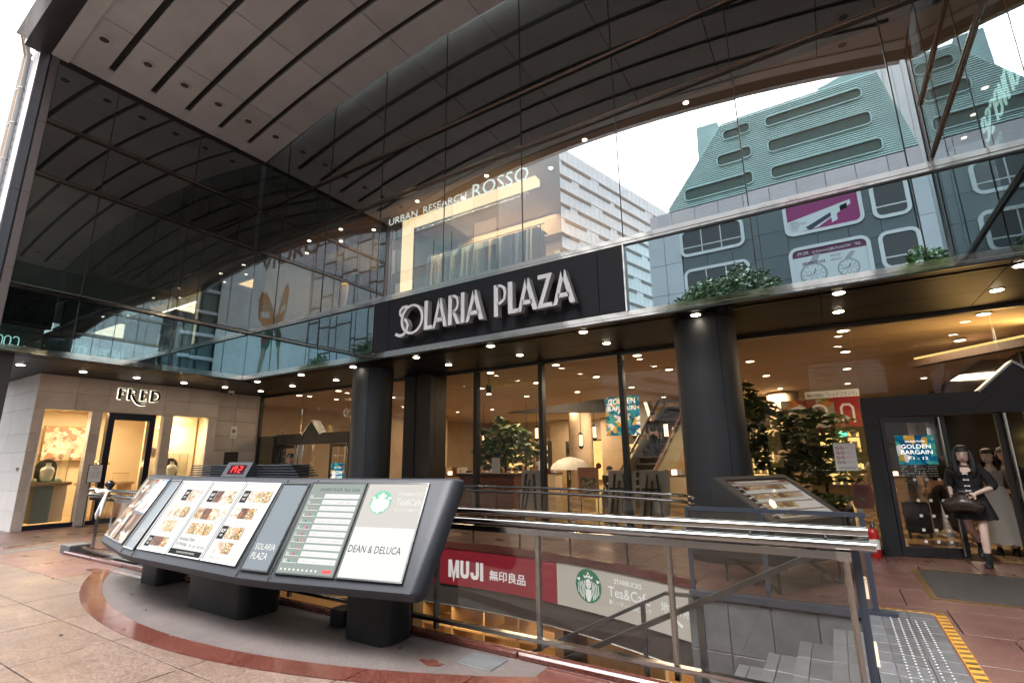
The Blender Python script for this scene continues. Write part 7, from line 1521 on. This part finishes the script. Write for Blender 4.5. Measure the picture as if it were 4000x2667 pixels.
# ribbed cladding: each rib a slim lip, interrupted by the window openings
rb = MB(); z = 15.06
while z < 19.45:
    f = (z - 15.05) / 4.37; x0, x1 = -6.24 + (3.18) * f, 5.06 - .92 * f; segs = [(x0, x1)]
    for (a, b, c, d) in wins:
        if c - .03 < z < d + .02:
            ns_ = []
            for (p, q) in segs:
                if b <= p or a >= q: ns_.append((p, q))
                else:
                    if a > p: ns_.append((p, a))
                    if b < q: ns_.append((b, q))
            segs = ns_
    for (p, q) in segs:
        (ua, za), (ub, zb) = A_(p, z), A_(q, z); h = .105 * S_
        o_ = FA_[0]; P = lambda u, zz, n: (-u, YA + n, zz)
        rb.add([P(ua, za, -.04), P(ub, za, -.04), P(ub, za + h * .12, .03), P(ua, za + h * .12, .03), P(ub, za + h * .8, .0), P(ua, za + h * .8, .0), P(ub, za + h, -.04), P(ua, za + h, -.04)], [(0, 1, 2, 3), (3, 2, 4, 5), (5, 4, 6, 7)])
    z += .112
rb.build('ribbed_cladding', 'green_clad', ga, kind='stuff')
def frame_win(F, u0, u1, v0, v1, r, wd, parent, n1=.12, m='white_frame', name='window_frame'):
    mb = MB(); outer = rrect(u0 - wd, u1 + wd, v0 - wd, v1 + wd, r + wd, 5); inner = rrect(u0, u1, v0, v1, r, 5); k = len(outer); o, u, v, n = F; q = len(mb.v)
    for d in (-.3, n1):
        for P in (outer, inner): mb.v += [tuple(o + u * p[0] + v * p[1] + n * d) for p in P]
    for i in range(k):
        j = (i + 1) % k; a, b, c, e = 0, k, 2 * k, 3 * k
        mb.f += [(c + i, c + j, e + j, e + i), (a + i, a + j, c + j, c + i), (e + i, e + j, b + j, b + i)]; mb.mi += [0] * 3
    return mb.build(name, m, parent)
for (a, b, c, d) in wins:
    (u1, v0), (u0, v1) = A_(a, c), A_(b, d)
    w_ = frame_win(FA_, u0, u1, v0, v1, .22, .07, ga, .09, 'green_clad', 'window')
    MB().fbox(FA_, u0 - .05, u1 + .05, v0 - .05, v1 + .05, -.62, -.55).build('recess', 'recess', w_)
    n_w = max(2, int((u1 - u0) / 1.3))
    for i in range(1, n_w): uq = u0 + (u1 - u0) * i / n_w; MB().fbox(FA_, uq - (.05 if i % 3 else .16), uq + (.05 if i % 3 else .16), v0, v1, -.54, -.44).build('mullion', 'white_frame', w_)
    for i in range(n_w):
        ua, ub = u0 + (u1 - u0) * i / n_w + .04, u0 + (u1 - u0) * (i + 1) / n_w - .04
        MB().fbox(FA_, ua, ub, v0, v0 + (v1 - v0) * .62, -.54, -.50).build('pane', 'blind' if i % 3 else 'pane_dark', w_)
        MB().fbox(FA_, ua, ub, v0 + (v1 - v0) * .62, v0 + (v1 - v0) * .70, -.54, -.46).build('rail', 'white_frame', w_)
# pale panel band and grey lower wall with framed windows and posters
for i in range(10):
    xa, xb = -7.3 + i * 1.24, -7.3 + (i + 1) * 1.24; (u1, v0), (u0, v1) = A_(xa, 13.75), A_(xb, 15.0)
    MB().fbox(FA_, u0 + .015, u1 - .015, v0, v1, -.35, .02).build('wall_panel', 'panel_light', ga)
for i in range(2):
    for j in range(6):
        xa, xb = (-7.55 + i * .9, -6.65 + i * .9) if True else 0; (u1, v0), (u0, v1) = A_(xa, 13.7 - 1.75 * (j + 1)), A_(xb, 13.7 - 1.75 * j); MB().fbox(FA_, u0 + .015, u1 - .015, v0 + .015, v1 - .015, -.35, .02).build('wall_panel', 'panel_light', ga)
for j in range(5):
    (u1, v0), (u0, v1) = A_(4.35, 13.7 - 1.9 * (j + 1)), A_(5.05, 13.7 - 1.9 * j); MB().fbox(FA_, u0 + .015, u1 - .015, v0 + .015, v1 - .015, -.35, .02).build('wall_panel', 'panel_light', ga)
for i in range(8):
    for j in range(5):
        xa = -5.7 + i * 1.25; (u1, v0), (u0, v1) = A_(xa, 13.7 - 1.3 * (j + 1)), A_(xa + 1.25, 13.7 - 1.3 * j); MB().fbox(FA_, u0 + .012, u1 - .012, v0 + .012, v1 - .012, -.35, 0).build('wall_panel', 'panel_grey', ga)
def win_b(x0, x1, z0, z1, panes, name='window'):
    (u1, v0), (u0, v1) = A_(x0, z0), A_(x1, z1); w_ = frame_win(FA_, u0, u1, v0, v1, .28, .20, ga, .10, 'white_frame', name)
    MB().fbox(FA_, u0 - .1, u1 + .1, v0 - .1, v1 + .1, .01, .03).build('pane', 'pane_dark', w_)
    for i in range(1, panes): u = u0 + (u1 - u0) * i / panes; MB().fbox(FA_, u - .03, u + .03, v0, v1, .03, .07).build('bar', 'white_frame', w_)
    MB().fbox(FA_, u0, u1, v0 + (v1 - v0) * .26, v0 + (v1 - v0) * .30, .03, .07).build('bar', 'white_frame', w_); return w_
win_b(-5.63, -2.68, 12.3, 13.6, 3); win_b(2.98, 4.1, 12.05, 13.6, 1); win_b(2.98, 4.2, 9.6, 11.1, 1); win_b(-5.56, -2.6, 9.7, 11.25, 3); win_b(-5.56, -2.6, 6.8, 8.4, 3); win_b(2.98, 4.2, 6.8, 8.4, 1)
def bill(name, label, x0, x1, z0, z1):
    (u1, v0), (u0, v1) = A_(x0, z0), A_(x1, z1); t = thing(name, label, 'poster', (-(u0 + u1) / 2, YA + .1, v0)); frame_win(FA_, u0, u1, v0, v1, .3, .2, t, .10, 'white_frame', 'frame'); return t, u0, u1, v0, v1
t, u0, u1, v0, v1 = bill('billboard', 'framed billboard of office desks on magenta floor on the grey building', -.62, 2.35, 12.08, 13.75)
MB().fbox(FA_, u0, u1, v0, v1, .01, .03).build('sheet', 'magenta', t)
du, dv = u1 - u0, v1 - v0; Q = lambda a, b: (u1 - a * du, v0 + b * dv)
MB().prism(FA_, [Q(0, 0), Q(.42, 0.05), Q(.9, .55), Q(.9, .68), Q(0, .38)], .03, .034).build('desk_print', 'watch_face', t); MB().prism(FA_, [Q(.30, .0), Q(.62, .30), Q(.62, .42), Q(.25, .12)], .034, .038).build('chair_print', 'steel_blue', t); MB().prism(FA_, [Q(.62, .1), Q(.70, .16), Q(.70, .45), Q(.62, .4)], .034, .038).build('drawer_print', 'watch_face', t); MB().prism(FA_, [Q(.75, .4), Q(.85, .45), Q(.85, .6), Q(.75, .55)], .034, .038).build('chair_print', 'ink', t)
text(FA_, '高価買取 our buying 2F', (u0 + u1) / 2, v1 - .22, width=du * .8, height=.16, n=.04, align='c').build('lettering', 'letter_white', t)
for i, s_ in enumerate(('HERMES', 'LOUIS VUITTON', 'CHANEL', 'ROLEX', 'Cartier')): text(FA_, s_, u1 - .15, v0 + .65 - .13 * i, height=.085, n=.045, align='r').build('lettering', 'plum', t)
t, u0, u1, v0, v1 = bill('billboard', 'framed watch and jewelry billboard with two wristwatches on the grey building', -.62, 2.38, 9.3, 11.15)
du, dv = u1 - u0, v1 - v0
MB().fbox(FA_, u0, u1, v0, v1, .01, .03).build('sheet', 'watch_face', t); MB().fbox(FA_, u0, u1, v1 - dv * .2, v1, .03, .034).build('title_strip', 'plum', t)
text(FA_, '2F  Watch&Jewelry  販売', (u0 + u1) / 2, v1 - dv * .16, width=du * .86, height=.26, n=.04, align='c').build('lettering', 'letter_white', t); text(FA_, 'ROLEX', u0 + du * .42, v1 - dv * .32, height=.12, n=.04, align='c').build('lettering', 'plum', t); text(FA_, 'Cartier', u0 + du * .42, v1 - dv * .43, height=.14, n=.04, align='c').build('lettering', 'plum', t); text(FA_, 'DUTYFREE', u0 + du * .72, v1 - dv * .43, height=.18, n=.055, align='c', bold=.01).build('lettering', 'plum', t)
for (fu, fv, r) in ((.74, .30, .72), (.27, .32, .56)):
    c = (u0 + fu * du, v0 + fv * dv)
    mb = MB(); mb.prism(FA_, arcpts(*c, r, r, 0, 345, 30), .034, .038); mb.build('watch_ring_print', 'watch_ring', t); MB().prism(FA_, arcpts(*c, r * .84, r * .84, 0, 345, 30), .038, .042).build('watch_dial_print', 'watch_face', t)
    for (a, b) in ((.35, .1), (-.35, .1), (0, -.38)): mb = MB(); stroke(mb, FA_, arcpts(c[0] + a * r, c[1] + b * r, r * .2, r * .2, 0, 330, 11), .03, .042, .046, closed=True); mb.build('subdial_print', 'watch_ring', t)
    mb = MB()
    for k in range(12): a = math.radians(30 * k); stroke(mb, FA_, [(c[0] + r * .66 * math.cos(a), c[1] + r * .66 * math.sin(a)), (c[0] + r * .78 * math.cos(a), c[1] + r * .78 * math.sin(a))], .035, .042, .046)
    stroke(mb, FA_, [c, (c[0] - .2 * r, c[1] + .45 * r)], .04, .046, .05); stroke(mb, FA_, [c, (c[0] + .55 * r, c[1] - .1 * r)], .03, .046, .05); mb.build('hands_print', 'ink', t)
    MB().prism(FA_, [(c[0] - r * .3, c[1] + r * .95), (c[0] + r * .3, c[1] + r * .95), (c[0] + r * .2 - .3, c[1] + r * 1.7), (c[0] - r * .25 - .3, c[1] + r * 1.7)], .032, .036).build('strap_print', 'watch_ring', t)
# roof pieces, antennae
MB().prism(FA_, [A_(-4.4, 17.9), A_(-4.33, 20.1), A_(-3.2, 20.05), A_(-3.0, 19.3)], -3, -.6).build('roof_box', 'green_clad', ga); MB().prism(FA_, [A_(1.7, 19.35), A_(1.7, 19.85), A_(4.1, 20.4), A_(4.14, 19.35)], -4, -.4).build('roof_box', 'green_clad', ga)
for x, z0, z1 in ((-3.4, 20.0, 20.7), (1.62, 19.4, 19.9)): (u, za), (_, zb) = A_(x, z0), A_(x, z1); MB().tube([(-u, YA - 1, za), (-u, YA - 1, zb)], .03, 5).build('antenna', 'steel_dull', ga)
# street level of that building
for i in range(5): (u1, v0), (u0, v1) = A_(-6.9 + i * 2.35, .3), A_(-4.75 + i * 2.35, 3.6); MB().fbox(FA_, u0, u1, v0, v1, .0, .04).build('shop_window', 'strip_gold' if i % 2 else 'pane_dark', ga)
(u1, v0), (u0, v1) = A_(-.7, 4.4), A_(2.6, 6.2); sgn_ = thing('street_sign', 'white luxury buyer sign board lit by lamps above street shop', 'sign', (0, YA + .2, v0)); MB().fbox(FA_, u0, u1, v0, v1, 0, .15).build('board', 'white_paper', sgn_); MB().fbox(FA_, u0, u1, v1 - .12, v1, .15, .16).build('stripe', 'magenta', sgn_)
for i, s_ in enumerate(('ブランド品 高価買取', 'HERMES', 'CHANEL', 'ROLEX')): text(FA_, s_, u1 - .3, v1 - .55 - .42 * i, height=.26, n=.17, align='r').build('lettering', 'plum', sgn_)
# white louvred building
wl = thing('louvred_building', 'tall white building with dark diagonal seeming louvre bands', 'building', (-18, -30, 0))
pA, pB = V(-21.3, -14.6, 0), V(-13.2, -45.5, 0); u = (pA - pB).normalized(); L_ = (pA - pB).length; Fw = (pB, u, V(0, 0, 1), u.cross(V(0, 0, 1)).normalized())
if Fw[3].x < 0: Fw = (pA, u * -1, V(0, 0, 1), (u * -1).cross(V(0, 0, 1)).normalized())
MB().fbox(Fw, 0, L_, -.1, 31.0, -12, 0).build('wall', 'louver_white', wl)
rnd = random.Random(3)
for k in range(19):
    z = 2.2 + 1.52 * k; MB().fbox(Fw, 0, L_, z, z + .10, 0, .06).build('band', 'louver_white', wl); p = 0.0
    while p < L_:
        ln = rnd.uniform(3.0, 9.5); MB().fbox(Fw, p, min(L_, p + ln), z - .34, z - .01, 0, .05).build('louvre', 'louver_brown', wl); p += ln + rnd.uniform(.6, 2.5)
for k in range(40): MB().fbox(Fw, L_ * k / 40, L_ * k / 40 + .03, 0, 31, .0, .02).build('seam', 'panel_light', wl)
go = thing('dark_backdrop', 'dark grey block with glass bands added as backdrop beside the louvred building', 'building', (-27, -13.5, 0))  # added dark block, keeps the mirror image dim over the upper shop
MB().box(-38, -18.7, -24, -13.5, -.1, 36).build('wall', 'panel_grey', go); FG = FYp(0, -13.5, 0)
for j in range(11):
    for i in range(9): MB().fbox(FG, 18.9 + 2.1 * i, 20.9 + 2.1 * i, 1.2 + 3.1 * j, 3.3 + 3.1 * j, 0, .05).build('window', 'glass_teal' if (i * 7 + j * 3) % 5 else 'blind', go)
# pale building with mural wall and window grid, far along the street to the right (seen after two reflections)
vb = thing('mural_building', 'pale building with brown window grid and a big butterfly mural', 'building', (25, YA, 0))
MB().box(9.5, 41.0, YA - 10, YA, -.1, 42).build('wall', 'wall_white', vb)
FV = FYp(0, YA, 0)
for j in range(13):
    for i in range(6): MB().fbox(FV, -40.9 + 3.2 * i, -40.9 + 3.2 * (i + 1) - .06, 3.0 * j, 3.0 * (j + 1) - .06, 0, .05).build('wall_panel', 'wall_white', vb)
rnd = random.Random(12); u = -21.5
while u < -9.9:
    wd = rnd.choice((1.1, 1.7, 2.3)); v = 2.0
    while v < 38:
        hh = rnd.choice((1.6, 2.6, 3.6, 4.4)); MB().fbox(FV, u + .1, min(u + wd, -9.7) - .1, v + .11, v + hh - .11, 0, .08).build('window_pane', 'grid_pane', vb); v += hh
    u += wd
MB().fbox(FV, -21.6, -9.6, 2, 38, -.02, .055).build('grid_back', 'grid_brown', vb)
text(FV, 'VIORO', -32.6, 25.0, width=11.5, height=2.0, n=.08, bold=.02).build('lettering', 'grid_brown', vb)
mu = thing('mural', 'large patchwork butterfly mural painted on a pale wall', 'mural', (28.5, YA + .1, 12)); bx, bz = 28.2, 17.6
for s_ in (-1, 1):
    for (P, m_) in (([(0, 0), (.6, 1.6), (2.0, 3.9), (3.1, 4.3), (3.5, 3.3), (3.2, 1.2), (2.2, 0), (1.0, -.4)], 'butterfly_a'), ([(.2, -.6), (1.6, -.7), (2.4, -1.4), (2.2, -2.6), (1.6, -3.2), (.8, -2.4)], 'butterfly_b'), ([(1.3, -1.0), (2.2, -1.4), (2.0, -2.1), (1.2, -1.8)], 'butterfly_c'), ([(1.5, -2.4), (2.1, -2.6), (2.6, -5.6), (2.2, -5.9), (1.3, -3.2)], 'pattern_pop'), ([(1.2, .8), (2.8, 1.2), (2.9, 1.9), (1.3, 1.6)], 'white_frame'), ([(1.0, 1.8), (2.9, 2.2), (2.9, 2.7), (1.3, 2.5)], 'pattern_pop')):
        off = {'butterfly_a': .06, 'butterfly_b': .065}.get(m_, .075); MB().prism(FV, [(-bx + s_ * a * (.6 if s_ > 0 else 1.2), bz + b * 1.1) for a, b in P], off - .005, off).build('wing_patch', m_, mu)
MB().prism(FV, arcpts(-bx, bz, .16, 1.2, 0, 345, 18), .05, .08).build('butterfly_body', 'ink_grey', mu)
# curved glass building beyond it
ct = thing('curved_building', 'curved teal glass building with pale floor bands', 'building', (50.5, YA, 0))
for k in range(13): MB().lathe([(9.0, 3.0 * k), (9.0, 3.0 * k + 2.5)], (50.5, YA, 0), 40).build('glass_storey', 'glass_teal', ct, smooth=30); MB().lathe([(9.3, 3.0 * k + 2.5), (9.4, 3.0 * k + 2.6), (9.3, 3.0 * k + 3.0)], (50.5, YA, 0), 40).build('floor_band', 'panel_light', ct, smooth=30)
for a in range(30): MB().box(50.5 + 9.03 * math.cos(a * .2094) - .07, 50.5 + 9.03 * math.cos(a * .2094) + .07, YA + 9.03 * math.sin(a * .2094) - .07, YA + 9.03 * math.sin(a * .2094) + .07, 0, 39).build('mullion', 'dark_trim', ct)
pb_ = thing('pale_tower', 'very pale tower with fine vertical lines behind the green building', 'building', (9, -30, 0)); MB().box(4.6, 15, -40, -29, -.1, 46).build('wall', 'louver_white', pb_)
for i in range(18): MB().box(4.7 + i * .57, 4.76 + i * .57, -29, -28.94, 0, 46).build('seam', 'panel_light', pb_)
fb_ = thing('misty_building', 'pale distant building with louvred side at the far left', 'building', (-70, 12, 0)); MB().box(-78, -66, 10.6, 22, -.1, 37).build('wall', 'misty', fb_); MB().box(-66, -60, 9.6, 11.0, -.1, 39).build('annex', 'misty', fb_)
for k in range(32): MB().box(-60, -59.95, 9.7, 10.9, 10 + .85 * k, 10.12 + .85 * k).build('louvre', 'panel_grey', fb_)
sbx = thing('side_sign', 'white projecting sign box with dark red edge at far left', 'sign', (-22, 4, 9)); MB().box(-21.6, -21.4, 4.15, 4.5, 9.6, 11.4).build('box', 'white_frame', sbx); MB().box(-21.65, -21.35, 4.5, 4.72, 9.2, 11.3).build('edge', 'plum', sbx); MB().box(-22.5, -21.7, 4.3, 4.9, 8.3, 9.3).build('bracket_box', 'steel_dull', sbx)
wr = MB(); wr.tube([(-30, 5.2, 6), (-30, 5.75, 14), (-30, 6.9, 30)], .025, 4); wr = wr.build('overhead_wire', 'ink_grey'); tag(wr, 'thin dark overhead wire against the white sky at upper left', 'wire')
# street trees and a lamp
tree('street_tree', 'broad leafy street tree before the grey building', (-3.4, -7.2, -.1), 4.2, [(-3.9, -7.2, 7.5, 1.7, 1.5, 1.3), (-2.4, -7.0, 7.9, 1.3, 1.2, 1.3), (-5.0, -7.4, 6.6, 1.2, 1.2, 1.2), (-1.6, -7.2, 6.8, 1.0, 1.1, .9), (-3.2, -6.8, 6.2, 1.8, 1.4, 1.2)], 16000, .10, .14, 'leaf', 21, 'street trees')
tree('street_tree', 'smaller leafy street tree at right before the grey building', (3.7, -7.4, -.1), 3.8, [(3.7, -7.4, 7.2, 1.1, 1.1, 1.4), (4.7, -7.3, 6.3, 1.0, 1.0, 1.1), (3.0, -7.5, 6.0, .9, .9, .9)], 8000, .12, .12, 'leaf', 22, 'street trees')
tree('street_tree', 'leafy street tree far along the street at left', (-13.5, -7.4, -.1), 3.8, [(-13.5, -7.4, 6.4, 1.6, 1.5, 1.3), (-12.4, -7.3, 5.6, 1.2, 1.2, 1.0)], 4500, .17, .13, 'leaf', 23, 'street trees')
sl = thing('street_lamp', 'dark street lamp post with lantern head across the plaza', 'street lamp', (-1.2, -4.6, -.1)); MB().tube([(-1.2, -4.6, -.1), (-1.2, -4.6, 3.6)], [.06, .045], 8).build('pole', 'dark_trim', sl); MB().lathe([(.10, 3.6), (.19, 3.95), (.2, 4.0), (.06, 4.15), (.02, 4.25)], (-1.2, -4.6, 0), 8).build('lantern_head', 'dark_trim', sl)

for _o in D.objects:
    if '_abs' in _o: del _o['_abs']
